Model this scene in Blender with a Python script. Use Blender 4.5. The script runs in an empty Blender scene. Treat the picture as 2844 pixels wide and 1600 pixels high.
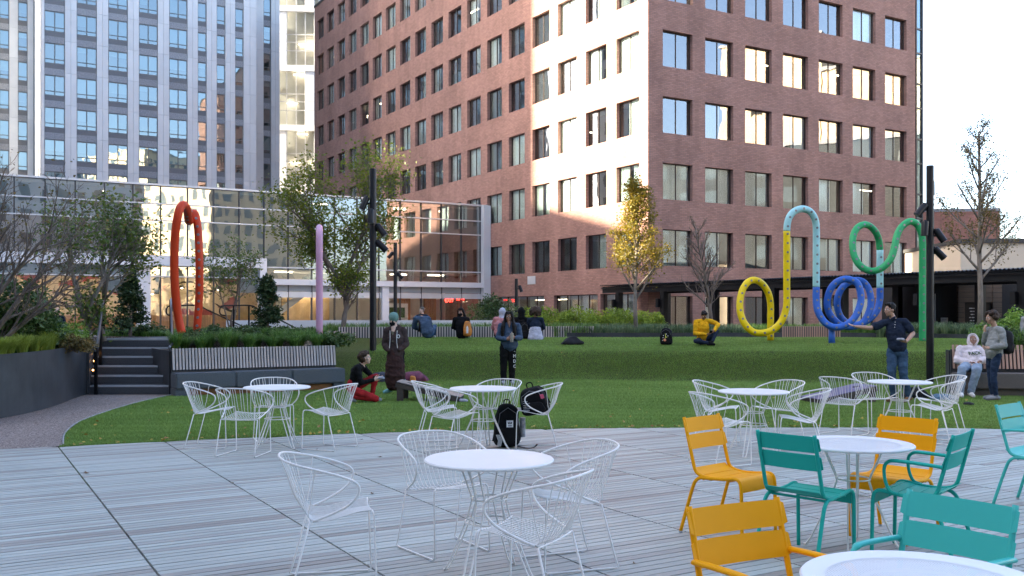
import bpy, bmesh, math, random
import numpy as np
from mathutils import Vector, Matrix, noise
random.seed(7)
sc = bpy.context.scene
COL = sc.collection
R = math.radians
V = Vector
# ---------------------------------------------------------------- camera
F, CX, HV, H = 2647.0, 1422.0, 868.0, 1.63
cam = bpy.data.cameras.new('Camera'); camo = bpy.data.objects.new('Camera', cam); COL.objects.link(camo)
camo.location = (0, 0, H); camo.rotation_euler = (R(90), 0, 0)
cam.sensor_width = 36; cam.lens = F / 2844 * 36; cam.shift_y = 68 / 2844
cam.clip_start = 0.05; cam.clip_end = 3000
sc.camera = camo
# ---------------------------------------------------------------- light
SUN_AZ = (-0.986, -0.168); SUN_EL = 24.0
world = bpy.data.worlds.new('World'); sc.world = world; world.use_nodes = True
wn = world.node_tree.nodes; wl = world.node_tree.links
sky = wn.new('ShaderNodeTexSky'); sky.sky_type = 'NISHITA'; sky.sun_disc = False
sky.sun_elevation = R(SUN_EL); sky.sun_rotation = math.atan2(SUN_AZ[0], SUN_AZ[1])
sky.altitude = 20; sky.air_density = 0.75; sky.dust_density = 3.0; sky.ozone_density = 0.3
bg = wn['Background']; bg.inputs['Strength'].default_value = 0.125
wl.new(sky.outputs[0], bg.inputs['Color'])
sun = bpy.data.lights.new('Sun', 'SUN'); suno = bpy.data.objects.new('Sun', sun); COL.objects.link(suno)
sun.energy = 5.0; sun.angle = R(0.9); sun.color = (1.0, 0.86, 0.66)
_s = V((SUN_AZ[0] * math.cos(R(SUN_EL)), SUN_AZ[1] * math.cos(R(SUN_EL)), math.sin(R(SUN_EL))))
suno.rotation_euler = _s.to_track_quat('Z', 'Y').to_euler()
suno.location = (-60, 0, 60)
sc.view_settings.view_transform = 'Standard'; sc.view_settings.look = 'None'
sc.view_settings.exposure = 2.85; sc.view_settings.gamma = 1.0
sc.view_settings.use_curve_mapping = False
sc.cycles.use_denoising = True
sc.cycles.max_bounces = 8; sc.cycles.transparent_max_bounces = 16
sc.cycles.sample_clamp_indirect = 6.0
# ---------------------------------------------------------------- helpers
def G(u, v, z=0.0):
    Y = F * (H - z) / (v - HV); return V(((u - CX) / F * Y, Y, z))
def AT(u, v, Y):
    return V(((u - CX) / F * Y, Y, H - (v - HV) / F * Y))
TH = math.atan2(0.5058, 0.8627)
E1 = V((math.cos(TH), math.sin(TH), 0)); E2 = V((-math.sin(TH), math.cos(TH), 0))

def smooth_path(pts, per=6, closed=False):
    pts = [V(p) for p in pts]; n = len(pts); out = []
    rng = range(n if closed else n - 1)
    for i in rng:
        if closed: p0, p1, p2, p3 = pts[(i-1) % n], pts[i], pts[(i+1) % n], pts[(i+2) % n]
        else: p0, p1, p2, p3 = pts[max(i-1, 0)], pts[i], pts[i+1], pts[min(i+2, n-1)]
        for k in range(per):
            t = k / per
            out.append(0.5 * ((2*p1) + (p2-p0)*t + (2*p0-5*p1+4*p2-p3)*t*t + (3*p1-p0-3*p2+p3)*t*t*t))
    if not closed: out.append(pts[-1].copy())
    return out

class MB:
    def __init__(s): s.v = []; s.f = []; s.m = []; s.uv = {}
    def quad(s, a, b, c, d, m=0, uv=None):
        i = len(s.v); s.v += [V(a), V(b), V(c), V(d)]; s.f.append((i, i+1, i+2, i+3)); s.m.append(m)
        if uv: s.uv[len(s.f)-1] = uv
    def tri(s, a, b, c, m=0):
        i = len(s.v); s.v += [V(a), V(b), V(c)]; s.f.append((i, i+1, i+2)); s.m.append(m)
    def box(s, x0, y0, z0, x1, y1, z1, m=0, M=None):
        if x0 > x1: x0, x1 = x1, x0
        if y0 > y1: y0, y1 = y1, y0
        if z0 > z1: z0, z1 = z1, z0
        i = len(s.v)
        P = [V((x, y, z)) for z in (z0, z1) for y in (y0, y1) for x in (x0, x1)]
        if M is not None: P = [M @ p for p in P]
        s.v += P
        for f in ((0,2,3,1), (4,5,7,6), (0,1,5,4), (2,6,7,3), (0,4,6,2), (1,3,7,5)):
            s.f.append(tuple(i + k for k in f)); s.m.append(m)
        return s
    def beam(s, p0, p1, w, h, m=0, up=(0, 0, 1)):
        p0, p1 = V(p0), V(p1); d = (p1 - p0); L = d.length; d.normalize()
        side = d.cross(V(up))
        if side.length < 1e-5: side = V((1, 0, 0))
        side.normalize(); u2 = side.cross(d)
        M = Matrix(((d.x, side.x, u2.x, p0.x), (d.y, side.y, u2.y, p0.y), (d.z, side.z, u2.z, p0.z), (0, 0, 0, 1)))
        s.box(0, -w/2, -h/2, L, w/2, h/2, m, M); return s
    def tube(s, path, r, n=6, m=0, closed=False, side=None, hemi=False):
        P = [V(p) for p in path]; k = len(P)
        rr = list(r) if isinstance(r, (list, tuple)) else [r] * k
        T = []
        for i in range(k):
            if closed: t = P[(i+1) % k] - P[i-1]
            else: t = P[min(i+1, k-1)] - P[max(i-1, 0)]
            if t.length < 1e-9: t = V((0, 0, 1))
            T.append(t.normalized())
        if side is not None: nrm = V(side)
        else:
            a = V((0, 0, 1)) if abs(T[0].z) < 0.9 else V((1, 0, 0)); nrm = a
        rings = []
        for i in range(k):
            nrm = nrm - T[i] * nrm.dot(T[i])
            if nrm.length < 1e-6: nrm = T[i].orthogonal()
            nrm.normalize(); b = T[i].cross(nrm)
            ra, rb = rr[i] if isinstance(rr[i], (list, tuple)) else (rr[i], rr[i])
            rings.append((P[i], nrm.copy(), b, ra, rb, T[i]))
        if hemi and not closed:
            def cap(q, sg):
                out = []
                for a in (0.5, 0.83):
                    c = math.sqrt(max(0, 1 - a*a)); o = sg * a * min(q[3], q[4])
                    out.append((q[0] + q[5]*o, q[1], q[2], q[3]*c, q[4]*c, q[5]))
                return out
            rings = cap(rings[0], -1)[::-1] + rings + cap(rings[-1], 1)
        k = len(rings); base = len(s.v)
        for (p, nn, b, ra, rb, t) in rings:
            for j in range(n):
                a = 2*math.pi*j/n; s.v.append(p + nn*(math.cos(a)*ra) + b*(math.sin(a)*rb))
        for i in range(k if closed else k-1):
            for j in range(n):
                a0 = base + i*n + j; a1 = base + i*n + (j+1) % n
                c0 = base + ((i+1) % k)*n + j; c1 = base + ((i+1) % k)*n + (j+1) % n
                s.f.append((a0, a1, c1, c0)); s.m.append(m)
        if not closed:
            s.f.append(tuple(base + j for j in range(n))[::-1]); s.m.append(m)
            s.f.append(tuple(base + (k-1)*n + j for j in range(n))); s.m.append(m)
        return s
    def lathe(s, prof, n=24, m=0, c=(0, 0, 0)):
        base = len(s.v); c = V(c); k = len(prof)
        for (r, z) in prof:
            for j in range(n):
                a = 2*math.pi*j/n; s.v.append(c + V((r*math.cos(a), r*math.sin(a), z)))
        for i in range(k-1):
            for j in range(n):
                s.f.append((base+i*n+j, base+i*n+(j+1) % n, base+(i+1)*n+(j+1) % n, base+(i+1)*n+j)); s.m.append(m)
        s.f.append(tuple(base+j for j in range(n))[::-1]); s.m.append(m)
        s.f.append(tuple(base+(k-1)*n+j for j in range(n))); s.m.append(m)
        return s
    def ball(s, c, r, n=10, m=0):
        c = V(c); rx, ry, rz = r if isinstance(r, (list, tuple)) else (r, r, r)
        base = len(s.v); h = n // 2 + 1
        for i in range(h + 1):
            p = math.pi * (0.02 + 0.96*i/h)
            for j in range(n):
                a = 2*math.pi*j/n
                s.v.append(c + V((rx*math.sin(p)*math.cos(a), ry*math.sin(p)*math.sin(a), -rz*math.cos(p))))
        for i in range(h):
            for j in range(n):
                s.f.append((base+i*n+j, base+i*n+(j+1) % n, base+(i+1)*n+(j+1) % n, base+(i+1)*n+j)); s.m.append(m)
        s.f.append(tuple(base+j for j in range(n))[::-1]); s.m.append(m)
        s.f.append(tuple(base+h*n+j for j in range(n))); s.m.append(m)
        return s
    def xf(s, M, i0=0):
        for i in range(i0, len(s.v)): s.v[i] = M @ s.v[i]
        return s
    def mesh(s, name, mats, smooth=False, bevel=0):
        me = bpy.data.meshes.new(name); me.from_pydata([tuple(p) for p in s.v], [], s.f)
        if not isinstance(mats, (list, tuple)): mats = [mats]
        for q in mats: me.materials.append(q)
        if any(s.m): me.polygons.foreach_set('material_index', s.m)
        if s.uv:
            ul = me.uv_layers.new(name='UVMap')
            for fi, uv in s.uv.items():
                for k, li in enumerate(me.polygons[fi].loop_indices): ul.data[li].uv = uv[k]
        if bevel:
            bm = bmesh.new(); bm.from_mesh(me)
            bmesh.ops.remove_doubles(bm, verts=bm.verts, dist=1e-5)
            bmesh.ops.bevel(bm, geom=[e for e in bm.edges if len(e.link_faces) == 2 and e.calc_face_angle(0) > 0.6], offset=bevel, segments=2, affect='EDGES', clamp_overlap=True)
            bm.to_mesh(me); bm.free()
        if smooth:
            me.polygons.foreach_set('use_smooth', [True]*len(me.polygons))
            if smooth != 'all':
                try: me.set_sharp_from_angle(angle=R(45))
                except Exception: pass
        me.update(); return me
    def build(s, name, mats, parent=None, loc=None, rz=0, smooth=False, bevel=0):
        return link(name, s.mesh(name, mats, smooth, bevel), parent, loc, rz)
def link(name, me, parent=None, loc=None, rz=0):
    o = bpy.data.objects.new(name, me); COL.objects.link(o)
    if parent is not None: o.parent = parent
    if loc is not None: o.location = loc
    if rz: o.rotation_euler = (0, 0, rz)
    return o
def empty(name, loc=(0, 0, 0), rz=0.0, label=None, cat=None, group=None):
    o = bpy.data.objects.new(name, None); COL.objects.link(o); o.location = loc; o.rotation_euler = (0, 0, rz)
    o.empty_display_size = 0.1
    return tag(o, label, cat, group)
def tag(o, label=None, cat=None, group=None, kind=None):
    if label: o['label'] = label
    if cat: o['category'] = cat
    if group: o['group'] = group
    if kind: o['kind'] = kind
    return o
def children(o): return [c for c in COL.objects if c.parent == o]
def copy_tree(o, parent=None, kids=None):
    kids = KIDS if kids is None else kids
    c = o.copy(); COL.objects.link(c); c.parent = parent
    for ch in kids.get(o.name, []): copy_tree(ch, c, kids)
    return c
KIDS = {}
def index_kids(root_objs):
    KIDS.clear()
    for o in bpy.data.objects:
        if o.parent: KIDS.setdefault(o.parent.name, []).append(o)
def np_mesh(name, verts, faces4, rnd_, matl, smooth=False):
    me = bpy.data.meshes.new(name); nv, nf = len(verts), len(faces4)
    me.vertices.add(nv); me.vertices.foreach_set('co', np.asarray(verts, np.float32).ravel())
    k = faces4.shape[1]
    me.loops.add(nf*k); me.loops.foreach_set('vertex_index', faces4.astype(np.int32).ravel())
    me.polygons.add(nf); me.polygons.foreach_set('loop_start', np.arange(0, nf*k, k, dtype=np.int32))
    me.materials.append(matl)
    me.update(calc_edges=True)
    at = me.attributes.new('rnd', 'FLOAT', 'FACE'); at.data.foreach_set('value', np.asarray(rnd_, np.float32))
    return me
# ---------------------------------------------------------------- materials
def _mix(nt, fac, a, b, typ='MIX'):
    m = nt.nodes.new('ShaderNodeMix'); m.data_type = 'RGBA'; m.blend_type = typ
    for sock, val in ((m.inputs[0], fac), (m.inputs[6], a), (m.inputs[7], b)):
        if hasattr(val, 'is_output'): nt.links.new(val, sock)
        elif isinstance(val, (tuple, list)): sock.default_value = (*val[:3], 1)
        else: sock.default_value = val
    return m.outputs[2]
def _ramp(nt, src, stops):
    r = nt.nodes.new('ShaderNodeValToRGB'); e = r.color_ramp.elements
    while len(e) < len(stops): e.new(0.5)
    for k, (p, c) in enumerate(stops):
        e[k].position = p; e[k].color = (*c, 1) if isinstance(c, (tuple, list)) else (c, c, c, 1)
    nt.links.new(src, r.inputs[0]); return r.outputs[0]
def _noise(nt, scale, detail=4, rough=0.55, vec=None, dist=0.0):
    n = nt.nodes.new('ShaderNodeTexNoise'); n.inputs['Scale'].default_value = scale
    n.inputs['Detail'].default_value = detail; n.inputs['Roughness'].default_value = rough; n.inputs['Distortion'].default_value = dist
    if vec is not None: nt.links.new(vec, n.inputs['Vector'])
    return n.outputs[0]
def _coord(nt, which='Object', scale=(1, 1, 1), rot=(0, 0, 0)):
    t = nt.nodes.new('ShaderNodeTexCoord'); mp = nt.nodes.new('ShaderNodeMapping')
    mp.inputs['Scale'].default_value = scale; mp.inputs['Rotation'].default_value = rot
    nt.links.new(t.outputs[which], mp.inputs[0]); return mp.outputs[0]
def new_mat(name):
    m = bpy.data.materials.new(name); m.use_nodes = True; return m, m.node_tree, m.node_tree.nodes['Principled BSDF']
def mat(name, col, rough=0.5, metal=0.0, var=0.12, scale=8.0, bump=0.0, bscale=None, spec=None, coat=0.0, which='Object', trans=0.0, emis=None, objvar=0.0, stretch=(1, 1, 1)):
    m, nt, p = new_mat(name)
    c = _coord(nt, which, stretch)
    base = col
    if var:
        n = _noise(nt, scale, 5, 0.6, c)
        f = _ramp(nt, n, [(0.3, 0.0), (0.7, 1.0)])
        base = _mix(nt, f, tuple(x*(1-var) for x in col), tuple(min(1, x*(1+var)) for x in col))
    if objvar:
        oi = nt.nodes.new('ShaderNodeObjectInfo')
        r = _ramp(nt, oi.outputs['Random'], [(0, 1-objvar), (1, 1+objvar)])
        base = _mix(nt, 1.0, base, r, 'MULTIPLY')
    if hasattr(base, 'is_output'): nt.links.new(base, p.inputs['Base Color'])
    else: p.inputs['Base Color'].default_value = (*base, 1)
    p.inputs['Roughness'].default_value = rough; p.inputs['Metallic'].default_value = metal
    if spec is not None: p.inputs['Specular IOR Level'].default_value = spec
    if coat: p.inputs['Coat Weight'].default_value = coat; p.inputs['Coat Roughness'].default_value = 0.1
    if bump:
        b = nt.nodes.new('ShaderNodeBump'); b.inputs['Strength'].default_value = bump; b.inputs['Distance'].default_value = 0.02
        nt.links.new(_noise(nt, bscale or scale*4, 6, 0.65, c), b.inputs['Height']); nt.links.new(b.outputs[0], p.inputs['Normal'])
    if emis: p.inputs['Emission Color'].default_value = (*emis[0], 1); p.inputs['Emission Strength'].default_value = emis[1]
    return m
def leaf_mat(name, c1, c2, c3=None, tr=0.35, rough=0.5, spec=0.35):
    m, nt, p = new_mat(name)
    a = nt.nodes.new('ShaderNodeAttribute'); a.attribute_name = 'rnd'
    stops = [(0.0, c1), (0.6, c2)] + ([(1.0, c3)] if c3 else [])
    col = _ramp(nt, a.outputs['Fac'], stops)
    nt.links.new(col, p.inputs['Base Color']); p.inputs['Roughness'].default_value = rough
    p.inputs['Specular IOR Level'].default_value = spec
    t = nt.nodes.new('ShaderNodeBsdfTranslucent'); nt.links.new(col, t.inputs['Color'])
    mx = nt.nodes.new('ShaderNodeMixShader'); mx.inputs[0].default_value = tr
    nt.links.new(p.outputs[0], mx.inputs[1]); nt.links.new(t.outputs[0], mx.inputs[2])
    nt.links.new(mx.outputs[0], nt.nodes['Material Output'].inputs['Surface'])
    return m
def glass_mat(name, tint, refl=0.35, warp=0.02, wscale=0.6, rough=0.01, gcol=(1, 1, 1)):
    m, nt, p = new_mat(name)
    nt.nodes.remove(p)
    tr = nt.nodes.new('ShaderNodeBsdfTransparent'); tr.inputs[0].default_value = (*tint, 1)
    gl = nt.nodes.new('ShaderNodeBsdfGlossy'); gl.inputs['Roughness'].default_value = rough
    gl.inputs['Color'].default_value = (*gcol, 1)
    oi = nt.nodes.new('ShaderNodeObjectInfo')
    c = _coord(nt, 'Object'); ad = nt.nodes.new('ShaderNodeVectorMath'); ad.operation = 'ADD'
    nt.links.new(c, ad.inputs[0])
    sc2 = nt.nodes.new('ShaderNodeVectorMath'); sc2.operation = 'SCALE'; sc2.inputs[3].default_value = 0.0
    cmb = nt.nodes.new('ShaderNodeCombineXYZ')
    mul = nt.nodes.new('ShaderNodeMath'); mul.operation = 'MULTIPLY'; mul.inputs[1].default_value = 40
    nt.links.new(oi.outputs['Random'], mul.inputs[0]); nt.links.new(mul.outputs[0], cmb.inputs[0]); nt.links.new(mul.outputs[0], cmb.inputs[2])
    nt.links.new(cmb.outputs[0], ad.inputs[1])
    b = nt.nodes.new('ShaderNodeBump'); b.inputs['Strength'].default_value = 1.0; b.inputs['Distance'].default_value = warp
    nt.links.new(_noise(nt, wscale, 1.5, 0.4, ad.outputs[0]), b.inputs['Height']); nt.links.new(b.outputs[0], gl.inputs['Normal'])
    fr = nt.nodes.new('ShaderNodeFresnel'); fr.inputs['IOR'].default_value = 1.5
    mm = nt.nodes.new('ShaderNodeMath'); mm.operation = 'MULTIPLY_ADD'; mm.inputs[1].default_value = 1.0; mm.inputs[2].default_value = refl; mm.use_clamp = True
    nt.links.new(fr.outputs[0], mm.inputs[0])
    mx = nt.nodes.new('ShaderNodeMixShader'); nt.links.new(mm.outputs[0], mx.inputs[0])
    nt.links.new(tr.outputs[0], mx.inputs[1]); nt.links.new(gl.outputs[0], mx.inputs[2])
    nt.links.new(mx.outputs[0], nt.nodes['Material Output'].inputs['Surface'])
    return m
def emit_mat(name, col, s):
    m, nt, p = new_mat(name); p.inputs['Base Color'].default_value = (*col, 1)
    p.inputs['Emission Color'].default_value = (*col, 1); p.inputs['Emission Strength'].default_value = s
    return m
def brick_mat(name, c1, c2, mortar, bw=0.29, bh=0.098, big=0.18):
    m, nt, p = new_mat(name)
    uv = _coord(nt, 'UV')
    b = nt.nodes.new('ShaderNodeTexBrick'); nt.links.new(uv, b.inputs['Vector'])
    b.inputs['Scale'].default_value = 1.0; b.inputs['Brick Width'].default_value = bw; b.inputs['Row Height'].default_value = bh
    b.inputs['Mortar Size'].default_value = 0.009; b.inputs['Mortar Smooth'].default_value = 0.15; b.inputs['Bias'].default_value = 0.0
    b.inputs['Color1'].default_value = (*c1, 1); b.inputs['Color2'].default_value = (*c2, 1); b.inputs['Mortar'].default_value = (*mortar, 1)
    n1 = _ramp(nt, _noise(nt, 0.35, 5, 0.6, uv), [(0.3, 1-big), (0.7, 1+big)])
    st = nt.nodes.new('ShaderNodeMapping'); st.inputs['Scale'].default_value = (1.3, 0.12, 1); nt.links.new(uv, st.inputs[0])
    n2 = _ramp(nt, _noise(nt, 1.0, 3, 0.5, st.outputs[0]), [(0.35, 0.93), (0.65, 1.08)])
    c = _mix(nt, 1.0, b.outputs['Color'], n1, 'MULTIPLY'); c = _mix(nt, 1.0, c, n2, 'MULTIPLY')
    nt.links.new(c, p.inputs['Base Color']); p.inputs['Roughness'].default_value = 0.75; p.inputs['Specular IOR Level'].default_value = 0.3
    inv = nt.nodes.new('ShaderNodeMath'); inv.operation = 'SUBTRACT'; inv.inputs[0].default_value = 1; nt.links.new(b.outputs['Fac'], inv.inputs[1])
    ad = nt.nodes.new('ShaderNodeMath'); ad.operation = 'MULTIPLY_ADD'; ad.inputs[1].default_value = 0.25
    nt.links.new(_noise(nt, 9, 3, 0.6, uv), ad.inputs[0]); nt.links.new(inv.outputs[0], ad.inputs[2])
    bp = nt.nodes.new('ShaderNodeBump'); bp.inputs['Strength'].default_value = 0.7; bp.inputs['Distance'].default_value = 0.012
    nt.links.new(ad.outputs[0], bp.inputs['Height']); nt.links.new(bp.outputs[0], p.inputs['Normal'])
    return m
M = {}
M['brick'] = brick_mat('brick', (0.365, 0.20, 0.158), (0.28, 0.15, 0.120), (0.18, 0.128, 0.108))
M['brick_far'] = brick_mat('brick_far', (0.40, 0.19, 0.145), (0.33, 0.155, 0.12), (0.24, 0.14, 0.11))
M['frame_dark'] = mat('frame_dark', (0.055, 0.036, 0.03), 0.4, 0.3, 0.1)
M['dark_room'] = mat('dark_room', (0.14, 0.14, 0.135), 0.9, var=0.3, scale=0.8)
M['blind'] = mat('blind', (0.80, 0.87, 0.86), 0.8, var=0.15, scale=1.0, stretch=(9, 9, 0.1), objvar=0.25)
M['win_glass'] = glass_mat('win_glass', (0.84, 0.90, 0.89), 0.17, 0.006, 0.6)
M['room_light'] = emit_mat('room_light', (1.0, 0.80, 0.55), 5.0)
M['white_panel'] = mat('white_panel', (0.62, 0.62, 0.62), 0.5, 0.0, 0.06, 1.2, objvar=0.05)
M['grey_panel'] = mat('grey_panel', (0.63, 0.635, 0.635), 0.45, 0.1, 0.05, 0.7, objvar=0.06)
M['granite'] = mat('granite', (0.27, 0.28, 0.30), 0.55, 0, 0.5, 18.0, which='Object', objvar=0.1)
M['granite_dark'] = mat('granite_dark', (0.15, 0.155, 0.165), 0.6, 0, 0.3, 20.0)
M['tower_frame'] = mat('tower_frame', (0.16, 0.17, 0.17), 0.45, 0.2, 0.05)
M['tower_glass'] = glass_mat('tower_glass', (0.55, 0.66, 0.68), 0.30, 0.007, 0.7, gcol=(0.62, 0.74, 0.78))
M['tower_blind'] = mat('tower_blind', (0.36, 0.45, 0.46), 0.8, var=0.06, scale=0.5, objvar=0.4)
M['curtain_glass'] = glass_mat('curtain_glass', (0.68, 0.72, 0.70), 0.26, 0.011, 0.42, gcol=(0.88, 0.92, 0.92))
M['shop_glass'] = glass_mat('shop_glass', (0.82, 0.84, 0.82), 0.04, 0.008, 0.5)
M['shadow_box'] = mat('shadow_box', (0.36, 0.39, 0.40), 0.6, var=0.06, scale=0.5)
M['alu'] = mat('alu', (0.66, 0.67, 0.68), 0.4, 0.3, 0.05, 2)
M['alu_white'] = mat('alu_white', (0.74, 0.75, 0.76), 0.4, 0.1, 0.04, 1.0, objvar=0.04)
M['mullion'] = mat('mullion', (0.06, 0.06, 0.065), 0.4, 0.4, 0.1)
M['warm_wall'] = mat('warm_wall', (0.62, 0.42, 0.22), 0.8, var=0.25, scale=0.9)
M['interior_white'] = mat('interior_white', (0.62, 0.60, 0.56), 0.8, var=0.12, scale=0.5)
M['wood_int'] = mat('wood_int', (0.32, 0.17, 0.08), 0.5, var=0.3, scale=3, stretch=(6, 6, 0.4))
M['cream'] = mat('cream', (0.66, 0.53, 0.36), 0.7, var=0.10, scale=0.3)
M['black_metal'] = mat('black_metal', (0.010, 0.010, 0.011), 0.38, 0.4, 0.2, 6)
M['steel_black'] = mat('steel_black', (0.05, 0.055, 0.062), 0.5, 0.35, 0.45, 1.3, bump=0.05, bscale=30, objvar=0.0)
M['roof_dark'] = mat('roof_dark', (0.05, 0.05, 0.05), 0.8)
# ================================================================ LARGE STRUCTURE: buildings
def inview(p, m=60):
    if p.y < 1: return False
    u = CX + F*p.x/p.y; v = HV - F*(p.z - H)/p.y
    return -m < u < 2844 + m and -m < v < 1600 + m
def wall_holes(mb, P, S, Z, holes, depth, m=0, flip=False):
    """wall sheet with recessed openings; P(s, z, d) maps to 3D (d inward)"""
    ss = sorted({S[0], S[1], *[h[0] for h in holes], *[h[1] for h in holes]})
    zs = sorted({Z[0], Z[1], *[h[2] for h in holes], *[h[3] for h in holes]})
    hs = {(h[0], h[2]): h for h in holes}
    inside = lambda s, z: any(h[0] <= s < h[1] and h[2] <= z < h[3] for h in holes)
    def q(a, b, c, d, uv):
        if flip: mb.quad(d, c, b, a, m, uv[::-1])
        else: mb.quad(a, b, c, d, m, uv)
    for i in range(len(ss)-1):
        for j in range(len(zs)-1):
            s0, s1, z0, z1 = ss[i], ss[i+1], zs[j], zs[j+1]
            if inside((s0+s1)/2, (z0+z1)/2): continue
            q(P(s0, z0, 0), P(s1, z0, 0), P(s1, z1, 0), P(s0, z1, 0), [(s0, z0), (s1, z0), (s1, z1), (s0, z1)])
    for (s0, s1, z0, z1) in holes:
        D = depth
        q(P(s0, z0, 0), P(s0, z0, D), P(s1, z0, D), P(s1, z0, 0), [(s0, z0), (s0, z0+D), (s1, z0+D), (s1, z0)])
        q(P(s0, z1, D), P(s0, z1, 0), P(s1, z1, 0), P(s1, z1, D), [(s0, z1+D), (s0, z1), (s1, z1), (s1, z1+D)])
        q(P(s0, z0, D), P(s0, z0, 0), P(s0, z1, 0), P(s0, z1, D), [(s0+D, z0), (s0, z0), (s0, z1), (s0+D, z1)])
        q(P(s1, z0, 0), P(s1, z0, D), P(s1, z1, D), P(s1, z1, 0), [(s1, z0), (s1+D, z0), (s1+D, z1), (s1, z1)])

# ---------------- red brick office building
BC = V((7.71, 54.0, 0))
office = empty('office_building', BC, TH, 'long red brick office block with rows of square windows and a sunlit corner', 'building')
OM = Matrix.Translation(BC) @ Matrix.Rotation(TH, 4, 'Z')
ROOF = 34.8
rows = [(0.49 + 3.815*k, 2.59 + 3.815*k) for k in range(9)]
lcols = [(0.82 + 3.175*k, 0.82 + 3.175*k + 2.17) for k in range(18)]
rcols = [(1.07 + 3.19*k, 1.07 + 3.19*k + 2.22) for k in range(7)]
lh, rh, wins = [], [], []
for k, (z0, z1) in enumerate(rows):
    for ci, (a, b) in enumerate(lcols):
        if k == 0: continue
        c = OM @ V((0, (a+b)/2, (z0+z1)/2))
        if inview(c, 90) and not (a > 19 and z1 < 9.0):
            lh.append((a, b, z0, z1)); wins.append(('L', a, b, z0, z1))
    for (a, b) in rcols:
        c = OM @ V(((a+b)/2, 0, (z0+z1)/2))
        if inview(c, 90): rh.append((a, b, z0, z1)); wins.append(('R', a, b, z0, z1))
for (a, b) in ((1.0, 4.6), (4.9, 9.8), (11.0, 17.5)): lh.append((a, b, 0.5, 2.75))
mb = MB(); wall_holes(mb, lambda s, z, d: V((d, s, z)), (0, 57.8), (0, ROOF), lh, 0.32, flip=True)
mb.build('brick_wall', M['brick'], office)
mb = MB(); wall_holes(mb, lambda s, z, d: V((s, d, z)), (0, 23.35), (0, ROOF), rh, 0.32)
mb.build('brick_wall', M['brick'], office)
mb = MB()
mb.quad((0, 57.8, 0), (24, 57.8, 0), (24, 57.8, ROOF), (0, 57.8, ROOF), 0, [(0, 0), (24, 0), (24, 34), (0, 34)])
mb.quad((24.1, 0.3, 0), (24.1, 57.8, 0), (24.1, 57.8, ROOF), (24.1, 0.3, ROOF), 0, [(0, 0), (57, 0), (57, 34), (0, 34)])
mb.build('brick_wall', M['brick'], office)
mb = MB(); mb.box(-0.06, -0.06, ROOF, 24.1, 57.86, ROOF+0.25); mb.build('coping', M['roof_dark'], office)
mb = MB()   # interior core and floor slabs seen through the panes
mb.box(4.2, 4.2, 0, 23.2, 57, ROOF-0.2)
for k in range(9):
    z = rows[k][0] - 0.75
    mb.box(0.46, 0.46, z, 4.2, 57.0, z+0.35); mb.box(4.2, 0.46, z, 23.2, 4.2, z+0.35)
mb.build('interior', M['dark_room'], office)
for a, b, c in ((0.03, 0, 0),):
    mb = MB()
    for z in (5.55, 9.4, 13.2, 17.0, 20.8): mb.box(-0.012, 0.0, z+0.02, 0.0, 57.8, z+0.032)
def mesh_frame(w, h, bars_v=(), bars_h=(), t=0.05, d=0.07):
    mb = MB(); mb.box(0, 0, 0, t, d, h); mb.box(w-t, 0, 0, w, d, h); mb.box(t, 0, 0, w-t, d, t); mb.box(t, 0, h-t, w-t, d, h)
    for x in bars_v: mb.box(x-t*0.5, 0.004, t, x+t*0.5, d, h-t)
    for z in bars_h: mb.box(t, 0.008, z-t*0.4, w-t, d-0.004, z+t*0.4)
    return mb
WW, WH = 2.22, 2.10
def pane_mesh(name, w, h, m):
    mb = MB(); mb.quad((0, 0, 0), (w, 0, 0), (w, 0, h), (0, 0, h)); return mb.mesh(name, m)
def blind_mesh(name, w, h, n, ang, m, skip=None):
    mb = MB(); sw = w/n; ca, sa = math.cos(ang)*sw*0.52, math.sin(ang)*sw*0.52
    for i in range(n):
        if skip and skip(i/n): continue
        x = (i+0.5)*sw; mb.quad((x-ca, -sa, 0), (x+ca, sa, 0), (x+ca, sa, h), (x-ca, -sa, h))
    return mb.mesh(name, m)
def in_frame(o, side, s, z, d):
    """place a part built in (x = along wall, y = inward, z) on the given wall side"""
    if side == 'R': o.location = (s, d, z)
    else: o.location = (d, s, z); o.rotation_euler = (0, 0, -R(90)); o.scale = (-1, 1, 1)
FM = {}
for sd, w in (('L', 2.17), ('R', 2.22)):
    FM[sd] = dict(
        frame=mesh_frame(w, WH, bars_v=(w*0.52,), t=0.036).mesh('window', M['frame_dark']),
        p1=pane_mesh('pane', w*0.52-0.075, WH-0.1, M['win_glass']), p2=pane_mesh('pane', w*0.48-0.075, WH-0.1, M['win_glass']),
        b=[blind_mesh('blind', w-0.1, WH-0.05, 24, R(8), M['blind']),
           blind_mesh('blind', w-0.1, WH-0.05, 24, R(35), M['blind']),
           blind_mesh('blind', w-0.1, WH-0.05, 24, R(12), M['blind'], lambda t: t < 0.45),
           blind_mesh('blind', w-0.1, WH-0.05, 24, R(15), M['blind'], lambda t: t > 0.6),
           blind_mesh('blind', w-0.1, WH-0.05, 24, R(62), M['blind'], lambda t: 0.4 < t < 0.55)])
mbl = MB(); mbl.box(0, 0, 0, 1.3, 0.10, 0.03); light_me = mbl.mesh('ceiling_light', M['room_light'])
rnd = random.Random(11)
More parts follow.
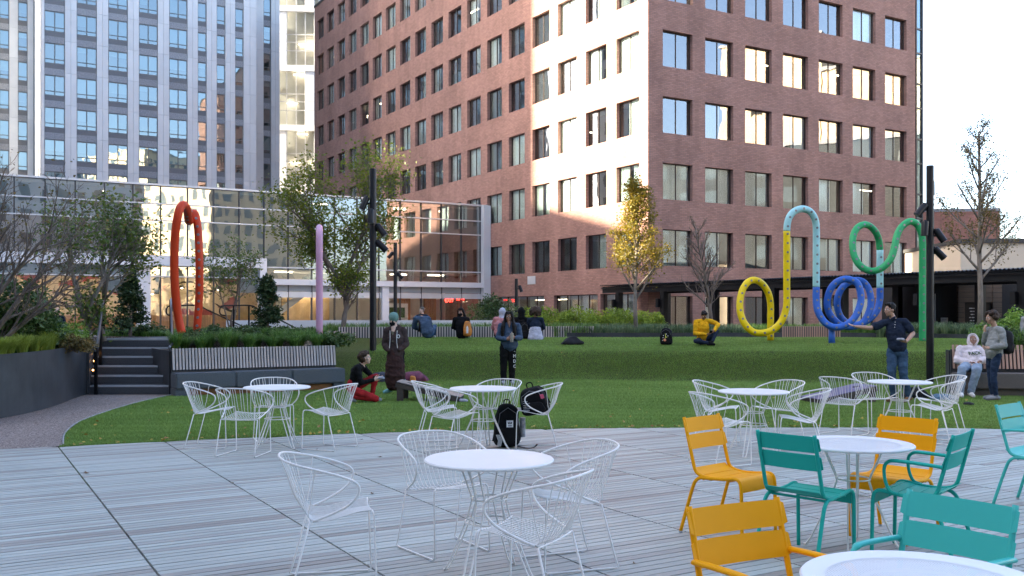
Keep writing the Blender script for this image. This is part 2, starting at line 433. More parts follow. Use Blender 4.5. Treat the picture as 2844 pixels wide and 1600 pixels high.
for (sd, a, b, z0, z1) in wins:
    fm = FM[sd]; w = b - a
    o = link('window', fm['frame'], office); in_frame(o, sd, a, z0, 0.225)
    p = link('pane', fm['p1'], o, (0.05, 0.045, 0.05)); p = link('pane', fm['p2'], o, (w*0.52+0.025, 0.045, 0.05))
    hi = z0 > (14.5 if sd == 'R' else 10)
    if rnd.random() < (0.15 if (hi and sd == 'R') else 0.88 if not hi else 0.72):
        link('blind', rnd.choice(fm['b']), o, (0.05, 0.12, 0.03))
    elif rnd.random() < 0.55:
        l = link('ceiling_light', light_me, o, (rnd.uniform(0.1, 0.8), rnd.uniform(0.9, 2.4), WH + rnd.uniform(-0.35, 0.2)))
        l.rotation_euler = (0, 0, rnd.choice([0, 0, R(90), R(20)]))
# ground strip glazing of the long side
for (a, b) in ((1.0, 4.6), (4.9, 9.8), (11.0, 17.5)):
    n = max(2, round((b-a)/1.2)); w = b-a
    f = mesh_frame(w, 2.25, bars_v=[w*i/n for i in range(1, n)]).build('window', M['frame_dark'], office); in_frame(f, 'L', a, 0.5, 0.225)
    for i in range(n):
        link('pane', pane_mesh('pane', w/n-0.05, 2.15, M['win_glass']), f, (w*i/n+0.025, 0.045, 0.05))
        if rnd.random() < 0.55: link('blind', blind_mesh('blind', w/n-0.06, 2.15, 10, R(20), M['blind']), f, (w*i/n+0.03, 0.25, 0.04))
        else: link('ceiling_light', light_me, f, (w*i/n+0.1, 1.6, 2.0))
# vent louvre
v = MB(); v.box(-0.03, 0, 0, 0.0, 1.0, 0.55)
for i in range(4): v.box(-0.06, 0.06, 0.08+0.12*i, -0.03, 0.94, 0.14+0.12*i)
v.build('vent_louvre', M['alu'], office, (0, 12.1, 3.55))
# glazed stair strip at the end
st = MB(); zz = 0.5; edges = []
while zz < ROOF-1:
    edges += [zz, zz+1.68]; zz += 3.815
st.box(23.40, -0.05, 0, 23.46, 0.25, ROOF); st.box(24.04, -0.05, 0, 24.12, 0.25, ROOF)
for e in edges: st.box(23.46, -0.03, e-0.05, 24.04, 0.2, e+0.05)
strip = st.build('stair_glazing', M['mullion'], office)
for e0, e1 in zip(edges[:-1], edges[1:]):
    pm = MB(); pm.quad((23.46, 0.05, e0+0.05), (24.04, 0.05, e0+0.05), (24.04, 0.05, e1-0.05), (23.46, 0.05, e1-0.05))
    pm.build('pane', M['tower_glass'], strip)
bk = MB(); bk.quad((23.4, 0.9, 0), (24.1, 0.9, 0), (24.1, 0.9, ROOF), (23.4, 0.9, ROOF)); bk.build('stair_back', M['interior_white'], office)

# ---------------- pale apartment tower
TC = V((-44.1, 89.45, 0))
tower = empty('apartment_tower', TC, TH, 'tall pale apartment tower with white piers and grey stone spandrels', 'building')
FH, ZT = 3.03, 30.1
def twin(w):
    return dict(f=mesh_frame(w, 1.93, bars_v=((w/2,) if w > 1.2 else ()), bars_h=(0.42,), t=0.07, d=0.09).mesh('window', M['tower_frame']),
        big=pane_mesh('pane', (w/2 if w > 1.2 else w)-0.1, 1.40, M['tower_glass']), small=pane_mesh('pane', (w/2 if w > 1.2 else w)-0.1, 0.32, M['tower_glass']),
        bl=[(lambda q: q.mesh('blind', M['tower_blind']))(MB_q(w-0.1, h)) for h in (0.5, 1.0, 1.45, 1.45)])
def MB_q(w, h):
    m = MB(); m.quad((0, 0, -h), (w, 0, -h), (w, 0, 0), (0, 0, 0)); return m
TW = {}
def tower_block(cols, x0, x1, y, zlo, zhi, par, piers=True):
    cols = sorted(cols)
    k0 = math.floor((zlo-ZT)/FH); k1 = math.ceil((zhi-ZT)/FH)
    for k in range(k0, k1+1):
        zt = ZT + FH*k; zb = zt - 1.93
        if zt > zhi or zb < zlo - 4: continue
        for (a, b) in cols:
            w = round(b-a, 2)
            if w not in TW: TW[w] = twin(w)
            t = TW[w]; o = link('window', t['f'], par, (a, y+0.16, zb))
            for i in ((0, 1) if w > 1.2 else (0,)):
                xo = 0.06 + i*w/2
                link('pane', t['big'], o, (xo, 0.05, 0.47)); link('pane', t['small'], o, (xo, 0.05, 0.06))
            if rnd.random() < 0.8:
                bb = link('blind', rnd.choice(t['bl']), o, (0.05, 0.16, 1.88))
                if w > 1.2 and rnd.random() < 0.4: bb.scale = (0.5, 1, 1)
            s = MB(); s.box(a+0.01, y+0.12, zb-FH+1.93+0.02, b-0.01, y+0.4, zb-0.46); s.build('spandrel_panel', M['granite'], par)
            s = MB(); s.box(a+0.01, y+0.15, zb-0.45, b-0.01, y+0.4, zb-0.01); s.build('spandrel_strip', M['granite_dark'], par)
        if piers:
            ed = [x0] + [e for c in cols for e in c] + [x1]
            for i in range(0, len(ed), 2):
                a, b = ed[i], ed[i+1]
                if b - a < 0.15: continue
                n = 2 if b-a > 0.9 else 1
                for j in range(n):
                    xa = a + (b-a)*j/n; xb = a + (b-a)*(j+1)/n
                    s = MB(); s.box(xa+0.008, y, zt-FH+0.30, xb-0.008, y+0.35, zt+0.285); s.build('facade_panel', M['grey_panel'], par)
ZLO, ZHI = 12.0, 36.5
tower_block([(0.2, 1.95), (2.97, 4.74), (5.77, 7.54), (8.57, 10.34), (11.42, 13.19), (14.2, 15.07), (16.08, 16.95), (17.95, 18.82)], 0.0, 20.14, 0, ZLO, ZHI, tower)
tower_block([(22.17, 23.0)], 20.16, 23.97, 4.5, ZLO, ZHI, tower)
tower_block([(-3.2, -2.33), (-1.55, -0.68)], -8, -0.15, 9.0, ZLO, ZHI, tower)
mb = MB(); mb.box(0.05, 0.42, 0, 20.1, 18, 48, 0); mb.box(20.1, 4.92, 0, 23.9, 18, 48, 0); mb.box(-8, 9.42, 0, 0.05, 22, 48, 0)
mb.box(0.0, 0.0, 36.55, 20.14, 0.42, 48, 1); mb.box(20.16, 4.5, 36.55, 23.97, 4.92, 48, 1); mb.box(-8, 9, 36.55, -0.1, 9.42, 48, 1)
mb.build('tower_body', [M['dark_room'], M['grey_panel']], tower)
for k in range(8):   # sunlit end wall
    for j in range(3):
        zt = ZT + FH*(k-6)
        s = MB(); s.box(-0.12, 0.4+2.9*j, zt-FH+0.3, 0.04, 0.4+2.9*j+2.8, zt+0.285); s.build('facade_panel', M['grey_panel'], tower)

# ---------------- white and glass high-rise between tower and brick
WC = AT(770, 868, 122); WC.z = 0
white = empty('glass_high_rise', WC, R(4), 'distant white panelled high-rise with double-height glazing beside the apartment tower', 'building')
mb = MB(); mb.box(-6, 1.2, 0, 16, 14, 60); mb.build('interior', M['interior_white'], white)
FLW = 7.65
cxs = [-6, -5, -3.6, -2.6, 0.0, 1.15, 2.35, 3.5, 4.65, 5.8, 7, 9]
for k in range(0, 6):
    zb = 1.0 + FLW*k + 1.75
    s = MB(); s.box(-6, 0, zb-0.75, 16, 0.6, zb); s.build('white_band', M['alu_white'], white)
    for i in range(len(cxs)-1):
        a, b = cxs[i], cxs[i+1]
        solid = (i + (k % 2)) % 4 == 0
        for (q0, q1) in ((0, 1.9), (1.9, 3.0), (3.0, 4.0), (4.0, 6.9)):
            if solid:
                s = MB(); s.box(a+0.02, 0.1, zb+q0+0.02, b-0.02, 0.5, zb+q1-0.02); s.build('white_panel', M['alu_white'], white)
            else:
                s = MB(); s.quad((a+0.04, 0.3, zb+q0+0.05), (b-0.04, 0.3, zb+q0+0.05), (b-0.04, 0.3, zb+q1-0.05), (a+0.04, 0.3, zb+q1-0.05)); s.build('pane', M['win_glass'], white)
    s = MB()
    for i in range(len(cxs)): s.box(cxs[i]-0.04, 0.22, zb, cxs[i]+0.04, 0.4, zb+6.9)
    for q in (1.9, 3.0, 4.0): s.box(-6, 0.24, zb+q-0.04, 16, 0.38, zb+q+0.04)
    s.build('mullion_grid', M['alu'], white)
    for i in range(3): link('ceiling_light', light_me, white, (rnd.uniform(0, 4), rnd.uniform(0.7, 1.0), zb+rnd.choice([2.9, 6.6])))

# ---------------- glass podium (two storeys)
PC = V((-1.8, 70.2, 0))
pod = empty('glass_podium', PC, TH, 'two storey glass curtain wall wing with white bands joined to the brick block', 'building')
PT = 9.48
mbx = [-(0.54 + 1.6*k) for k in range(0, 25)]      # mullion lines going left
LSEC = -16.95
def ppane(x0, x1, z0, z1, m='curtain_glass', y=0.10):
    s = MB(); s.quad((x0+0.03, y, z0+0.03), (x1-0.03, y, z0+0.03), (x1-0.03, y, z1-0.03), (x0+0.03, y, z1-0.03)); s.build('pane', M[m], pod)
def pbox(name, m, x0, x1, y0, y1, z0, z1, bevel=0):
    s = MB(); s.box(x0, y0, z0, x1, y1, z1); return s.build(name, M[m], pod, bevel=bevel)
for i in range(len(mbx)-1):
    x1, x0 = mbx[i], mbx[i+1]; left = x1 < LSEC + 0.5
    zr = [(8.33, 9.40), (7.31, 8.33), (5.12, 7.31)] if left else [(8.3, 9.40), (7.28, 8.3), (4.57, 7.28), (3.82, 4.57)]
    for (z0, z1) in zr: ppane(x0, x1, z0, z1)
    if x1 < -23.5 or x1 > -4.0:
        pbox('shadow_box', 'shadow_box', x0+0.05, x1-0.05, 0.35, 0.45, 7.31, 9.38)
    if left:
        ppane(x0, x1, 3.86, 4.48); pbox('shadow_box', 'shadow_box', x0+0.04, x1-0.04, 0.2, 0.3, 3.90, 4.46)
        if i % 5 in (0, 4): pbox('shadow_box', 'shadow_box', x0+0.04, x1-0.04, 0.16, 0.26, 2.9, 3.84)
        ppane(x0, x1, 0.4, 3.84, 'shop_glass')
    else:
        pbox('soffit_panel', 'shadow_box', x0+0.03, x1-0.03, 0.05, 0.2, 3.02, 3.42)
        pbox('soffit_panel', 'alu', x0+0.03, x1-0.03, 0.0, 0.2, 2.62, 2.99)
        ppane(x0, x1, 0.4, 2.60, 'shop_glass')
    pbox('mullion', 'mullion', x1-0.035, x1+0.035, 0.02, 0.22, 0.0, 9.40)
for z, x0, x1 in ((8.32, -40, 0), (7.30, -40, 0), (4.57, LSEC+0.3, 0), (3.85, -40, LSEC)):
    pbox('transom', 'alu', x0, x1, 0.0, 0.2, z-0.035, z+0.035)
pbox('roof_edge', 'alu', -40, 0.0, -0.06, 0.5, 9.42, 9.53)
for i in range(0, 15):
    xa = LSEC - 3.2*i
    pbox('white_band', 'alu_white', xa-3.19, xa, -0.55, 0.0, 4.49, 5.10)
pbox('portal_frame', 'alu_white', LSEC-0.02, LSEC+0.42, -0.56, 0.02, 0, 5.11)
pbox('portal_frame', 'alu_white', LSEC-7.4, LSEC-6.6, -0.1, 0.3, 0, 4.48)
for i in range(0, 5):
    xa = -3.4*i
    pbox('white_band', 'alu_white', max(xa-3.39, LSEC+0.42), xa, -0.35, 0.1, 3.43, 3.80)
pbox('pilaster', 'grey_panel', -0.55, 0.02, -0.45, 0.4, 0, 9.45)
pbox('column', 'alu_white', -8.4, -7.9, -0.2, 0.3, 0, 3.4)
mb = MB(); mb.box(-40, 0.25, 4.45, 0, 9, 4.55); mb.box(-40, 0.25, 9.2, 0, 9, 9.4); mb.box(-40, 0.25, 0.2, 0, 9, 0.35); mb.build('floor_slab', M['interior_white'], pod)
pbox('back_wall', 'interior_white', -17, 0, 7.0, 7.2, 0.3, 4.45); pbox('back_wall', 'interior_white', -22, 0, 8.0, 8.2, 4.6, 9.2)
pbox('back_wall', 'wood_int', -40, -22, 5.0, 5.2, 4.6, 9.2)
pbox('partition', 'wood_int', -4.6, -3.4, 6.2, 6.4, 0.3, 3.0); pbox('partition', 'wood_int', -2.2, -1.2, 6.2, 6.4, 0.3, 3.0)
# warm mural wall, stair, pendants and lamps inside
mm, nt, p = new_mat('mural'); c = _coord(nt, 'Object', (1, 1, 1))
w1 = nt.nodes.new('ShaderNodeTexWave'); w1.wave_type = 'RINGS'; w1.inputs['Scale'].default_value = 0.75; w1.inputs['Distortion'].default_value = 9; w1.inputs['Detail'].default_value = 2; w1.inputs['Detail Scale'].default_value = 0.8
nt.links.new(c, w1.inputs['Vector'])
lines = _ramp(nt, w1.outputs['Fac'], [(0.10, 1.0), (0.16, 0.0)])
reg = _ramp(nt, _noise(nt, 0.45, 1, 0.4, c), [(0.47, 0.0), (0.50, 1.0)])
msk = nt.nodes.new('ShaderNodeMath'); msk.operation = 'MULTIPLY'; nt.links.new(lines, msk.inputs[0]); nt.links.new(reg, msk.inputs[1])
redr = _ramp(nt, _noise(nt, 0.6, 2, 0.4, _coord(nt, 'Object', (0.8, 1, 1.4), (0.4, 0.7, 0.2))), [(0.58, 0.0), (0.60, 1.0)])
cc = _mix(nt, redr, (0.56, 0.43, 0.28), (0.28, 0.06, 0.055)); cc = _mix(nt, msk.outputs[0], cc, (0.03, 0.022, 0.02))
nt.links.new(cc, p.inputs['Base Color']); p.inputs['Roughness'].default_value = 0.8; M['mural'] = mm
pbox('mural_wall', 'mural', -36, -17.4, 3.6, 3.8, 0.9, 3.9)
pbox('wainscot', 'wood_int', -36, -17.4, 3.4, 3.6, 0.3, 1.45)
pbox('warm_panel', 'warm_wall', -13.8, -10.3, 5.2, 5.4, 0.3, 3.0)
pbox('warm_panel', 'warm_wall', -17, -13.9, 6.4, 6.6, 0.3, 3.6)
s = MB(); s.beam((-16.4, 2.6, 0.5), (-12.4, 2.6, 3.4), 0.08, 0.42); s.build('stair_stringer', M['alu_white'], pod)
for i in range(9): pbox('stair_step', 'interior_white', -16.2+0.44*i, -15.8+0.44*i, 2.7, 4.2, 0.7+0.32*i, 0.76+0.32*i)
for i in range(7):
    g = MB(); x = -16.1 + 0.6*i; g.quad((x, 2.55, 0.95+0.435*i), (x+0.56, 2.55, 1.36+0.435*i), (x+0.56, 2.55, 2.3+0.435*i), (x, 2.55, 1.9+0.435*i)); g.build('balustrade_pane', M['win_glass'], pod)
for (x, z, r) in ((-20.1, 2.9, 0.42), (-19.0, 3.1, 0.3), (-23.1, 2.8, 0.5), (-21.3, 3.2, 0.22), (-26.0, 2.9, 0.45)):
    s = MB(); s.lathe([(0.05, r*0.9), (r*0.5, r*0.8), (r, 0.0), (r*0.96, 0.0)], 16, c=(x, 2.0, z)); s.tube([(x, 2.0, z+r*0.85), (x, 2.0, 4.4)], 0.012, 5)
    o = s.build('pendant_lamp', M['black_metal'], pod); bmb = MB(); bmb.ball((x, 2.0, z+0.06), 0.10, 10); bmb.build('bulb', M['room_light'], o)
M['soft_light'] = emit_mat('soft_light', (1.0, 0.84, 0.62), 3.0); M['cool_light'] = emit_mat('cool_light', (1.0, 0.86, 0.68), 3.0)
for x in (-34, -30.5, -27, -23.5, -20): pbox('ceiling_light', 'soft_light', x-0.9, x+0.9, 1.4, 1.9, 4.38, 4.42)
pbox('ceiling_light', 'soft_light', -13.4, -10.6, 4.6, 4.9, 3.25, 3.30)
for x in (-14.5, -6, -3): pbox('ceiling_light', 'cool_light', x-0.6, x+0.6, 2.4, 2.7, 4.36, 4.41)
for x in (-30, -26, -12, -6, -2.5): pbox('ceiling_light', 'cool_light', x-0.5, x+0.5, 2.2, 2.4, 9.1, 9.15)
# exit signs (red letters) and green wall picture seen inside
def text_obj(name, body, size, m, parent, loc, rot=(R(90), 0, 0), ext=0.004, align='CENTER', space=1.0):
    c = bpy.data.curves.new(name, 'FONT'); c.body = body; c.size = size; c.align_x = align; c.align_y = 'CENTER'; c.extrude = ext; c.resolution_u = 2; c.space_line = space
    c.materials.append(m); o = bpy.data.objects.new(name, c); COL.objects.link(o); o.parent = parent; o.location = loc; o.rotation_euler = rot
    return o
M['exit_red'] = emit_mat('exit_red', (1.0, 0.03, 0.02), 4.0)
for x, z in ((-2.55, 2.72), (-1.6, 2.86)):
    text_obj('exit_sign', 'EXIT', 0.34, M['exit_red'], pod, (x, 1.2, z - 0.22))
M['moss'] = mat('moss', (0.05, 0.10, 0.03), 0.9, var=0.6, scale=9, bump=0.8)
pbox('wall_picture', 'alu', -6.9, -4.6, 4.0, 4.1, 0.95, 2.3)
pbox('moss_panel', 'moss', -6.6, -4.9, 3.9, 4.0, 1.25, 2.0)

# ---------------- buildings at the right
lb0 = AT(2560, 868, 78); lb0.z = 0
low = empty('low_brick_building', lb0, R(-6), 'low brick building with grey coping behind the bare-stemmed sparse tree', 'building')
mb = MB(); wall_holes(mb, lambda s, z, d: V((s, d, z)), (-3, 6.1), (0, 9.85), [(0.3+1.15*i, 1.0+1.15*i, 5.9, 6.25) for i in range(4)] + [(1.9, 3.6, 2.9, 4.3)], 0.2)
mb.quad((6.1, 0, 0), (6.1, 10, 0), (6.1, 10, 9.85), (6.1, 0, 9.85), 0, [(0, 0), (10, 0), (10, 9.8), (0, 9.8)])
mb.build('brick_wall', M['brick_far'], low)
mb = MB(); mb.box(-3, -0.05, 9.85, 6.15, 10, 10.1); mb.build('coping', M['granite'], low)
mb = MB(); mb.box(-3, -0.08, 5.35, 6.1, -0.004, 5.6); mb.build('string_course', M['granite'], low)
mb = MB(); mb.box(-3, -0.10, 4.3, 6.1, -0.004, 5.3); mb.box(-3, -0.1, 2.0, 6.1, -0.004, 2.9); mb.build('white_band', M['white_panel'], low)
f = mesh_frame(1.7, 1.4, bars_v=(0.57, 1.13)).build('window', M['frame_dark'], low, (1.9, 0.1, 2.9))
for i in range(3): link('pane', pane_mesh('pane', 0.5, 1.3, M['win_glass']), f, (0.05+0.56*i, 0.04, 0.05))
mb = MB(); mb.box(-2.9, 0.6, 0, 6, 9.5, 9.5); mb.build('interior', M['dark_room'], low)
bb0 = AT(2668, 868, 47); bb0.z = 0
M['beige'] = mat('beige', (0.58, 0.50, 0.39), 0.8, var=0.06, scale=0.4)
bei = empty('beige_pavilion', bb0, R(-4), 'beige rendered box building with dark roof edge behind the black canopy', 'building')
mb = MB(); mb.box(0, 0, 0, 12, 8, 5.05); mb.build('wall', M['beige'], bei)
mb = MB(); mb.box(-0.08, -0.12, 5.05, 12.2, 8.1, 5.25); mb.build('roof_edge', M['roof_dark'], bei)
# ---------------- black canopy along the brick side
pg0 = V((7.2, 50.6, 0)); PGA = math.atan2(-0.8627, 0.5058)
can = empty('black_canopy', pg0, PGA, 'long black steel canopy with corrugated roof on posts along the brick facade', 'canopy')
L0, L1, DEP = -4.0, 36.0, 3.6     # local x runs toward the viewer, local y to the right-back (+) side
mb = MB(); nco = int((L1-L0)/0.16)
for i in range(nco):
    x0 = L0 + 0.16*i
    for (xa, xb, za, zb) in ((x0, x0+0.05, 3.12, 3.17), (x0+0.05, x0+0.08, 3.17, 3.17), (x0+0.08, x0+0.13, 3.17, 3.12), (x0+0.13, x0+0.16, 3.12, 3.12)):
        mb.quad((xa, -0.25, za), (xb, -0.25, zb), (xb, DEP+0.2, zb), (xa, DEP+0.2, za))
mb.build('corrugated_roof', M['black_metal'], can)
for y in (0.0, DEP-0.2):
    mb = MB(); mb.box(L0, y-0.06, 2.72, L1, y+0.06, 3.08); mb.build('roof_beam', M['black_metal'], can)
    mb = MB(); mb.tube([(L0, y-0.16, 2.98), (L1, y-0.16, 2.98)], 0.03, 6); mb.build('conduit', M['black_metal'], can)
for i in range(11):
    for y in (0.0, DEP-0.2):
        x = -2.5 + 3.85*i
        mb = MB(); mb.box(x-0.15, y-0.15, 0.3, x+0.15, y+0.15, 2.72); mb.box(x-0.2, y-0.2, 0.3, x+0.2, y+0.2, 0.42); po = mb.build('post', M['black_metal'], can)
        if y == 0.0:
            mb = MB(); mb.box(x-0.28, y-0.34, 1.9, x-0.1, y-0.16, 2.35); mb.build('speaker_box', M['black_metal'], po)
for i in range(20):
    x = L0 + 1.0 + 1.95*i
    mb = MB(); mb.box(x-0.04, 0.07, 2.86, x+0.04, DEP-0.28, 3.07); mb.build('rafter', M['black_metal'], can)
# lower sloping awning behind the loops
aw0 = AT(2390, 868, 44); aw0.z = 0
# ---------------- dark clad kiosk at far right
kk0 = AT(2592, 868, 39); kk0.z = 0
M['dark_clad'] = mat('dark_clad', (0.075, 0.052, 0.036), 0.6, var=0.3, scale=3, stretch=(0.3, 0.3, 6))
M['dark_hole'] = mat('dark_hole', (0.012, 0.012, 0.013), 0.8)
M['sign_grey'] = mat('sign_grey', (0.33, 0.32, 0.31), 0.6)
M['sign_text'] = mat('sign_text', (0.42, 0.42, 0.42), 0.7)
kk = empty('dark_kiosk', kk0, R(-5), 'dark timber clad kiosk in the shade under the canopy with notice board', 'building')
mb = MB(); mb.box(-0.3, 0.35, 0, 11, 6, 3.0); mb.build('body', M['dark_hole'], kk)
for (xa, xb) in ((-0.25, 0.05), (1.0, 1.25), (2.35, 2.7), (4.4, 8.0)):
    z = 0.2
    while z < 2.9:
        s = MB(); s.box(xa, 0.0, z, xb, 0.2, z+0.19); s.build('cladding_board', M['dark_clad'], kk, bevel=0); z += 0.205
z = 2.05
while z < 2.9:
    s = MB(); s.box(1.26, 0.02, z, 2.34, 0.18, z+0.19); s.build('cladding_board', M['dark_clad'], kk); z += 0.205
s = MB(); s.box(1.28, 0.12, 0.6, 2.32, 0.2, 2.0); nb = s.build('notice_board', M['black_metal'], kk)
rl = random.Random(77)
for i in range(6):     # too blurred to read in the photo: word-length strokes
    x = 1.8 - (0.34 - 0.03*(i % 3))
    while x < 1.8 + 0.30 - 0.03*(i % 3):
        w = rl.uniform(0.05, 0.16); q = MB(); q.box(x, 0.110, 1.78-0.125*i, x+w, 0.119, 1.82-0.125*i); q.build('print_stroke', M['sign_text'], nb); x += w + 0.03
s = MB(); s.box(0.40, 0.28, 1.02, 0.68, 0.31, 1.42); a = s.build('paper_notice', M['sign_grey'], kk)
for i in range(5): q = MB(); q.box(0.44, 0.274, 1.34-0.07*i, 0.44+rl.uniform(0.12, 0.2), 0.279, 1.352-0.07*i); q.build('print_stroke', M['dark_hole'], a)
M['sign_pink'] = mat('sign_pink', (0.42, 0.30, 0.27), 0.6)
s = MB(); s.box(0.33, 0.27, 0.86, 0.76, 0.30, 1.0); s.build('paper_notice', M['sign_pink'], kk)
mb = MB(); mb.tube([(0.1, 0.1, 0.95), (0.1, 0.1, 2.4)], 0.02, 6); mb.build('conduit', M['alu'], kk)
# ---------------- unseen blocks: some added to shape the light, some seen reflected in the glass
def context(name, label, x0, y0, x1, y1, h, wallm, nx=0, rz=0.0, fl=3.4, win='dark_hole', faces=('x0', 'y1')):
    c = V(((x0+x1)/2, (y0+y1)/2, 0)); hx, hy = (x1-x0)/2, (y1-y0)/2
    e = empty(name, c, rz, label, 'building')
    mb = MB(); mb.box(-hx, -hy, 0, hx, hy, h); mb.build('wall', M[wallm], e)
    mb = MB(); mb.box(-hx-0.2, -hy-0.2, h, hx+0.2, hy+0.2, h+0.4); mb.build('roof_edge', M['granite'], e)
    wb = MB(); z = 1.2
    while z < h - 2.2:
        for f in faces:
            L = 2*hy if f[0] == 'x' else 2*hx; n = int(L/3.2)
            for i in range(n):
                s = -L/2 + (i+0.5)*L/n
                if f == 'x0': wb.box(-hx-0.03, s-0.8, z, -hx, s+0.8, z+1.9)
                if f == 'x1': wb.box(hx, s-0.8, z, hx+0.03, s+0.8, z+1.9)
                if f == 'y1': wb.box(s-0.8, hy, z, s+0.8, hy+0.03, z+1.9)
                if f == 'y0': wb.box(s-0.8, -hy-0.03, z, s+0.8, -hy, z+1.9)
        z += fl
    if wb.f: tag(wb.build('window_rows', M[win], e), kind='stuff')
    return e
M['ctx_glass'] = mat('ctx_glass', (0.10, 0.13, 0.15), 0.15, 0.0, 0.2, 0.3)
context('sun_blocker', 'unseen tall block added to keep sun off the plaza, south part', -43, -70, -40, 22.4, 44, 'white_panel', win='ctx_glass', faces=('x1',))  # unseen block, added tall and thin so the plaza falls in shade
context('sun_blocker', 'unseen tall block added to keep sun off the plaza, middle part', -43, 24.3, -40, 43, 44, 'white_panel', win='ctx_glass', faces=('x1',))  # second added shade block, on the far side of the sun gap
context('sun_blocker', 'unseen mid-rise block added to shape the sun patch edge, north part', -66, 43.2, -40, 57.6, 27.2, 'white_panel', win='ctx_glass', faces=('x1',))  # added; its roof height sets the lower edge of the sun patch
e_ = context('sun_blocker', 'unseen link added with an opening that aims sun at the golden tree', -43, 22.41, -40, 24.29, 22.2, 'white_panel', faces=())  # added link; the opening above lets a sun beam reach the golden tree
mb = MB(); mb.box(-1.5, -0.94, 26.6, 1.5, 0.94, 44); mb.build('light_gap_cap', M['white_panel'], e_)  # added cap over the opening, keeps the sun beam narrow
context('shade_tower', 'unseen tall slab added to shade the long brick side', -84, 54.7, -57, 86.5, 75, 'grey_panel', win='ctx_glass', faces=('x1',))  # added to end the sun patch and shade the brick beyond it
context('cream_block', 'sunlit cream block outside the frame that shows in the brick side windows', 92, 33, 112, 47, 40, 'cream', faces=('x0',), fl=9.5)
context('cream_block', 'lower sunlit cream block outside the frame beside its taller neighbour', 92, 47.2, 112, 62, 35, 'cream', faces=())
M['dark_ctx'] = mat('dark_ctx', (0.05, 0.058, 0.062), 0.8, var=0.3, scale=0.3)
context('sky_blocker', 'unseen long grey block added behind the viewer to cut sky light', -66, -48, 44, -22, 34, 'white_panel', win='ctx_glass', faces=('y1',))  # added out of view to block low sky light from behind
context('reflection_blocker', 'unseen dark low block added to darken reflections before the cream blocks', 72, 20, 84, 75, 21.5, 'dark_ctx', win='ctx_glass', faces=('x0',))  # added to keep the bright cream blocks out of lower window reflections
context('pale_high_rise', 'sunlit pale high-rise outside the frame that shows in the curtain wall', 77, -66, 106, -42, 46, 'cream', win='ctx_glass', faces=('x0', 'y1'))
# ================================================================ GROUND, DECK, LAWN, PLANTERS
def lerp_tab(tab, x):
    if x <= tab[0][0]: return tab[0][1]
    for (a, b), (c, d) in zip(tab[:-1], tab[1:]):
        if x <= c: return b + (d-b)*(x-a)/(c-a)
    return tab[-1][1]
def sstep(t): t = max(0, min(1, t)); return t*t*(3-2*t)
M['asphalt'] = mat('asphalt', (0.06, 0.06, 0.062), 0.9, var=0.2, scale=2)
mb = MB(); mb.quad((-900, -900, -0.4), (900, -900, -0.4), (900, 1500, -0.4), (-900, 1500, -0.4)); tag(mb.build('ground', M['asphalt']), kind='structure')
# ---- deck
DECK = [(-12, 9.3), (-9, 10.2), (-6.1, 11.36), (-5.46, 11.6), (-4.14, 12.15), (-2.09, 12.87), (0.065, 13.3), (1.19, 13.44), (2.89, 13.52), (5.7, 13.52), (7.15, 13.3), (10, 12.6), (14, 11)]
def yd(x): return lerp_tab(DECK, x)
def deck_material():
    m, nt, p = new_mat('deck_wood')
    g = nt.nodes.new('ShaderNodeNewGeometry'); mp = nt.nodes.new('ShaderNodeMapping'); mp.vector_type = 'POINT'
    mp.inputs['Rotation'].default_value = (0, 0, -TH); nt.links.new(g.outputs['Position'], mp.inputs[0])
    sx = nt.nodes.new('ShaderNodeSeparateXYZ'); nt.links.new(mp.outputs[0], sx.inputs[0])
    def fl(src, off, pitch):
        a = nt.nodes.new('ShaderNodeMath'); a.operation = 'SUBTRACT'; a.inputs[1].default_value = off; nt.links.new(src, a.inputs[0])
        d = nt.nodes.new('ShaderNodeMath'); d.operation = 'DIVIDE'; d.inputs[1].default_value = pitch; nt.links.new(a.outputs[0], d.inputs[0])
        f = nt.nodes.new('ShaderNodeMath'); f.operation = 'FLOOR'; nt.links.new(d.outputs[0], f.inputs[0]); return f.outputs[0]
    cx = nt.nodes.new('ShaderNodeCombineXYZ')
    nt.links.new(fl(sx.outputs[0], 1.10, 1.2), cx.inputs[0]); nt.links.new(fl(sx.outputs[1], 6.99, 1.2/14), cx.inputs[1])
    wn_ = nt.nodes.new('ShaderNodeTexWhiteNoise'); wn_.noise_dimensions = '2D'; nt.links.new(cx.outputs[0], wn_.inputs['Vector'])
    base = _ramp(nt, wn_.outputs['Value'], [(0.0, (0.285, 0.26, 0.23)), (0.12, (0.345, 0.337, 0.31)), (0.5, (0.39, 0.405, 0.372)), (1.0, (0.44, 0.47, 0.433))])
    st = nt.nodes.new('ShaderNodeMapping'); st.inputs['Scale'].default_value = (1.6, 38, 1); nt.links.new(mp.outputs[0], st.inputs[0])
    gr = _ramp(nt, _noise(nt, 2.0, 5, 0.65, st.outputs[0]), [(0.3, 0.92), (0.7, 1.05)])
    c = _mix(nt, 1.0, base, gr, 'MULTIPLY')
    big = _ramp(nt, _noise(nt, 0.5, 4, 0.6, mp.outputs[0]), [(0.35, 0.90), (0.65, 1.06)])
    c = _mix(nt, 1.0, c, big, 'MULTIPLY')
    nt.links.new(c, p.inputs['Base Color']); p.inputs['Roughness'].default_value = 0.55; p.inputs['Specular IOR Level'].default_value = 0.35
    b = nt.nodes.new('ShaderNodeBump'); b.inputs['Strength'].default_value = 0.3; b.inputs['Distance'].default_value = 0.004
    nt.links.new(_noise(nt, 3.0, 6, 0.7, st.outputs[0]), b.inputs['Height']); nt.links.new(b.outputs[0], p.inputs['Normal'])
    return m
M['deck_wood'] = deck_material()
mb = MB(); pts = [(x, yd(x)-0.02) for x in [-12 + 0.5*i for i in range(53)]]
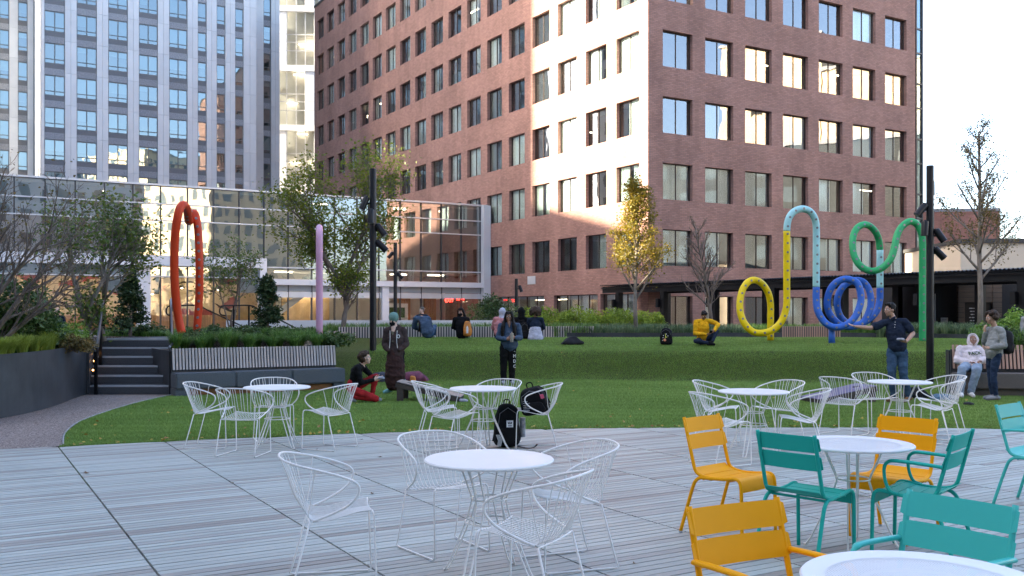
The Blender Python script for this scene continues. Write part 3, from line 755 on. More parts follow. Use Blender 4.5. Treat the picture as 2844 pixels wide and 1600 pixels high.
for (xa, ya), (xb, yb) in zip(pts[:-1], pts[1:]): mb.quad((xa, -6, -0.05), (xb, -6, -0.05), (xb, yb, -0.05), (xa, ya, -0.05))
deck = mb.build('deck', M['dark_hole']); tag(deck, kind='structure')
planks = []
def wp(a, b): p = E1*a + E2*b; return p.x, p.y
PIT = 1.2/14
for ia in range(-14, 16):
    a0 = 1.10 + 1.2*ia + 0.008; a1 = a0 + 1.2 - 0.016
    for ib in range(-110, 130):
        b0 = 6.99 + PIT*ib + (0.008 if ib % 14 == 0 else 0.0054); b1 = 6.99 + PIT*(ib+1) - (0.008 if ib % 14 == 13 else 0.0054)
        cxp, cyp = wp((a0+a1)/2, (b0+b1)/2)
        if cyp < 0.6 or cyp > 14.4 or abs(cxp) > 0.60*cyp + 2.2: continue
        def clip(b):
            ok = [a0 + (a1-a0)*i/24 for i in range(25) if (lambda q: q[1] < yd(q[0]))(wp(a0 + (a1-a0)*i/24, b))]
            if not ok: return None
            return min(ok), max(ok)
        x0, x1 = clip(b0), clip(b1)
        if x0 is None or x1 is None or x0[1]-x0[0] < 0.06 or x1[1]-x1[0] < 0.06: continue
        u = CX + F*cxp/cyp; vis = -40 < u < 2880 and HV + F*H/cyp < 1640
        planks.append((-(1.0 if vis else 0)/(cyp*cyp), cyp, x0, x1, b0, b1))
planks.sort(key=lambda q: (q[0], q[1]))
rp = random.Random(3)
def plank_geo(mb, x0, x1, b0, b1):
    dz = rp.uniform(-0.0012, 0.0012); i = len(mb.v)
    for z in (-0.03, dz):
        for (a, b) in ((x0[0], b0), (x0[1], b0), (x1[1], b1), (x1[0], b1)):
            X, Y = wp(a, b); mb.v.append(V((X, Y, z)))
    for f in ((4,5,6,7), (0,1,5,4), (1,2,6,5), (2,3,7,6), (3,0,4,7)): mb.f.append(tuple(i+k for k in f)); mb.m.append(0)
for q in planks[:300]:
    mb = MB(); plank_geo(mb, *q[2:]); mb.build('plank', M['deck_wood'], deck)
mb = MB()
for q in planks[300:]: plank_geo(mb, *q[2:])
tag(mb.build('planks', M['deck_wood'], deck), kind='stuff')
# ---- lawn
def lawn_np(x, y):
    ss = lambda t: (lambda q: q*q*(3-2*q))(np.clip(t, 0, 1))
    s0 = 22.55 + 0.28*np.sin(x*0.35+1) + 0.10*np.sin(x*0.9+0.4)
    z = 0.64*ss((y-s0)/1.75) + 0.23*ss((y-s0-0.7)/4.8)
    return z + 0.012*np.sin(x*1.1+0.7*y)*np.sin(y*0.8-0.5*x)*ss((y-16)/4) - 0.012
def lawn_z(x, y): return float(lawn_np(np.float64(x), np.float64(y)))
def turf_material():
    m, nt, p = new_mat('turf'); c = _coord(nt, 'Object')
    n1 = _noise(nt, 0.6, 4, 0.6, c); n2 = _noise(nt, 55, 3, 0.8, c); n3 = _noise(nt, 14, 4, 0.7, c)
    st = nt.nodes.new('ShaderNodeMapping'); st.inputs['Scale'].default_value = (0.6, 6, 1); nt.links.new(c, st.inputs[0])
    n4 = _noise(nt, 1.5, 4, 0.6, st.outputs[0])
    a = _mix(nt, _ramp(nt, n2, [(0.32, 0.0), (0.68, 1.0)]), (0.014, 0.026, 0.0012), (0.075, 0.11, 0.004))  # base colour darkened to stand for shade between the blades
    a = _mix(nt, 1.0, a, _ramp(nt, n1, [(0.3, 0.86), (0.7, 1.14)]), 'MULTIPLY'); a = _mix(nt, 1.0, a, _ramp(nt, n3, [(0.3, 0.85), (0.7, 1.15)]), 'MULTIPLY')
    a = _mix(nt, 1.0, a, _ramp(nt, n4, [(0.3, 0.90), (0.7, 1.10)]), 'MULTIPLY')
    nt.links.new(a, p.inputs['Base Color']); p.inputs['Roughness'].default_value = 0.75; p.inputs['Specular IOR Level'].default_value = 0.25
    b = nt.nodes.new('ShaderNodeBump'); b.inputs['Strength'].default_value = 0.9; b.inputs['Distance'].default_value = 0.03
    nt.links.new(n2, b.inputs['Height']); nt.links.new(b.outputs[0], p.inputs['Normal'])
    return m
M['turf'] = turf_material()
mb = MB(); xs = [-13 + 0.25*i for i in range(113)]; ys = [9.0 + 0.25*i for i in range(83)]
for y in ys:
    for x in xs: mb.v.append(V((x, y, lawn_z(x, y) if x > -5.4 or y < 20.5 else min(lawn_z(x, y), -0.012))))
nx = len(xs)
for j in range(len(ys)-1):
    for i in range(nx-1): mb.f.append((j*nx+i, j*nx+i+1, (j+1)*nx+i+1, (j+1)*nx+i)); mb.m.append(0)
lawn = mb.build('lawn', M['turf'], smooth='all'); tag(lawn, kind='structure')
# short pile blades (uneven edge at the deck and fine grain), one uncountable mass
M['blade'] = leaf_mat('blade', (0.15, 0.25, 0.045), (0.22, 0.36, 0.07), (0.30, 0.45, 0.115), tr=0.3, rough=0.5, spec=0.5)
rb = random.Random(5)
PATH_R = [(11.72, -5.51), (12.88, -6.03), (14.19, -6.44), (15.69, -6.66), (17.12, -6.77), (18.6, -6.73), (19.2, -6.7)]
def turf_blades():
    rs = np.random.RandomState(5); n = 1900000
    y = 11.2 + 18.0*rs.uniform(0, 1, n)**1.15; x = rs.uniform(-1, 1, n)*(0.56*y + 0.4)
    dk = np.interp(x, [d[0] for d in DECK], [d[1] for d in DECK]); pr = np.interp(y, [d[0] for d in PATH_R], [d[1] for d in PATH_R])
    ok = (y > dk + 0.01) & ~((y < 19.2) & (x < pr)) & ~((x < -3.6) & (y > 18.7 + 0.62*(x + 6.6))) & ~((x > 8.7) & (y > 18.6) & (y < 19.5)) & (rs.uniform(0, 1, n) < np.clip(14.0/y, 0.3, 1))
    x, y = x[ok], y[ok]; n = len(x)
    z = lawn_np(x, y)
    w = 0.0030 + 0.00013*y; h = 0.030*rs.uniform(0.6, 1.3, n); a = rs.uniform(0, 6.283, n); b = rs.uniform(0, 6.283, n); l = 0.7*h; ez = 0.02; gx = (lawn_np(x+ez, y) - z)/ez; gy = (lawn_np(x, y+ez) - z)/ez; gn = np.sqrt(1+gx*gx+gy*gy); px_, py_, pz_ = -gx/gn*h, -gy/gn*h, h/gn
    dx, dy = np.cos(a)*w, np.sin(a)*w
    P = np.stack([np.stack([x-dx, y-dy, z], 1), np.stack([x+dx, y+dy, z], 1), np.stack([x+px_+np.cos(b)*l, y+py_+np.sin(b)*l*0.8, z+pz_+gy*np.sin(b)*l*0.8], 1)], 1).reshape(-1, 3)
    me = np_mesh('turf_pile', P, np.arange(3*n).reshape(n, 3), np.clip(0.62*rs.uniform(0, 1, n) + 0.19*(1 + np.sin(x*0.9 + 2*np.sin(y*0.6))*np.sin(y*1.3 + 1.5*np.sin(x*0.45))) + 0.10*np.sin(y*11 + 2.5*np.sin(x*0.8)), 0, 1), M['blade'])
    tag(link('turf_pile', me), 'short green artificial turf pile on the lawn', 'turf', kind='stuff')
turf_blades()
# fallen yellow leaves strewn over lawn
M['fallen'] = leaf_mat('fallen', (0.40, 0.24, 0.04), (0.55, 0.38, 0.06), (0.30, 0.14, 0.05), tr=0.1)
vs, fs, rn = [], [], []
for k in range(520):
    if k < 330:
        y = 11.6 + 13*rb.random()**1.3; x = rb.uniform(-0.5*y, 0.52*y)
        if y < yd(x)+0.03 or (y < 19.2 and x < lerp_tab(PATH_R, y)) or (x < -3.7 and y > 19): continue
        z = lawn_z(x, y) + 0.028
    else:
        x = rb.uniform(-5.4, 8); y = yd(x) + abs(rb.gauss(0, 0.10)) + 0.01; z = 0.014
    s = rb.uniform(0.014, 0.034); a = rb.uniform(0, 6.28); c, d = math.cos(a)*s, math.sin(a)*s; t = rb.uniform(-0.6, 0.6)*s
    i = len(vs); vs += [(x-c, y-d, z), (x+d*0.6, y-c*0.6, z+t+0.006), (x+c, y+d, z+0.004), (x-d*0.6, y+c*0.6, z-t+0.008)]; fs.append((i, i+1, i+2, i+3)); rn.append(rb.random())
me = bpy.data.meshes.new('fallen_leaves'); me.from_pydata(vs, [], fs); me.materials.append(M['fallen'])
me.attributes.new('rnd', 'FLOAT', 'FACE').data.foreach_set('value', rn)
tag(link('fallen_leaves', me), 'small fallen yellow leaves strewn over the lawn and along the deck edge', 'fallen leaves', kind='stuff')
# ---- resin gravel path
def gravel_material():
    m, nt, p = new_mat('resin_gravel'); c = _coord(nt, 'Object')
    vo = nt.nodes.new('ShaderNodeTexVoronoi'); vo.inputs['Scale'].default_value = 75; nt.links.new(c, vo.inputs['Vector'])
    sp = nt.nodes.new('ShaderNodeSeparateColor'); nt.links.new(vo.outputs['Color'], sp.inputs[0])
    a = _ramp(nt, sp.outputs[0], [(0.0, (0.075, 0.05, 0.042)), (0.35, (0.19, 0.14, 0.12)), (0.7, (0.30, 0.24, 0.21)), (1.0, (0.44, 0.38, 0.34))])
    a = _mix(nt, 1.0, a, _ramp(nt, _noise(nt, 0.8, 4, 0.6, c), [(0.3, 0.88), (0.7, 1.1)]), 'MULTIPLY')
    nt.links.new(a, p.inputs['Base Color']); p.inputs['Roughness'].default_value = 0.7
    b = nt.nodes.new('ShaderNodeBump'); b.inputs['Strength'].default_value = 0.8; b.inputs['Distance'].default_value = 0.012; b.invert = True
    nt.links.new(vo.outputs['Distance'], b.inputs['Height']); nt.links.new(b.outputs[0], p.inputs['Normal']); return m
M['gravel'] = gravel_material()
mb = MB(); rr = smooth_path([(x, y, 0) for (y, x) in PATH_R], 4)
edge = [(p.x, p.y) for p in rr]
L = [(-12, 9.0)] + [(-13.0, y) for y in (12, 19.3)] + [(-6.7, 19.3)] + edge[::-1] + [(x, yd(x)-0.02) for x in (-5.6, -6.4, -7.4, -9, -12)]
i = len(mb.v); mb.v += [V((x, y, -0.004)) for (x, y) in L[1:]]; mb.f.append(tuple(range(i, len(mb.v)))[::-1]); mb.m.append(0)
tag(mb.build('path', M['gravel']), kind='structure')
mb = MB(); mb.tube([V((p.x-0.01, p.y, 0.004)) for p in rr], 0.012, 5); tag(mb.build('path_edging', M['granite']), 'thin grey metal strip between gravel path and lawn', 'edging')
# ---- upper terrace sheets
M['terrace_stone'] = mat('terrace_stone', (0.23, 0.21, 0.19), 0.8, var=0.2, scale=2, bump=0.2)
mb = MB(); mb.box(-45, 22.9, 0.0, -5.0, 31.0, 1.05); mb.box(-4.998, 29.4, 0, 1.6, 35.2, 0.84); mb.box(-14, 31.002, 0, -5.0, 35.2, 0.84); mb.box(1.602, 29.4, 0.0, 60, 50, 0.839); mb.box(13.5, 20.5, 0, 60, 29.3, 0.838); mb.box(-45, 31.004, -0.1, 60, 80, 0.05)
tag(mb.build('terrace', M['gravel']), kind='structure')
M['soil'] = mat('soil', (0.05, 0.035, 0.025), 0.95, var=0.4, scale=12, bump=0.6)
# ---- left curved steel planter
PW = [(-11.5, 9.6), (-9.4, 10.9), (-8.35, 12.6), (-7.95, 14.3), (-7.88, 15.4), (-8.02, 16.7), (-8.36, 18.2), (-8.50, 19.0), (-8.86, 20.0), (-9.22, 21.0)]
pw = smooth_path([(x, y, 0) for x, y in PW], 8)
left_pl = empty('steel_planter', (-8, 15, 0), 0, 'curved dark steel planter wall beside gravel path and steps', 'planter')
mb = MB()
for p, q in zip(pw[:-1], pw[1:]):
    n = (q-p).cross(V((0, 0, 1))).normalized()*0.02
    za, zb = 0.985, 0.985
    a, b, c, d = p+n, q+n, q-n, p-n; U = V((0, 0, za))
    mb.quad(a, b, b+U, a+U); mb.quad(c, d, d+U, c+U); mb.quad(a+U, b+U, c+U, d+U)
o = mb.build('wall', M['steel_black'], left_pl, smooth=True); o.location = (8, -15, 0)
mb = MB(); mb.v += [V((p.x-0.03, p.y, 0.90)) for p in pw] + [V((-22, 21, 0.90)), V((-22, 9, 0.90))]; mb.f.append(tuple(range(len(mb.v)))[::-1]); mb.m.append(0)
o = mb.build('soil', M['soil'], left_pl); o.location = (8, -15, 0)
# ---- steps
M['step_stone'] = mat('step_stone', (0.06, 0.063, 0.07), 0.55, var=0.5, scale=60, bump=0.1)
M['nosing'] = mat('nosing', (0.42, 0.44, 0.46), 0.45, 0.2, 0.1)
stairs = empty('steps', (-7.55, 19.0, 0), 0, 'six dark stone steps between two planters with metal handrails', 'steps')
for k in range(6):
    mb = MB(); z0, z1 = 0.175*k, 0.175*(k+1); y0 = 0.4*k
    SH = -0.148*k; mb.box(-0.88+SH, y0, z0, 0.90+SH+(0.1 if k else 0), y0+0.42 if k < 5 else y0+2.6, z1-0.001*k)
    s = mb.build('step', M['step_stone'], stairs, bevel=0.008)
    mb = MB(); mb.box(-0.86+SH, y0-0.006, z1-0.032, 0.88+SH, y0+0.05, z1+0.003); mb.build('nosing', M['nosing'], s)
M['warm_led'] = emit_mat('warm_led', (1.0, 0.45, 0.12), 2)
for (x, y, z) in ((-0.93, 0.25, 0.45), (-1.19, 0.95, 0.75), (-1.06, 0.6, 0.62)):
    mb = MB(); mb.box(x, y, z, x+0.02, y+0.03, z+0.03); mb.build('step_light', M['warm_led'], stairs)
mb = MB(); mb.beam((-0.90, 0.0, 0.49), (-1.66, 2.05, 0.49), 0.04, 0.98); mb.beam((0.92, 0.0, 0.47), (0.16, 2.05, 0.47), 0.03, 0.94); mb.build('cheek_wall', M['steel_black'], stairs)
M['rail_metal'] = mat('rail_metal', (0.16, 0.17, 0.19), 0.28, 0.8, 0.1)
for x, lab in ((-0.72, 'black posted handrail with steel top rail against the curved planter by the steps'), (0.78, 'black posted handrail with steel top rail against the slatted bench by the steps')):
    h = empty('handrail', (-7.55+x, 19.0, 0), 0, lab, 'handrail', 'handrails at the steps')
    rail = smooth_path([(0, -0.10, 0.86), (0, -0.16, 0.95), (0, 0.05, 1.02), (0, 0.9, 1.38), (0, 1.9, 1.82), (0, 2.2, 1.92), (0, 2.35, 1.92)], 6)
    rail = [V((p.x - 0.37*max(0, p.y), p.y, p.z)) for p in rail]; mb = MB(); mb.tube(rail, 0.024, 8); mb.build('top_rail', M['rail_metal'], h, smooth=True)
    rail2 = [p + V((0.0, 0.03, -0.11)) for p in rail[6:-3]]
    mb = MB(); mb.tube(rail2, 0.016, 6); mb.build('lower_rail', M['black_metal'], h, smooth=True)
    for (y, z0, z1) in ((-0.06, 0, 0.93), (1.1, 0.5, 1.46), (2.2, 1.05, 1.92)):
        xo = -0.37*max(0, y); mb = MB(); mb.box(xo-0.03, y-0.02, z0, xo+0.03, y+0.02, z1); mb.build('post', M['black_metal'], h)
# far guard rails beyond the top of the steps
for x0, sgn, lab in ((-8.7, -1, 'looped black guard rail at the far flight nearer the small conifer'), (-7.3, 1, 'looped black guard rail at the far flight behind the orange loop')):
    h = empty('guard_rail', (x0, 25.0, 1.05), 0, lab, 'handrail', 'guard rails beyond the steps'); h.scale = (0.8, 0.8, 0.8)
    pth = smooth_path([(-0.25, 0, 0.62), (-0.42, 0, 0.66), (-0.46, 0, 0.8), (-0.38, 0, 0.93), (-0.1, 0, 0.95), (0.55, 0, 0.95), (0.75, 0.5, 0.8), (1.5, 2.2, 0.2)], 6)
    mb = MB(); mb.tube(pth, 0.025, 7); mb.build('rail', M['black_metal'], h, smooth=True)
    for x, y in ((0.0, 0), (0.5, 0)):
        mb = MB(); mb.box(x-0.025, y-0.02, -0.1, x+0.025, y+0.02, 0.94); mb.build('post', M['black_metal'], h)
# ---- slatted bench planters
M['bench_conc'] = mat('bench_conc', (0.085, 0.10, 0.115), 0.7, var=0.35, scale=70, bump=0.15)
M['bench_conc2'] = mat('bench_conc2', (0.115, 0.105, 0.10), 0.75, var=0.35, scale=70, bump=0.15)
M['slat_grey'] = mat('slat_grey', (0.46, 0.41, 0.38), 0.6, var=0.15, scale=5, stretch=(8, 8, 0.7), objvar=0.12)
M['slat_red'] = mat('slat_red', (0.42, 0.27, 0.21), 0.6, var=0.15, scale=5, stretch=(8, 8, 0.7), objvar=0.15)
M['rust'] = mat('rust', (0.23, 0.10, 0.035), 0.8, var=0.4, scale=6, bump=0.2)
def slat_bench(loc, rz, L, label, nsl, sm, cm, curve=0.0, z_back=(0.50, 0.93), depth=2.2, seat_d=0.48):
    e = empty('planter_bench', loc, rz, label, 'bench', 'slatted planter benches')
    n = 3
    for i in range(n):      # seat blocks with joints
        x0, x1 = L*i/n, L*(i+1)/n-0.006
        mb = MB(); mb.box(x0, 0, 0.15, x1, seat_d, 0.45); mb.build('seat_block', cm, e, bevel=0.02)
    mb = MB(); mb.box(0.0, 0.05, 0, 0.25, seat_d, 0.15); mb.box(L-0.25, 0.05, 0, L, seat_d, 0.15); mb.box(0.25, 0.14, 0, L-0.25, seat_d, 0.149); mb.build('plinth', cm, e)
    mb = MB(); mb.box(0.26, 0.10, 0.0, L-0.26, 0.13, 0.13); mb.build('toe_strip', M['rust'] if cm == M['bench_conc'] else cm, e)
    mb = MB(); mb.box(0.02, seat_d+0.04, 0, L-0.02, seat_d+0.10, 0.9); mb.box(0, seat_d+0.1, 0, 0.04, depth, 0.88); mb.box(L-0.04, seat_d+0.1, 0, L, depth, 0.88)
    mb.build('backing', M['steel_black'], e)
    s = MB(); s.box(-0.021, -0.011, 0, 0.021, 0.011, z_back[1]-z_back[0]); sme = s.mesh('slat', sm, bevel=0.003)
    for i in range(nsl):
        o = link('slat', sme, e, (0.06 + (L-0.12)*i/(nsl-1), seat_d-0.03+0.0, z_back[0])); o.rotation_euler = (R(-9), 0, 0)
    mb = MB(); mb.box(0.04, seat_d+0.1, 0.4, L-0.04, depth, 0.86); mb.build('soil', M['soil'], e)
    return e
slat_bench((-6.50, 18.45, -0.01), R(32.5), 3.5, 'grey slatted planter bench beside the steps on dark stone seat blocks', 54, M['slat_grey'], M['bench_conc'])
slat_bench((8.72, 18.62, -0.01), R(-8), 4.2, 'reddish slatted planter bench at the lawn edge with a person reclining on it', 58, M['slat_red'], M['bench_conc2'], z_back=(0.52, 1.0), depth=0.8)
# far low slatted benches on the raised lawn rim
def far_bench(p0, p1, z, label, n, sm):
    e = empty('slatted_wall', p0, math.atan2(p1.y-p0.y, p1.x-p0.x), label, 'slatted wall', 'far slatted planter edges'); L = (p1-p0).length
    mb = MB(); mb.box(0, 0.03, z-0.2, L, 0.3, z+0.34); mb.build('backing', M['steel_black'], e)
    s = MB(); s.box(-0.02, 0, 0, 0.02, 0.02, 0.36); sme = s.mesh('slat', sm)
    for i in range(n): link('slat', sme, e, (0.03+(L-0.06)*i/(n-1), 0.0, z))
far_bench(AT(940, 868, 28.7)*1.0 - V((0, 0, H)), AT(1650, 868, 30.2) - V((0, 0, H)), 0.84, 'long pale slatted planter edge behind the seated students', 100, M['slat_grey'])
far_bench(AT(2172, 868, 30.0) - V((0, 0, H)), AT(2335, 868, 30.0) - V((0, 0, H)), 0.84, 'short reddish slatted planter edge between yellow and blue loops', 26, M['slat_red'])
# low black steel edging
ed = [(1575, 29.6), (1800, 29.6), (2050, 29.7), (2172, 29.9)]; ed2 = [(2335, 29.9), (2450, 29.2), (2600, 28.3), (2720, 27.4)]
for e_, lab in ((ed, 'low black steel bed edging behind the man in yellow'), (ed2, 'low black steel bed edging behind the green loop')):
    P = [AT(u, 868, y) for (u, y) in e_]; mb = MB()
    for a, b in zip(P[:-1], P[1:]): mb.beam((a.x, a.y, 0.90), (b.x, b.y, 0.90), 0.03, 0.20)
    tag(mb.build('bed_edging', M['steel_black']), lab, 'edging', 'bed edgings')
# pale kerb line in front of the podium
mb = MB(); mb.box(-10.5, 35.0, 0.9, 0.5, 35.3, 1.34); tag(mb.build('low_wall', M['white_panel']), 'low pale ledge behind the liriope bed before the glass podium', 'wall')
# ================================================================ VEGETATION
def leaf_cloud(name, C, size, matl, rs, aspect=0.55, droop=0.3, jit=0.35, clump=None):
    """C: (n,3) leaf positions; each leaf a small folded rhombus (two triangles as a quad)"""
    n = len(C); d = rs.normal(size=(n, 3)); d[:, 2] = d[:, 2]*0.6 - droop; d /= np.linalg.norm(d, axis=1, keepdims=True)
    r = rs.normal(size=(n, 3)); s = np.cross(d, r); s /= np.linalg.norm(s, axis=1, keepdims=True) + 1e-9
    L = size*(1 + jit*rs.uniform(-1, 1, n))[:, None]
    nrm = np.cross(d, s)
    a = C; b = C + d*L*0.45 + s*L*aspect*0.5 + nrm*L*0.08; c = C + d*L; e = C + d*L*0.45 - s*L*aspect*0.5 + nrm*L*0.08
    verts = np.stack([a, b, c, e], 1).reshape(-1, 3); f = np.arange(4*n).reshape(n, 4)
    rn = rs.uniform(0, 1, n) if clump is None else np.clip(0.6*clump + 0.4*rs.uniform(0, 1, n), 0, 1)
    return np_mesh(name, verts, f, rn, matl)
M['bark'] = mat('bark', (0.16, 0.125, 0.10), 0.9, var=0.3, scale=14, bump=0.5, stretch=(1, 1, 0.3))
M['bark_pale'] = mat('bark_pale', (0.20, 0.17, 0.14), 0.9, var=0.3, scale=14, bump=0.4, stretch=(1, 1, 0.3))
M['leaf_green'] = leaf_mat('leaf_green', (0.09, 0.135, 0.02), (0.19, 0.24, 0.032), (0.34, 0.31, 0.05), tr=0.45)
M['leaf_mid'] = leaf_mat('leaf_mid', (0.07, 0.125, 0.025), (0.145, 0.21, 0.045), (0.27, 0.26, 0.06))
M['leaf_gold'] = leaf_mat('leaf_gold', (0.13, 0.14, 0.02), (0.26, 0.195, 0.02), (0.40, 0.26, 0.025), tr=0.45)
M['leaf_dry'] = leaf_mat('leaf_dry', (0.09, 0.085, 0.03), (0.19, 0.14, 0.045), (0.28, 0.19, 0.06))
M['leaf_dark'] = leaf_mat('leaf_dark', (0.035, 0.07, 0.022), (0.075, 0.13, 0.035), (0.14, 0.20, 0.06), tr=0.2, rough=0.4)
M['leaf_bright'] = leaf_mat('leaf_bright', (0.07, 0.15, 0.022), (0.16, 0.29, 0.04), (0.26, 0.39, 0.06), tr=0.3)
M['leaf_conifer'] = leaf_mat('leaf_conifer', (0.022, 0.05, 0.018), (0.045, 0.085, 0.028), (0.08, 0.10, 0.035), tr=0.15)
M['leaf_fern'] = leaf_mat('leaf_fern', (0.14, 0.22, 0.03), (0.26, 0.36, 0.045), (0.42, 0.47, 0.06), tr=0.4)
M['grass_dark'] = leaf_mat('grass_dark', (0.065, 0.145, 0.025), (0.125, 0.245, 0.045), (0.21, 0.35, 0.08), tr=0.3)
M['grass_lime'] = leaf_mat('grass_lime', (0.22, 0.29, 0.045), (0.36, 0.45, 0.075), (0.50, 0.56, 0.14), tr=0.4)
M['grass_blue'] = leaf_mat('grass_blue', (0.06, 0.115, 0.05), (0.12, 0.19, 0.085), (0.22, 0.27, 0.14), tr=0.3)

def grow(r, base, stems, shape, levels=3, r0=0.06, up=0.35, wob=0.12):
    """returns list of (path, radii) and twig tips.  stems: list of (start, dir, length, radius)."""
    tubes, tips = [], []
    def br(p, d, L, rad, lv):
        n = 5 if lv == 0 else 4; pts = [p.copy()]; q = p.copy(); dd = d.copy()
        for i in range(n):
            dd = (dd + V((r.gauss(0, wob), r.gauss(0, wob), r.gauss(0, wob*0.6) + up*0.12*(1 if lv else 0.3)))).normalized()
            q = q + dd*(L/n); pts.append(q.copy())
        rads = [max(0.0035, rad*(1 - 0.62*i/n)) for i in range(n+1)]
        tubes.append((pts, rads, lv))
        if lv >= levels: tips.append((pts[-1], dd)); tips.append((pts[-3], dd)); tips.append((pts[-2], dd)); return
        nb = shape['n'][lv]
        for k in range(nb):
            t = shape['t0'][lv] + (1-shape['t0'][lv])*(k + r.random())/nb
            i = min(n-1, int(t*n)); f = t*n - i; s = pts[i].lerp(pts[i+1], f)
            az = 2.399*k + r.uniform(-0.5, 0.5); ax = dd.orthogonal().normalized(); ax.rotate(Matrix.Rotation(az, 3, dd))
            sp = shape['ang'][lv]*r.uniform(0.75, 1.2); nd = (dd*math.cos(sp) + ax*math.sin(sp) + V((0, 0, up*0.3))).normalized()
            LL = L*shape['len'][lv]*(1 - shape.get('taper', 0.5)*t)*r.uniform(0.8, 1.2)
            br(s, nd, LL, max(0.004, rads[i]*0.55), lv+1)
        tips.append((pts[-1], dd))
    for (p, d, L, rad) in stems: br(V(p), V(d).normalized(), L, rad, 0)
    return tubes, tips
def tree(name, label, loc, stems, shape, leafm, nleaf, lsize, barkm, seed, levels=3, up=0.35, wob=0.12, spread=0.10, keep=None, group=None, cat='tree', along=True, droop=0.3):
    r = random.Random(seed); rs = np.random.RandomState(seed)
    e = empty(name, loc, 0, label, cat, group)
    tubes, tips = grow(r, None, stems, shape, levels, up=up, wob=wob)
    tr, tw = MB(), MB()
    for (pts, rads, lv) in tubes: (tr if lv == 0 else tw).tube(pts, rads, 7 if lv == 0 else 5 if lv == 1 else 3)
    tr.build('trunk', barkm, e, smooth='all')
    if tw.f: tag(tw.build('branches', barkm, e, smooth='all'), kind='stuff')
    if nleaf:
        T = np.array([[*t[0]] for t in tips])
        if keep is not None: T = T[[i for i in range(len(T)) if keep(T[i], r)]]
        if len(T):
            cl = rs.uniform(0, 1, len(T)); idx = rs.randint(0, len(T), nleaf)
            C = T[idx] + rs.normal(size=(nleaf, 3))*spread
            link('crown', leaf_cloud('crown', C, lsize, leafm, rs, clump=cl[idx], droop=droop), e)
    return e
# green tree right of the orange loop
vase = dict(n=[9, 6, 4], t0=[0.42, 0.25, 0.2], ang=[0.62, 0.6, 0.7], len=[0.62, 0.55, 0.5], taper=0.35)
tree('green_tree', 'broad leafy green tree with forked trunk behind the pink pole', (AT(954, 868, 30).x, 30.0, 0.9),
     [((0, 0, 0), (0, 0, 1), 1.6, 0.10), ((0, 0, 1.35), (-0.28, 0.1, 1), 2.9, 0.075), ((0, 0, 1.3), (0.12, 0.1, 1), 3.3, 0.08), ((0, 0, 1.2), (0.55, -0.1, 1), 2.1, 0.06), ((0, 0, 1.25), (-0.75, -0.1, 0.95), 1.8, 0.055)],
     vase, M['leaf_green'], 13500, 0.10, M['bark'], 4, up=0.3, spread=0.19, keep=lambda t, r: t[2] > 1.6)
# golden pyramidal tree
pyr = dict(n=[26, 6, 3], t0=[0.23, 0.2, 0.2], ang=[0.8, 0.6, 0.7], len=[0.40, 0.5, 0.5], taper=0.80)
tree('golden_tree', 'narrow conical tree with golden autumn leaves before the brick corner', (AT(1767, 868, 31).x, 31.0, 0.88),
     [((0, 0, 0), (0, 0, 1), 4.8, 0.075)], pyr, M['leaf_gold'], 9500, 0.08, M['bark_pale'], 9, up=0.55, wob=0.05, spread=0.11)
# bare tree
bare = dict(n=[26, 8, 5], t0=[0.2, 0.2, 0.2], ang=[0.8, 0.6, 0.6], len=[0.46, 0.5, 0.55], taper=0.72)
tree('bare_tree', 'leafless twiggy tree beside the yellow loop', (AT(1978, 868, 33).x, 33.0, 0.88),
     [((0, 0, 0), (0, 0, 1), 3.8, 0.075)], bare, M['leaf_dry'], 130, 0.06, M['bark'], 12, up=0.5, wob=0.06, spread=0.06)
# sparse right tree
tree('sparse_tree', 'tall sparse tree with small brown leaves beside the black lamp post and canopy', (AT(2722, 868, 27.5).x, 27.5, 0.85),
     [((0, 0, 0), (0.01, 0, 1), 6.0, 0.085)], dict(n=[24, 6, 3], t0=[0.28, 0.2, 0.2], ang=[0.85, 0.55, 0.6], len=[0.38, 0.55, 0.5], taper=0.82), M['leaf_dry'], 5200, 0.065, M['bark_pale'], 21, up=0.6, wob=0.05, spread=0.10, keep=lambda t, r: r.random() < (0.35 if t[2] > 4.2 else 0.7 if t[2] > 3 else 1))
# left multi-stem trees
ms = dict(n=[7, 5, 4], t0=[0.35, 0.2, 0.2], ang=[0.6, 0.65, 0.7], len=[0.55, 0.55, 0.5], taper=0.4)
tree('multi_stem_tree', 'multi-stemmed green tree above the planter hedge near the lit mural window', (AT(232, 868, 20.5).x, 20.5, 0.9),
     [((0, 0, 0), (0.1, 0, 1), 0.7, 0.085), ((0, 0, 0.6), (-0.25, 0, 1), 1.9, 0.045), ((0, 0, 0.6), (0.15, 0.1, 1), 2.1, 0.05), ((0.05, 0, 0.6), (0.4, 0.1, 1), 1.9, 0.045), ((0, 0, 0.6), (0.0, -0.2, 1), 1.9, 0.04)],
     ms, M['leaf_mid'], 2500, 0.09, M['bark_pale'], 31, spread=0.14)
tree('multi_stem_tree', 'slender green tree leaning right of the multi-stemmed one by the handrail', (AT(290, 868, 20.9).x, 20.9, 1.0),
     [((0, 0, 0), (-0.02, 0, 1), 1.0, 0.06), ((0, 0, 0.95), (0.35, 0, 1), 1.7, 0.04), ((0, 0, 0.9), (-0.2, 0.1, 1), 1.8, 0.04), ((0, 0, 0.9), (0.75, 0, 0.9), 1.2, 0.03)],
     ms, M['leaf_mid'], 1800, 0.095, M['bark_pale'], 33, spread=0.14)
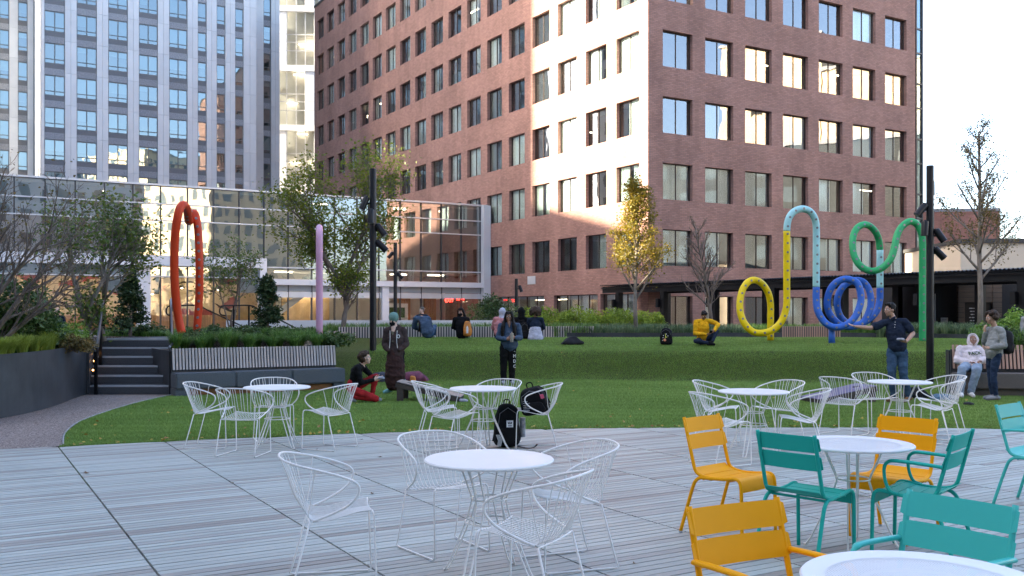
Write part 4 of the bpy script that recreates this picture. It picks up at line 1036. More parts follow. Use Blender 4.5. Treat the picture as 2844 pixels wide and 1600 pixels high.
tree('twiggy_shrub', 'half bare twiggy tree leaning right at the edge of the curved planter', (AT(-70, 868, 15.5).x, 15.5, 0.92),
     [((0, 0, 0), (0.75, 0.1, 0.8), 2.3, 0.05), ((0, 0, 0), (0.35, 0.2, 1), 2.6, 0.055), ((0, 0, 0), (0.95, 0.0, 0.55), 2.0, 0.045), ((0, 0, 0), (0.1, 0, 1), 2.6, 0.05), ((0, 0, 0), (0.6, -0.1, 1.0), 2.6, 0.045)],
     dict(n=[8, 6, 4], t0=[0.3, 0.2, 0.2], ang=[0.55, 0.55, 0.6], len=[0.5, 0.5, 0.5], taper=0.4), M['leaf_dry'], 560, 0.06, M['bark'], 44, spread=0.10, up=0.25)
tree('small_tree', 'small airy tree between the orange loop and the dark conifer', (AT(640, 868, 26).x, 26.0, 1.05),
     [((0, 0, 0), (0, 0, 1), 1.9, 0.03), ((0, 0, 0), (-0.25, 0, 1), 1.9, 0.026), ((0, 0, 0.1), (0.3, 0, 1), 1.8, 0.026)], ms, M['leaf_mid'], 1800, 0.08, M['bark'], 51, spread=0.12)
# conifers: whorled sprays
def conifer(label, loc, h, rad, seed, matl=None):
    rs = np.random.RandomState(seed); e = empty('conifer', loc, 0, label, 'conifer', 'dwarf conifers in the beds')
    tr = MB(); tr.tube([(0, 0, 0), (0.02, 0, h*0.9)], [0.05, 0.01], 6); tr.build('trunk', M['bark'], e)
    C = []
    for i in range(80):
        t = rs.uniform(0.05, 1.0); z = h*t; rr = rad*(1-t)**0.8*rs.uniform(0.7, 1.15) + 0.05; a = rs.uniform(0, 6.28)
        for k in range(60):
            s = rs.uniform(0.25, 1); C.append((rr*s*math.cos(a)+rs.normal()*0.045, rr*s*math.sin(a)+rs.normal()*0.045, z + 0.10*s + rs.normal()*0.03))
    link('crown', leaf_cloud('crown', np.array(C), 0.085, matl or M['leaf_conifer'], rs, aspect=0.5, droop=-0.25), e)
conifer('dark dwarf conifer at the far end of the steps before the mural window', (AT(362, 868, 23).x, 23.0, 1.0), 1.45, 0.50, 61)
conifer('dark dwarf conifer between the orange loop and the pink pole', (AT(742, 868, 23.5).x, 23.5, 1.0), 1.45, 0.42, 62)
# rounded shrubs: leaves over a lumpy volume, with stems
def shrub(label, loc, rx, ry, rz_, n, ls, matl, seed, group=None, name='shrub', droop=0.1, lumps=14):
    rs = np.random.RandomState(seed); e = empty(name, loc, 0, label, 'shrub', group)
    st = MB()
    L = []
    for i in range(lumps):
        d = rs.normal(size=3); d[2] = abs(d[2])*0.9; d /= np.linalg.norm(d); s = rs.uniform(0.45, 0.9)
        c = np.array([rx*d[0]*s, ry*d[1]*s, rz_*(0.25+0.75*d[2]*s)]); L.append(c)
        st.tube([(0, 0, 0), (c[0]*0.4, c[1]*0.4, c[2]*0.6), tuple(c)], [0.012, 0.009, 0.004], 4)
    tag(st.build('stems', M['bark'], e), kind='stuff')
    L = np.array(L); idx = rs.randint(0, lumps, n); cl = rs.uniform(0, 1, lumps)
    dirs = rs.normal(size=(n, 3)); dirs /= np.linalg.norm(dirs, axis=1, keepdims=True)
    rad = np.array([rx, ry, rz_])*0.36
    C = L[idx] + dirs*rad*rs.uniform(0.55, 1.05, n)[:, None]; C[:, 2] = np.maximum(C[:, 2], 0.02)
    link('foliage', leaf_cloud('foliage', C, ls, matl, rs, clump=cl[idx], droop=droop), e)
    return e
shrub('big dark glossy evergreen shrub behind the lime grasses at the planter corner', (AT(20, 868, 16.3).x - 0.2, 16.3, 0.95), 1.05, 0.7, 1.15, 7000, 0.085, M['leaf_dark'], 71, lumps=18)
shrub('tall dark evergreen shrub half behind the glossy one under the twiggy tree', (AT(95, 868, 17.5).x, 17.5, 0.9), 0.55, 0.5, 1.25, 2600, 0.08, M['leaf_dark'], 75)
shrub('bright green boxy shrub at the planter middle beside the glossy shrub', (AT(120, 868, 17.6).x - 0.25, 17.6, 0.95), 0.55, 0.45, 0.60, 3600, 0.05, M['leaf_bright'], 72)
shrub('bright green low hedge shrub below the multi-stemmed tree', (AT(205, 868, 19.6).x - 0.2, 19.6, 0.97), 0.55, 0.5, 0.5, 3200, 0.05, M['leaf_bright'], 73)
shrub('small mottled shrub at the planter end by the steps', (AT(210, 868, 17.6).x, 17.6, 0.9), 0.35, 0.35, 0.32, 1200, 0.06, M['leaf_blotch'] if 'leaf_blotch' in M else M['leaf_dry'], 74)
shrub('leafy shrub spilling over the right end of the slatted planter bench', (AT(936, 868, 21.2).x, 21.2, 0.86), 0.42, 0.4, 0.36, 1500, 0.075, M['leaf_dark'], 76)
for i, (u, y, s, lab) in enumerate(((330, 24.5, 0.5, 'low dark shrub left of the dwarf conifer beyond the steps'), (430, 24.0, 0.5, 'low dark shrub right of the dwarf conifer beyond the steps'),
        (600, 21.9, 0.42, 'low shrub at the foot of the orange loop'), (670, 22.2, 0.5, 'low shrub before the airy small tree'), (790, 22.6, 0.42, 'low shrub right of the dark conifer'), (850, 22.9, 0.42, 'low shrub at the foot of the pink pole'), (530, 21.6, 0.36, 'low shrub between the legs of the orange loop'))):
    shrub(lab, (AT(u, 868, y).x, y, 0.95), s*1.2, s, s*0.8, 1500, 0.06, M['leaf_dark'], 80+i, group='low shrubs by the upper beds')
shrub('loose upright shrub beside the podium corner behind the pink hoodie', (AT(1368, 868, 40).x, 40, 0.85), 1.15, 0.8, 1.35, 3600, 0.10, M['leaf_dark'], 91)
FERN = ['feathery yellow green shrub right behind the curly haired student', 'feathery yellow green shrub next to the one behind the curly haired student', 'feathery yellow green shrub behind the slumped black bag', 'feathery yellow green shrub left of the golden tree trunk', 'feathery yellow green shrub right of the golden tree trunk by the canopy post']
for i, (u, y, w, h) in enumerate(((1510, 41, 1.1, 1.0), (1590, 40, 1.0, 0.9), (1665, 40.5, 1.1, 0.85), (1735, 41, 1.0, 0.9), (1800, 41, 0.8, 0.75))):
    shrub(FERN[i], (AT(u, 868, y).x, y, 0.86), w, 0.7, h, 2600, 0.10, M['leaf_fern'], 95+i, group='feathery shrubs below the ground floor windows', droop=0.35)
shrub('leafy green shrub behind the reddish bench at the canopy', (AT(2815, 868, 24).x, 24, 0.85), 0.8, 0.6, 0.75, 2200, 0.09, M['leaf_bright'], 101)
shrub('loose shrub behind the backpack of the man in grey', (AT(2790, 868, 20.2).x, 20.2, 0.86), 0.7, 0.4, 0.42, 1600, 0.07, M['leaf_dark'], 102)
# tufted grasses
def tuft_arrays(rs, n, h, spread, w, base_r, seg=4):
    a = rs.uniform(0, 2*math.pi, n); rb_ = base_r*np.sqrt(rs.uniform(0, 1, n)); hh = h*rs.uniform(0.6, 1.1, n); sp = spread*rs.uniform(0.3, 1.1, n)
    bx, by = rb_*np.cos(a), rb_*np.sin(a); b = a + rs.normal(size=n)*0.5; out = []
    for k in range(seg+1):
        t = k/seg; x = bx + np.cos(b)*sp*t**1.6; y = by + np.sin(b)*sp*t**1.6; z = hh*(1-(1-t)**1.8) - 0.35*hh*np.maximum(0, t-0.65)
        ww = w*(1-0.85*t); out.append(np.stack([np.stack([x-np.sin(b)*ww, y+np.cos(b)*ww, z], 1), np.stack([x+np.sin(b)*ww, y-np.cos(b)*ww, z], 1)], 1))
    P = np.stack(out, 1).reshape(n, -1, 3); f = []
    for k in range(seg): f.append([2*k, 2*k+1, 2*k+3, 2*k+2])
    return P, np.array(f)
def tuft_mesh(name, places, n, h, spread, w, base_r, matl, seed):
    rs = np.random.RandomState(seed); VV, FF, RR = [], [], []; off = 0
    for (x, y, z) in places:
        P, f = tuft_arrays(rs, n, h*rs.uniform(0.8, 1.2), spread, w, base_r); m = P.shape[1]
        VV.append((P + np.array([x, y, z])).reshape(-1, 3)); idx = (np.arange(n)*m)[:, None, None] + f[None]
        FF.append(idx.reshape(-1, 4) + off); off += n*m; RR.append(np.repeat(rs.uniform(0, 1, n), len(f)))
    return np_mesh(name, np.concatenate(VV), np.concatenate(FF), np.concatenate(RR), matl)
def tuft(label, loc, matl, seed, group, n=260, h=0.30, spread=0.30, w=0.004, base=0.07):
    o = link('ornamental_grass', tuft_mesh('ornamental_grass', [(0, 0, 0)], n, h, spread, w, base, matl, seed), None, loc); tag(o, label, 'grass', group)
for i in range(14):
    t = i/13; x = 0.42*3.55
    px = V((-6.50, 18.45, 0)); ang = R(32.5); d = V((math.cos(ang), math.sin(ang), 0)); nn = V((-math.sin(ang), math.cos(ang), 0))
    p = px + d*(0.15 + 3.2*t) + nn*(0.70 + 0.28*(i % 2)); tuft('dark green fountain grass tuft in the slatted planter bench by the steps', (p.x, p.y, 0.86), M['grass_dark'], 200+i, 'fountain grasses in the planter bench', n=420, h=0.36, spread=0.34)
for i, (u, yy) in enumerate(((-10, 14.95), (18, 15.05), (48, 15.3), (80, 15.75), (108, 16.3), (140, 16.6), (172, 17.2), (205, 17.6), (224, 18.2), (238, 18.9))):
    tuft('lime green grass tuft along the rim of the curved steel planter', (min(((p.y-yy)**2, p.x) for p in pw)[1] - 0.2, yy, 0.93), M['grass_lime'], 220+i, 'lime grasses along the curved planter', n=460, h=0.33, spread=0.30, w=0.005)
# liriope beds: uncountable strappy cover
def bed(label, poly_fn, n, matl, seed, h=0.32, z=0.88, blades=26, w=0.008):
    rs = np.random.RandomState(seed); pl = [(*poly_fn(rs), z) for _ in range(n)]
    tag(link('ground_cover', tuft_mesh('ground_cover', pl, blades, h, 0.22, w, 0.08, matl, seed)), label, 'ground cover', kind='stuff')
def band(u0, u1, y0, y1):
    def f(rs):
        y = rs.uniform(y0, y1); u = rs.uniform(u0, u1); return ((u-CX)/F*y, y)
    return f
bed('dark strappy ground cover behind the long pale slatted edge', band(900, 1660, 30.0, 31.8), 620, M['grass_dark'], 301, h=0.40)
bed('blue green strappy ground cover behind the man in yellow', band(1560, 2060, 30.1, 33.0), 560, M['grass_blue'], 302, h=0.36)
bed('green strappy ground cover behind the blue loops', band(2060, 2560, 30.4, 33.0), 480, M['grass_dark'], 303, h=0.36)
bed('blue green strappy ground cover behind the green loop and sparse tree', band(2440, 2850, 28.9, 31.0), 420, M['grass_blue'], 304, h=0.42)
bed('dark ground cover in the upper bed behind the slatted planter bench', band(500, 900, 22.0, 24.5), 380, M['grass_dark'], 305, h=0.26, z=1.0)
bed('tall green grass behind the reddish bench', band(2700, 2850, 19.8, 21.5), 60, M['grass_dark'], 306, h=0.45, z=0.86)
bed('low dark ground cover beyond the top of the steps', band(290, 520, 23.0, 26.0), 260, M['grass_dark'], 307, h=0.16, z=1.04)
def in_planter(rs):
    while True:
        y = rs.uniform(14.6, 20.6); x = rs.uniform(-13, -7.9)
        wx = min(((p.y-y)**2, p.x) for p in pw)[1]
        if x < wx - 0.45: return (x, y)
bed('dark ground cover filling the curved steel planter', in_planter, 420, M['grass_dark'], 308, h=0.18, z=0.9)
# ================================================================ FURNITURE
M['white_wire'] = mat('white_wire', (0.82, 0.79, 0.745), 0.38, 0.0, 0.05, 30)
M['white_top'] = mat('white_top', (0.80, 0.785, 0.755), 0.42, 0.0, 0.03, 3)
def perf_material():
    m, nt, p = new_mat('white_perforated'); c = _coord(nt, 'Object')
    vo = nt.nodes.new('ShaderNodeTexVoronoi'); vo.inputs['Scale'].default_value = 95; vo.inputs['Randomness'].default_value = 0.0; nt.links.new(c, vo.inputs['Vector'])
    ln = nt.nodes.new('ShaderNodeVectorMath'); ln.operation = 'LENGTH'
    sp = nt.nodes.new('ShaderNodeMapping'); sp.inputs['Scale'].default_value = (1, 1, 0); nt.links.new(c, sp.inputs[0]); nt.links.new(sp.outputs[0], ln.inputs[0])
    inn = nt.nodes.new('ShaderNodeMath'); inn.operation = 'LESS_THAN'; inn.inputs[1].default_value = 0.315; nt.links.new(ln.outputs['Value'], inn.inputs[0])
    hole = nt.nodes.new('ShaderNodeMath'); hole.operation = 'LESS_THAN'; hole.inputs[1].default_value = 0.34; nt.links.new(vo.outputs['Distance'], hole.inputs[0])
    f = nt.nodes.new('ShaderNodeMath'); f.operation = 'MULTIPLY'; nt.links.new(inn.outputs[0], f.inputs[0]); nt.links.new(hole.outputs[0], f.inputs[1])
    tr = nt.nodes.new('ShaderNodeBsdfTransparent'); mx = nt.nodes.new('ShaderNodeMixShader')
    p.inputs['Base Color'].default_value = (0.80, 0.80, 0.80, 1); p.inputs['Roughness'].default_value = 0.42
    nt.links.new(f.outputs[0], mx.inputs[0]); nt.links.new(p.outputs[0], mx.inputs[1]); nt.links.new(tr.outputs[0], mx.inputs[2])
    nt.links.new(mx.outputs[0], nt.nodes['Material Output'].inputs['Surface']); return m
M['white_perf'] = perf_material()
def wire_chair():
    e = empty('wire_chair'); ww = M['white_wire']
    def bar(name, path, r, n=6, per=5, sm=True):
        mb = MB(); mb.tube(smooth_path(path, per) if sm else path, r, n); return mb.build(name, ww, e, smooth='all')
    for s in (-1, 1):
        x = 0.225*s
        pth = [(x*0.98, -0.15, 0.415), (x*1.03, -0.245, 0.06), (x*1.04, -0.262, 0.016), (x*1.04, -0.24, 0.009), (x*1.0, 0.0, 0.009), (x*0.95, 0.215, 0.009), (x*0.945, 0.235, 0.02), (x*0.93, 0.222, 0.42), (x*0.92, 0.216, 0.455), (x*0.85, 0.21, 0.468)]
        mb = MB(); mb.tube(pth, 0.0062, 6); leg = mb.build('sled_leg', ww, e, smooth='all')
        for y in (-0.22, 0.20):
            mb = MB(); mb.box(x*1.0-0.009, y-0.012, 0.0, x*1.0+0.009, y+0.012, 0.006); mb.build('glide', M['nosing'], leg)
    bar('front_bar', [(-0.19, 0.21, 0.468), (-0.1, 0.205, 0.458), (0, 0.203, 0.452), (0.1, 0.205, 0.458), (0.19, 0.21, 0.468)], 0.0055)
    bar('rear_bar', [(-0.22, -0.15, 0.415), (0, -0.155, 0.410), (0.22, -0.15, 0.415)], 0.0055)
    half = [(0.222, -0.13, 0.425), (0.245, -0.03, 0.465), (0.272, 0.07, 0.52), (0.288, 0.125, 0.585), (0.290, 0.115, 0.645), (0.288, 0.02, 0.69), (0.280, -0.10, 0.725), (0.245, -0.225, 0.755), (0.16, -0.30, 0.775)]
    full = half + [(0, -0.325, 0.782)] + [(-x, y, z) for (x, y, z) in half[::-1]]
    rp_ = smooth_path(full, 6); mb = MB(); mb.tube(rp_, 0.0078, 7); mb.build('rim', ww, e, smooth='all')
    # rim back points by x
    top = [p for p in rp_ if p.z > 0.66 and p.y < 0.06]
    def rim_at(x): return min(top, key=lambda p: abs(p.x - x) + (0 if p.x*x >= 0 else 1))
    n = 15
    for i in range(n):
        t = -1 + 2*i/(n-1); xf = 0.185*t; xs = 0.205*t; tx = 0.275*t
        rpnt = rim_at(tx); k = abs(t)
        pts = [(xf, 0.208, 0.456 + 0.012*k), (xf*1.0, 0.12, 0.448+0.012*k), (xs, 0.0, 0.425+0.008*k), (xs*1.0, -0.09, 0.413+0.006*k), (xs*1.02, -0.155, 0.425 + 0.02*k)]
        end = V(rpnt); a = V(pts[-1]); mid = a.lerp(end, 0.35) + V((0, -0.022*(1-k), -0.012))
        pts += [tuple(mid), tuple(a.lerp(end, 0.7) + V((0, -0.008*(1-k), 0))), tuple(end)]
        bar('wire', pts, 0.0031, 5, 3)
    return e
def bistro_table(perf=False):
    e = empty('bistro_table'); tm = M['white_perf'] if perf else M['white_top']
    mb = MB(); mb.lathe([(0.0005, 0.716), (0.36, 0.716), (0.392, 0.711), (0.400, 0.716), (0.401, 0.724), (0.394, 0.731), (0.36, 0.727), (0.325, 0.7245), (0.0005, 0.7245)], 64); mb.build('table_top', tm, e, smooth=True)
    for k in range(4):
        a0 = math.pi/4 + k*math.pi/2
        path = []
        for sgn in (-1, 1):
            def P(r, z, da): return (r*math.cos(a0+sgn*da), r*math.sin(a0+sgn*da), z)
            seg = [P(0.205, 0.714, 0.16), P(0.115, 0.50, 0.26), P(0.108, 0.47, 0.28), P(0.14, 0.36, 0.20), P(0.275, 0.06, 0.075), P(0.31, 0.008, 0.055)]
            path = seg if sgn == -1 else path + [(0.325*math.cos(a0), 0.325*math.sin(a0), 0.008)] + seg[::-1]
        mb = MB(); mb.tube(path, 0.0062, 6); mb.build('leg', M['white_wire'], e, smooth='all')
    for r, z in ((0.112, 0.485), (0.148, 0.345)):
        mb = MB(); mb.tube([(r*math.cos(2*math.pi*i/28), r*math.sin(2*math.pi*i/28), z) for i in range(28)], 0.0058, 6, closed=True); mb.build('ring', M['white_wire'], e, smooth='all')
    mb = MB(); mb.tube([(0.20*math.cos(2*math.pi*i/28), 0.20*math.sin(2*math.pi*i/28), 0.709) for i in range(28)], 0.006, 6, closed=True); mb.build('ring', M['white_wire'], e, smooth='all')
    return e
wc = wire_chair(); bt = bistro_table(); bp_ = bistro_table(True)
index_kids(None)
_used = set()
def place(proto, x, y, rz, label, cat, group):
    o = proto if proto.name not in _used else copy_tree(proto)
    _used.add(proto.name); _used.add(o.name)
    o.location = (x, y, 0.0); o.rotation_euler = (0, 0, rz); tag(o, label, cat, group); return o
GT, GC = 'white bistro tables', 'white wire chairs'
place(bt, -0.142, 5.88, 0.3, 'large white round bistro table with four empty wire chairs near the deck seams', 'table', GT)
place(bt, -2.85, 11.56, 0.1, 'white round bistro table in front of the steps and slatted planter bench', 'table', GT)
place(bt, -0.344, 11.37, 0.6, 'white round bistro table beside the chair that holds a black bag', 'table', GT)
place(bt, 2.77, 10.93, 0.2, 'white round bistro table behind the yellow and teal chairs', 'table', GT)
place(bt, 5.06, 12.44, 0.5, 'white round bistro table at the lawn edge before the throwing man', 'table', GT)
place(bp_, 2.354, 6.58, 0.4, 'white perforated round table among the yellow and teal chairs', 'table', GT)
place(bp_, 1.386, 3.21, 0.1, 'white perforated round table between a yellow and a teal armchair', 'table', GT)
HD = lambda d: R(d - 90)     # heading in degrees (0 = +X) to rotation; chair front is +Y
for (x, y, h, lab) in (
    (-3.65, 11.60, 0, 'white wire chair turned sideways with its back to the gravel path'),
    (-3.07, 10.95, 81, 'white wire chair with its back toward the open deck facing the steps'),
    (-2.20, 11.44, 155, 'white wire chair beside the planter bench table with its back to the crouching woman'),
    (-3.03, 12.15, -69, 'white wire chair standing half on the lawn with its back to the planter bench'),
    (-0.92, 11.80, 8, 'white wire chair whose back is toward the dark cornhole board'),
    (-0.68, 11.10, 38, 'white wire chair left of the bag table with its back toward the open deck'),
    (-0.20, 11.88, -115, 'white wire chair in front of the woman in denim with its back to her'),
    (0.28, 11.45, 180, 'white wire chair holding a black bag on its seat'),
    (-1.07, 5.74, 13, 'lone white wire chair set apart left of the large white table'),
    (-0.46, 6.54, -56, 'white wire chair tucked behind the large white table near a fallen leaf'),
    (0.35, 6.19, 200, 'white wire chair at the large white table facing the lone chair'),
    (0.10, 5.17, 153, 'white wire chair at the large white table with its back to the yellow chairs'),
    (2.57, 11.80, -20, 'white wire chair behind its table with its back toward the lawn berm'),
    (2.25, 10.25, 25, 'white wire chair half hidden behind the tall yellow side chair'),
    (3.27, 11.80, -150, 'white wire chair between the two right hand tables facing left table'),
    (3.22, 10.65, 168, 'white wire chair reclined looking beside the teal side chair and its table'),
    (4.45, 12.75, 42, 'white wire chair in front of the violet cornhole board'),
    (5.05, 13.20, -80, 'white wire chair just before the feet of the throwing man'),
    (5.75, 12.85, 185, 'white wire chair facing the table from the reddish bench side'),
    (5.32, 12.0, 140, 'white wire chair with its back to the teal armchair at the deck end')):
    place(wc, x, y, HD(h), lab, 'chair', GC)
# ---- slatted metal chairs
M['yellow_paint'] = mat('yellow_paint', (0.90, 0.375, 0.002), 0.45, 0.0, 0.03, 6, spec=0.14)
M['teal_paint'] = mat('teal_paint', (0.018, 0.40, 0.32), 0.45, 0.0, 0.03, 6, spec=0.15)
M['teal_light'] = mat('teal_light', (0.05, 0.48, 0.42), 0.36, 0.0, 0.03, 6, spec=0.35)
def slat_strip(prof, x0, x1, th, nx=6, bow=0.0, corner=0.0):
    """thin curved slat: prof list of (y,z); bowed back by bow at centre"""
    mb = MB(); m = len(prof)
    def pt(i, j, off):
        x = x0 + (x1-x0)*i/nx; t = (2*i/nx - 1); y, z = prof[j]
        a = prof[max(j-1, 0)]; b = prof[min(j+1, m-1)]; ty, tz = b[0]-a[0], b[1]-a[1]; l = math.hypot(ty, tz) or 1
        zz = z
        if corner and i in (0, nx): zz = prof[0][1]*0.5 + prof[-1][1]*0.5 + (z - (prof[0][1]+prof[-1][1])*0.5)*corner
        return V((x, y - bow*(1-t*t) - tz/l*off, zz + ty/l*off))
    for off in (0, th):
        for j in range(m):
            for i in range(nx+1): mb.v.append(pt(i, j, off))
    w = nx+1; N = m*w
    for j in range(m-1):
        for i in range(nx):
            a = j*w+i; mb.f.append((a, a+w, a+w+1, a+1)); mb.m.append(0); mb.f.append((N+a, N+a+1, N+a+w+1, N+a+w)); mb.m.append(0)
    for j in range(m-1):
        a = j*w; mb.f.append((a, N+a, N+a+w, a+w)); mb.m.append(0); a = j*w+nx; mb.f.append((a, a+w, N+a+w, N+a)); mb.m.append(0)
    for i in range(nx):
        mb.f.append((i, i+1, N+i+1, N+i)); mb.m.append(0); a = (m-1)*w+i; mb.f.append((a, N+a, N+a+1, a+1)); mb.m.append(0)
    return mb
def slat_chair(pm, arms):
    e = empty('slat_chair')
    W = 0.225 if arms else 0.205
    for s in (-1, 1):
        x = s*W
        pth = smooth_path([(x, -0.275, 0.855), (x, -0.235, 0.70), (x, -0.195, 0.55), (x, -0.172, 0.478), (x, -0.135, 0.448), (x, -0.05, 0.434), (x, 0.08, 0.440), (x, 0.165, 0.454), (x, 0.208, 0.445), (x, 0.228, 0.405), (x, 0.233, 0.30), (x, 0.238, 0.012)], 4)
        mb = MB(); mb.tube(pth, 0.0132, 9); mb.build('side_frame', pm, e, smooth='all')
        pth = smooth_path([(x, -0.02, 0.430), (x*1.02, -0.11, 0.428), (x*1.04, -0.155, 0.405), (x*1.05, -0.185, 0.35), (x*1.07, -0.24, 0.18), (x*1.09, -0.292, 0.012)], 4)
        mb = MB(); mb.tube(pth, 0.0132, 9); leg = mb.build('rear_leg', pm, e, smooth='all')
        mb = MB(); mb.lathe([(0.014, 0), (0.0145, 0.014)], 8, c=(x*1.09, -0.292, 0.0)); mb.build('foot_cap', M['nosing'], leg)
        if arms:
            xa = s*(W+0.018)
            pth = smooth_path([(xa, -0.215, 0.648), (xa, -0.12, 0.655), (xa, 0.07, 0.662), (xa, 0.125, 0.65), (xa, 0.15, 0.61), (xa, 0.145, 0.53), (xa, 0.115, 0.462), (xa, 0.06, 0.442)], 5)
            mb = MB(); mb.tube(pth, [(0.0115, 0.0115) if i > 14 else (0.012, 0.019) for i in range(len(pth))], 9, side=(0, 0, 1)); mb.build('armrest', pm, e, smooth='all')
    prof = smooth_path([(0, -0.205, 0.485), (0, -0.165, 0.458), (0, -0.11, 0.440), (0, -0.03, 0.432), (0, 0.05, 0.434), (0, 0.13, 0.447), (0, 0.18, 0.452), (0, 0.212, 0.436), (0, 0.226, 0.395), (0, 0.228, 0.36)], 4)
    P = [(p.y, p.z) for p in prof]; cuts = [0, 8, 13, 18, 22, len(P)-1]
    for a, b in zip(cuts[:-1], cuts[1:]):
        seg = P[a:b+1]
        # leave a 6 mm slot at the trailing edge
        if b != len(P)-1:
            y0, z0 = seg[-2]; y1, z1 = seg[-1]; l = math.hypot(y1-y0, z1-z0); f = max(0.1, (l-0.006)/l); seg[-1] = (y0+(y1-y0)*f, z0+(z1-z0)*f)
        slat_strip(seg, -W+0.010, W-0.010, 0.004, 4).build('seat_slat', pm, e, smooth=True)
    for (z0, z1) in ((0.622, 0.728), (0.742, 0.848)):
        f = lambda z: -0.275 + (0.855-z)*0.26
        seg = [(f(z0+(z1-z0)*k/5)+0.014, z0+(z1-z0)*k/5) for k in range(6)]
        slat_strip(seg, -W-0.022, W+0.022, 0.005, 14, bow=0.018, corner=0.72).build('back_slat', pm, e, smooth=True)
    mb = MB(); mb.tube([(-W, -0.10, 0.418), (W, -0.10, 0.418)], 0.009, 6); mb.tube([(-W, 0.12, 0.430), (W, 0.12, 0.430)], 0.009, 6); mb.build('cross_bar', pm, e)
    return e
ys_, ya_, ts_, ta_, tl_ = slat_chair(M['yellow_paint'], False), slat_chair(M['yellow_paint'], True), slat_chair(M['teal_paint'], False), slat_chair(M['teal_paint'], True), slat_chair(M['teal_light'], True)
index_kids(None)
GS = 'coloured slatted metal chairs'
place(ys_, 1.61, 6.99, HD(-49), 'yellow armless metal chair standing apart before the wire chairs', 'chair', GS)
place(ys_, 2.76, 6.92, HD(224), 'yellow armless metal chair behind the perforated table with its back to the lawn', 'chair', GS)
place(ya_, 1.03, 3.66, HD(-64), 'yellow metal armchair at the perforated table opposite a pale teal armchair', 'chair', GS)
place(ts_, 1.96, 6.32, HD(43), 'teal armless metal chair with its back turned at the perforated table', 'chair', GS)
place(ta_, 2.72, 6.36, HD(140), 'deep teal metal armchair tucked at the perforated table below the yellow chair', 'chair', GS)
place(tl_, 1.67, 3.84, HD(218), 'glossy light teal metal armchair facing the perforated table with yellow armchair', 'chair', GS)
place(tl_, 4.42, 7.95, HD(-50), 'light teal metal armchair alone on the open deck away from all tables', 'chair', GS)
# ================================================================ SCULPTURES, LAMPS, PROPS
def paint(name, c): return mat(name, c, 0.42, 0.0, 0.08, 3, spec=0.25, bump=0.03, bscale=120)
M['orange'] = paint('orange', (0.62, 0.055, 0.014)); M['pink'] = paint('pink', (0.60, 0.33, 0.46)); M['tube_yellow'] = paint('tube_yellow', (0.78, 0.57, 0.006))
M['tube_blue'] = paint('tube_blue', (0.035, 0.13, 0.50)); M['tube_aqua'] = paint('tube_aqua', (0.36, 0.66, 0.68)); M['tube_green'] = paint('tube_green', (0.035, 0.36, 0.13))
M['disc'] = mat('disc', (0.22, 0.22, 0.23), 0.35, 0.6, 0.1)
def arc(c, r, a0, a1, n, ry=None, dy=0.0, squash=1.0):
    """arc in the x-z plane around c, drifting dy along y"""
    return [V((c[0] + r*math.cos(R(a0+(a1-a0)*i/n))*squash, c[1] + dy*i/n, c[2] + (ry or r)*math.sin(R(a0+(a1-a0)*i/n)))) for i in range(n+1)]
def studs(path, e, r, step, view=V((0, -1, 0)), rad=0.032, ang=0.0, a=0.0, b=1.0):
    L = 0; nxt = step*0.5; tot = sum((q-p).length for p, q in zip(path[:-1], path[1:]))
    me = MB(); me.lathe([(rad, 0), (rad, 0.006), (rad*0.8, 0.009)], 12); sme = studs.me = getattr(studs, 'me', None) or me.mesh('stud', M['disc'])
    for p, q in zip(path[:-1], path[1:]):
        d = (q-p); l = d.length
        while nxt <= L + l:
            if a*tot <= nxt <= b*tot:
                c = p + d*((nxt-L)/l); t = d.normalized(); n = (view - t*view.dot(t)); n = n.normalized() if n.length > 1e-3 else V((0, -1, 0))
                s = t.cross(n); n = (n*math.cos(ang) + s*math.sin(ang)).normalized()
                o = link('stud', sme, e); o.rotation_mode = 'QUATERNION'; o.rotation_quaternion = n.to_track_quat('Z', 'Y'); o.location = c + n*(r-0.004)
            nxt += step
        L += l
def sculpture(label, origin, segs, r):
    e = empty('tube_sculpture', origin, 0, label, 'sculpture'); o = V(origin)
    for (m, path) in segs:
        P = [V(p) - o for p in path]; mb = MB(); mb.tube(P, r, 14); part = mb.build('tube', M[m], e, smooth='all')
        studs(P, part, r, 0.25)
    return e
# yellow / aqua / blue / green looping tube on the berm (one long tube, depth drifts backwards)
YS = 26.3
def S(u, v, y=YS): return AT(u, v, y)
rt = 0.095
pts_y = [S(2140, 945, 26.9), S(2140, 880, 26.9), S(2140, 845, 26.9), S(2134, 815, 26.85), S(2118, 790, 26.8), S(2097, 778, 26.7), S(2077, 784, 26.6), S(2062, 806, 26.5), S(2055, 838, 26.4), S(2057, 872, 26.3), S(2070, 902, 26.2), S(2092, 922, 26.15), S(2119, 925, 26.1), S(2147, 916, 26.1), S(2170, 893, 26.1), S(2182, 862, 26.1), S(2185, 835, 26.1), S(2185, 760, 26.1), S(2185, 690, 26.1), S(2185, 642, 26.1)]
pts_a = [S(2185, 642, 26.1), S(2187, 620, 26.1), S(2194, 600, 26.12), S(2208, 586, 26.15), S(2229, 580, 26.2), S(2250, 588, 26.25), S(2263, 608, 26.3), S(2267, 636, 26.35), S(2267, 700, 26.35), S(2267, 760, 26.35), S(2267, 798, 26.35)]
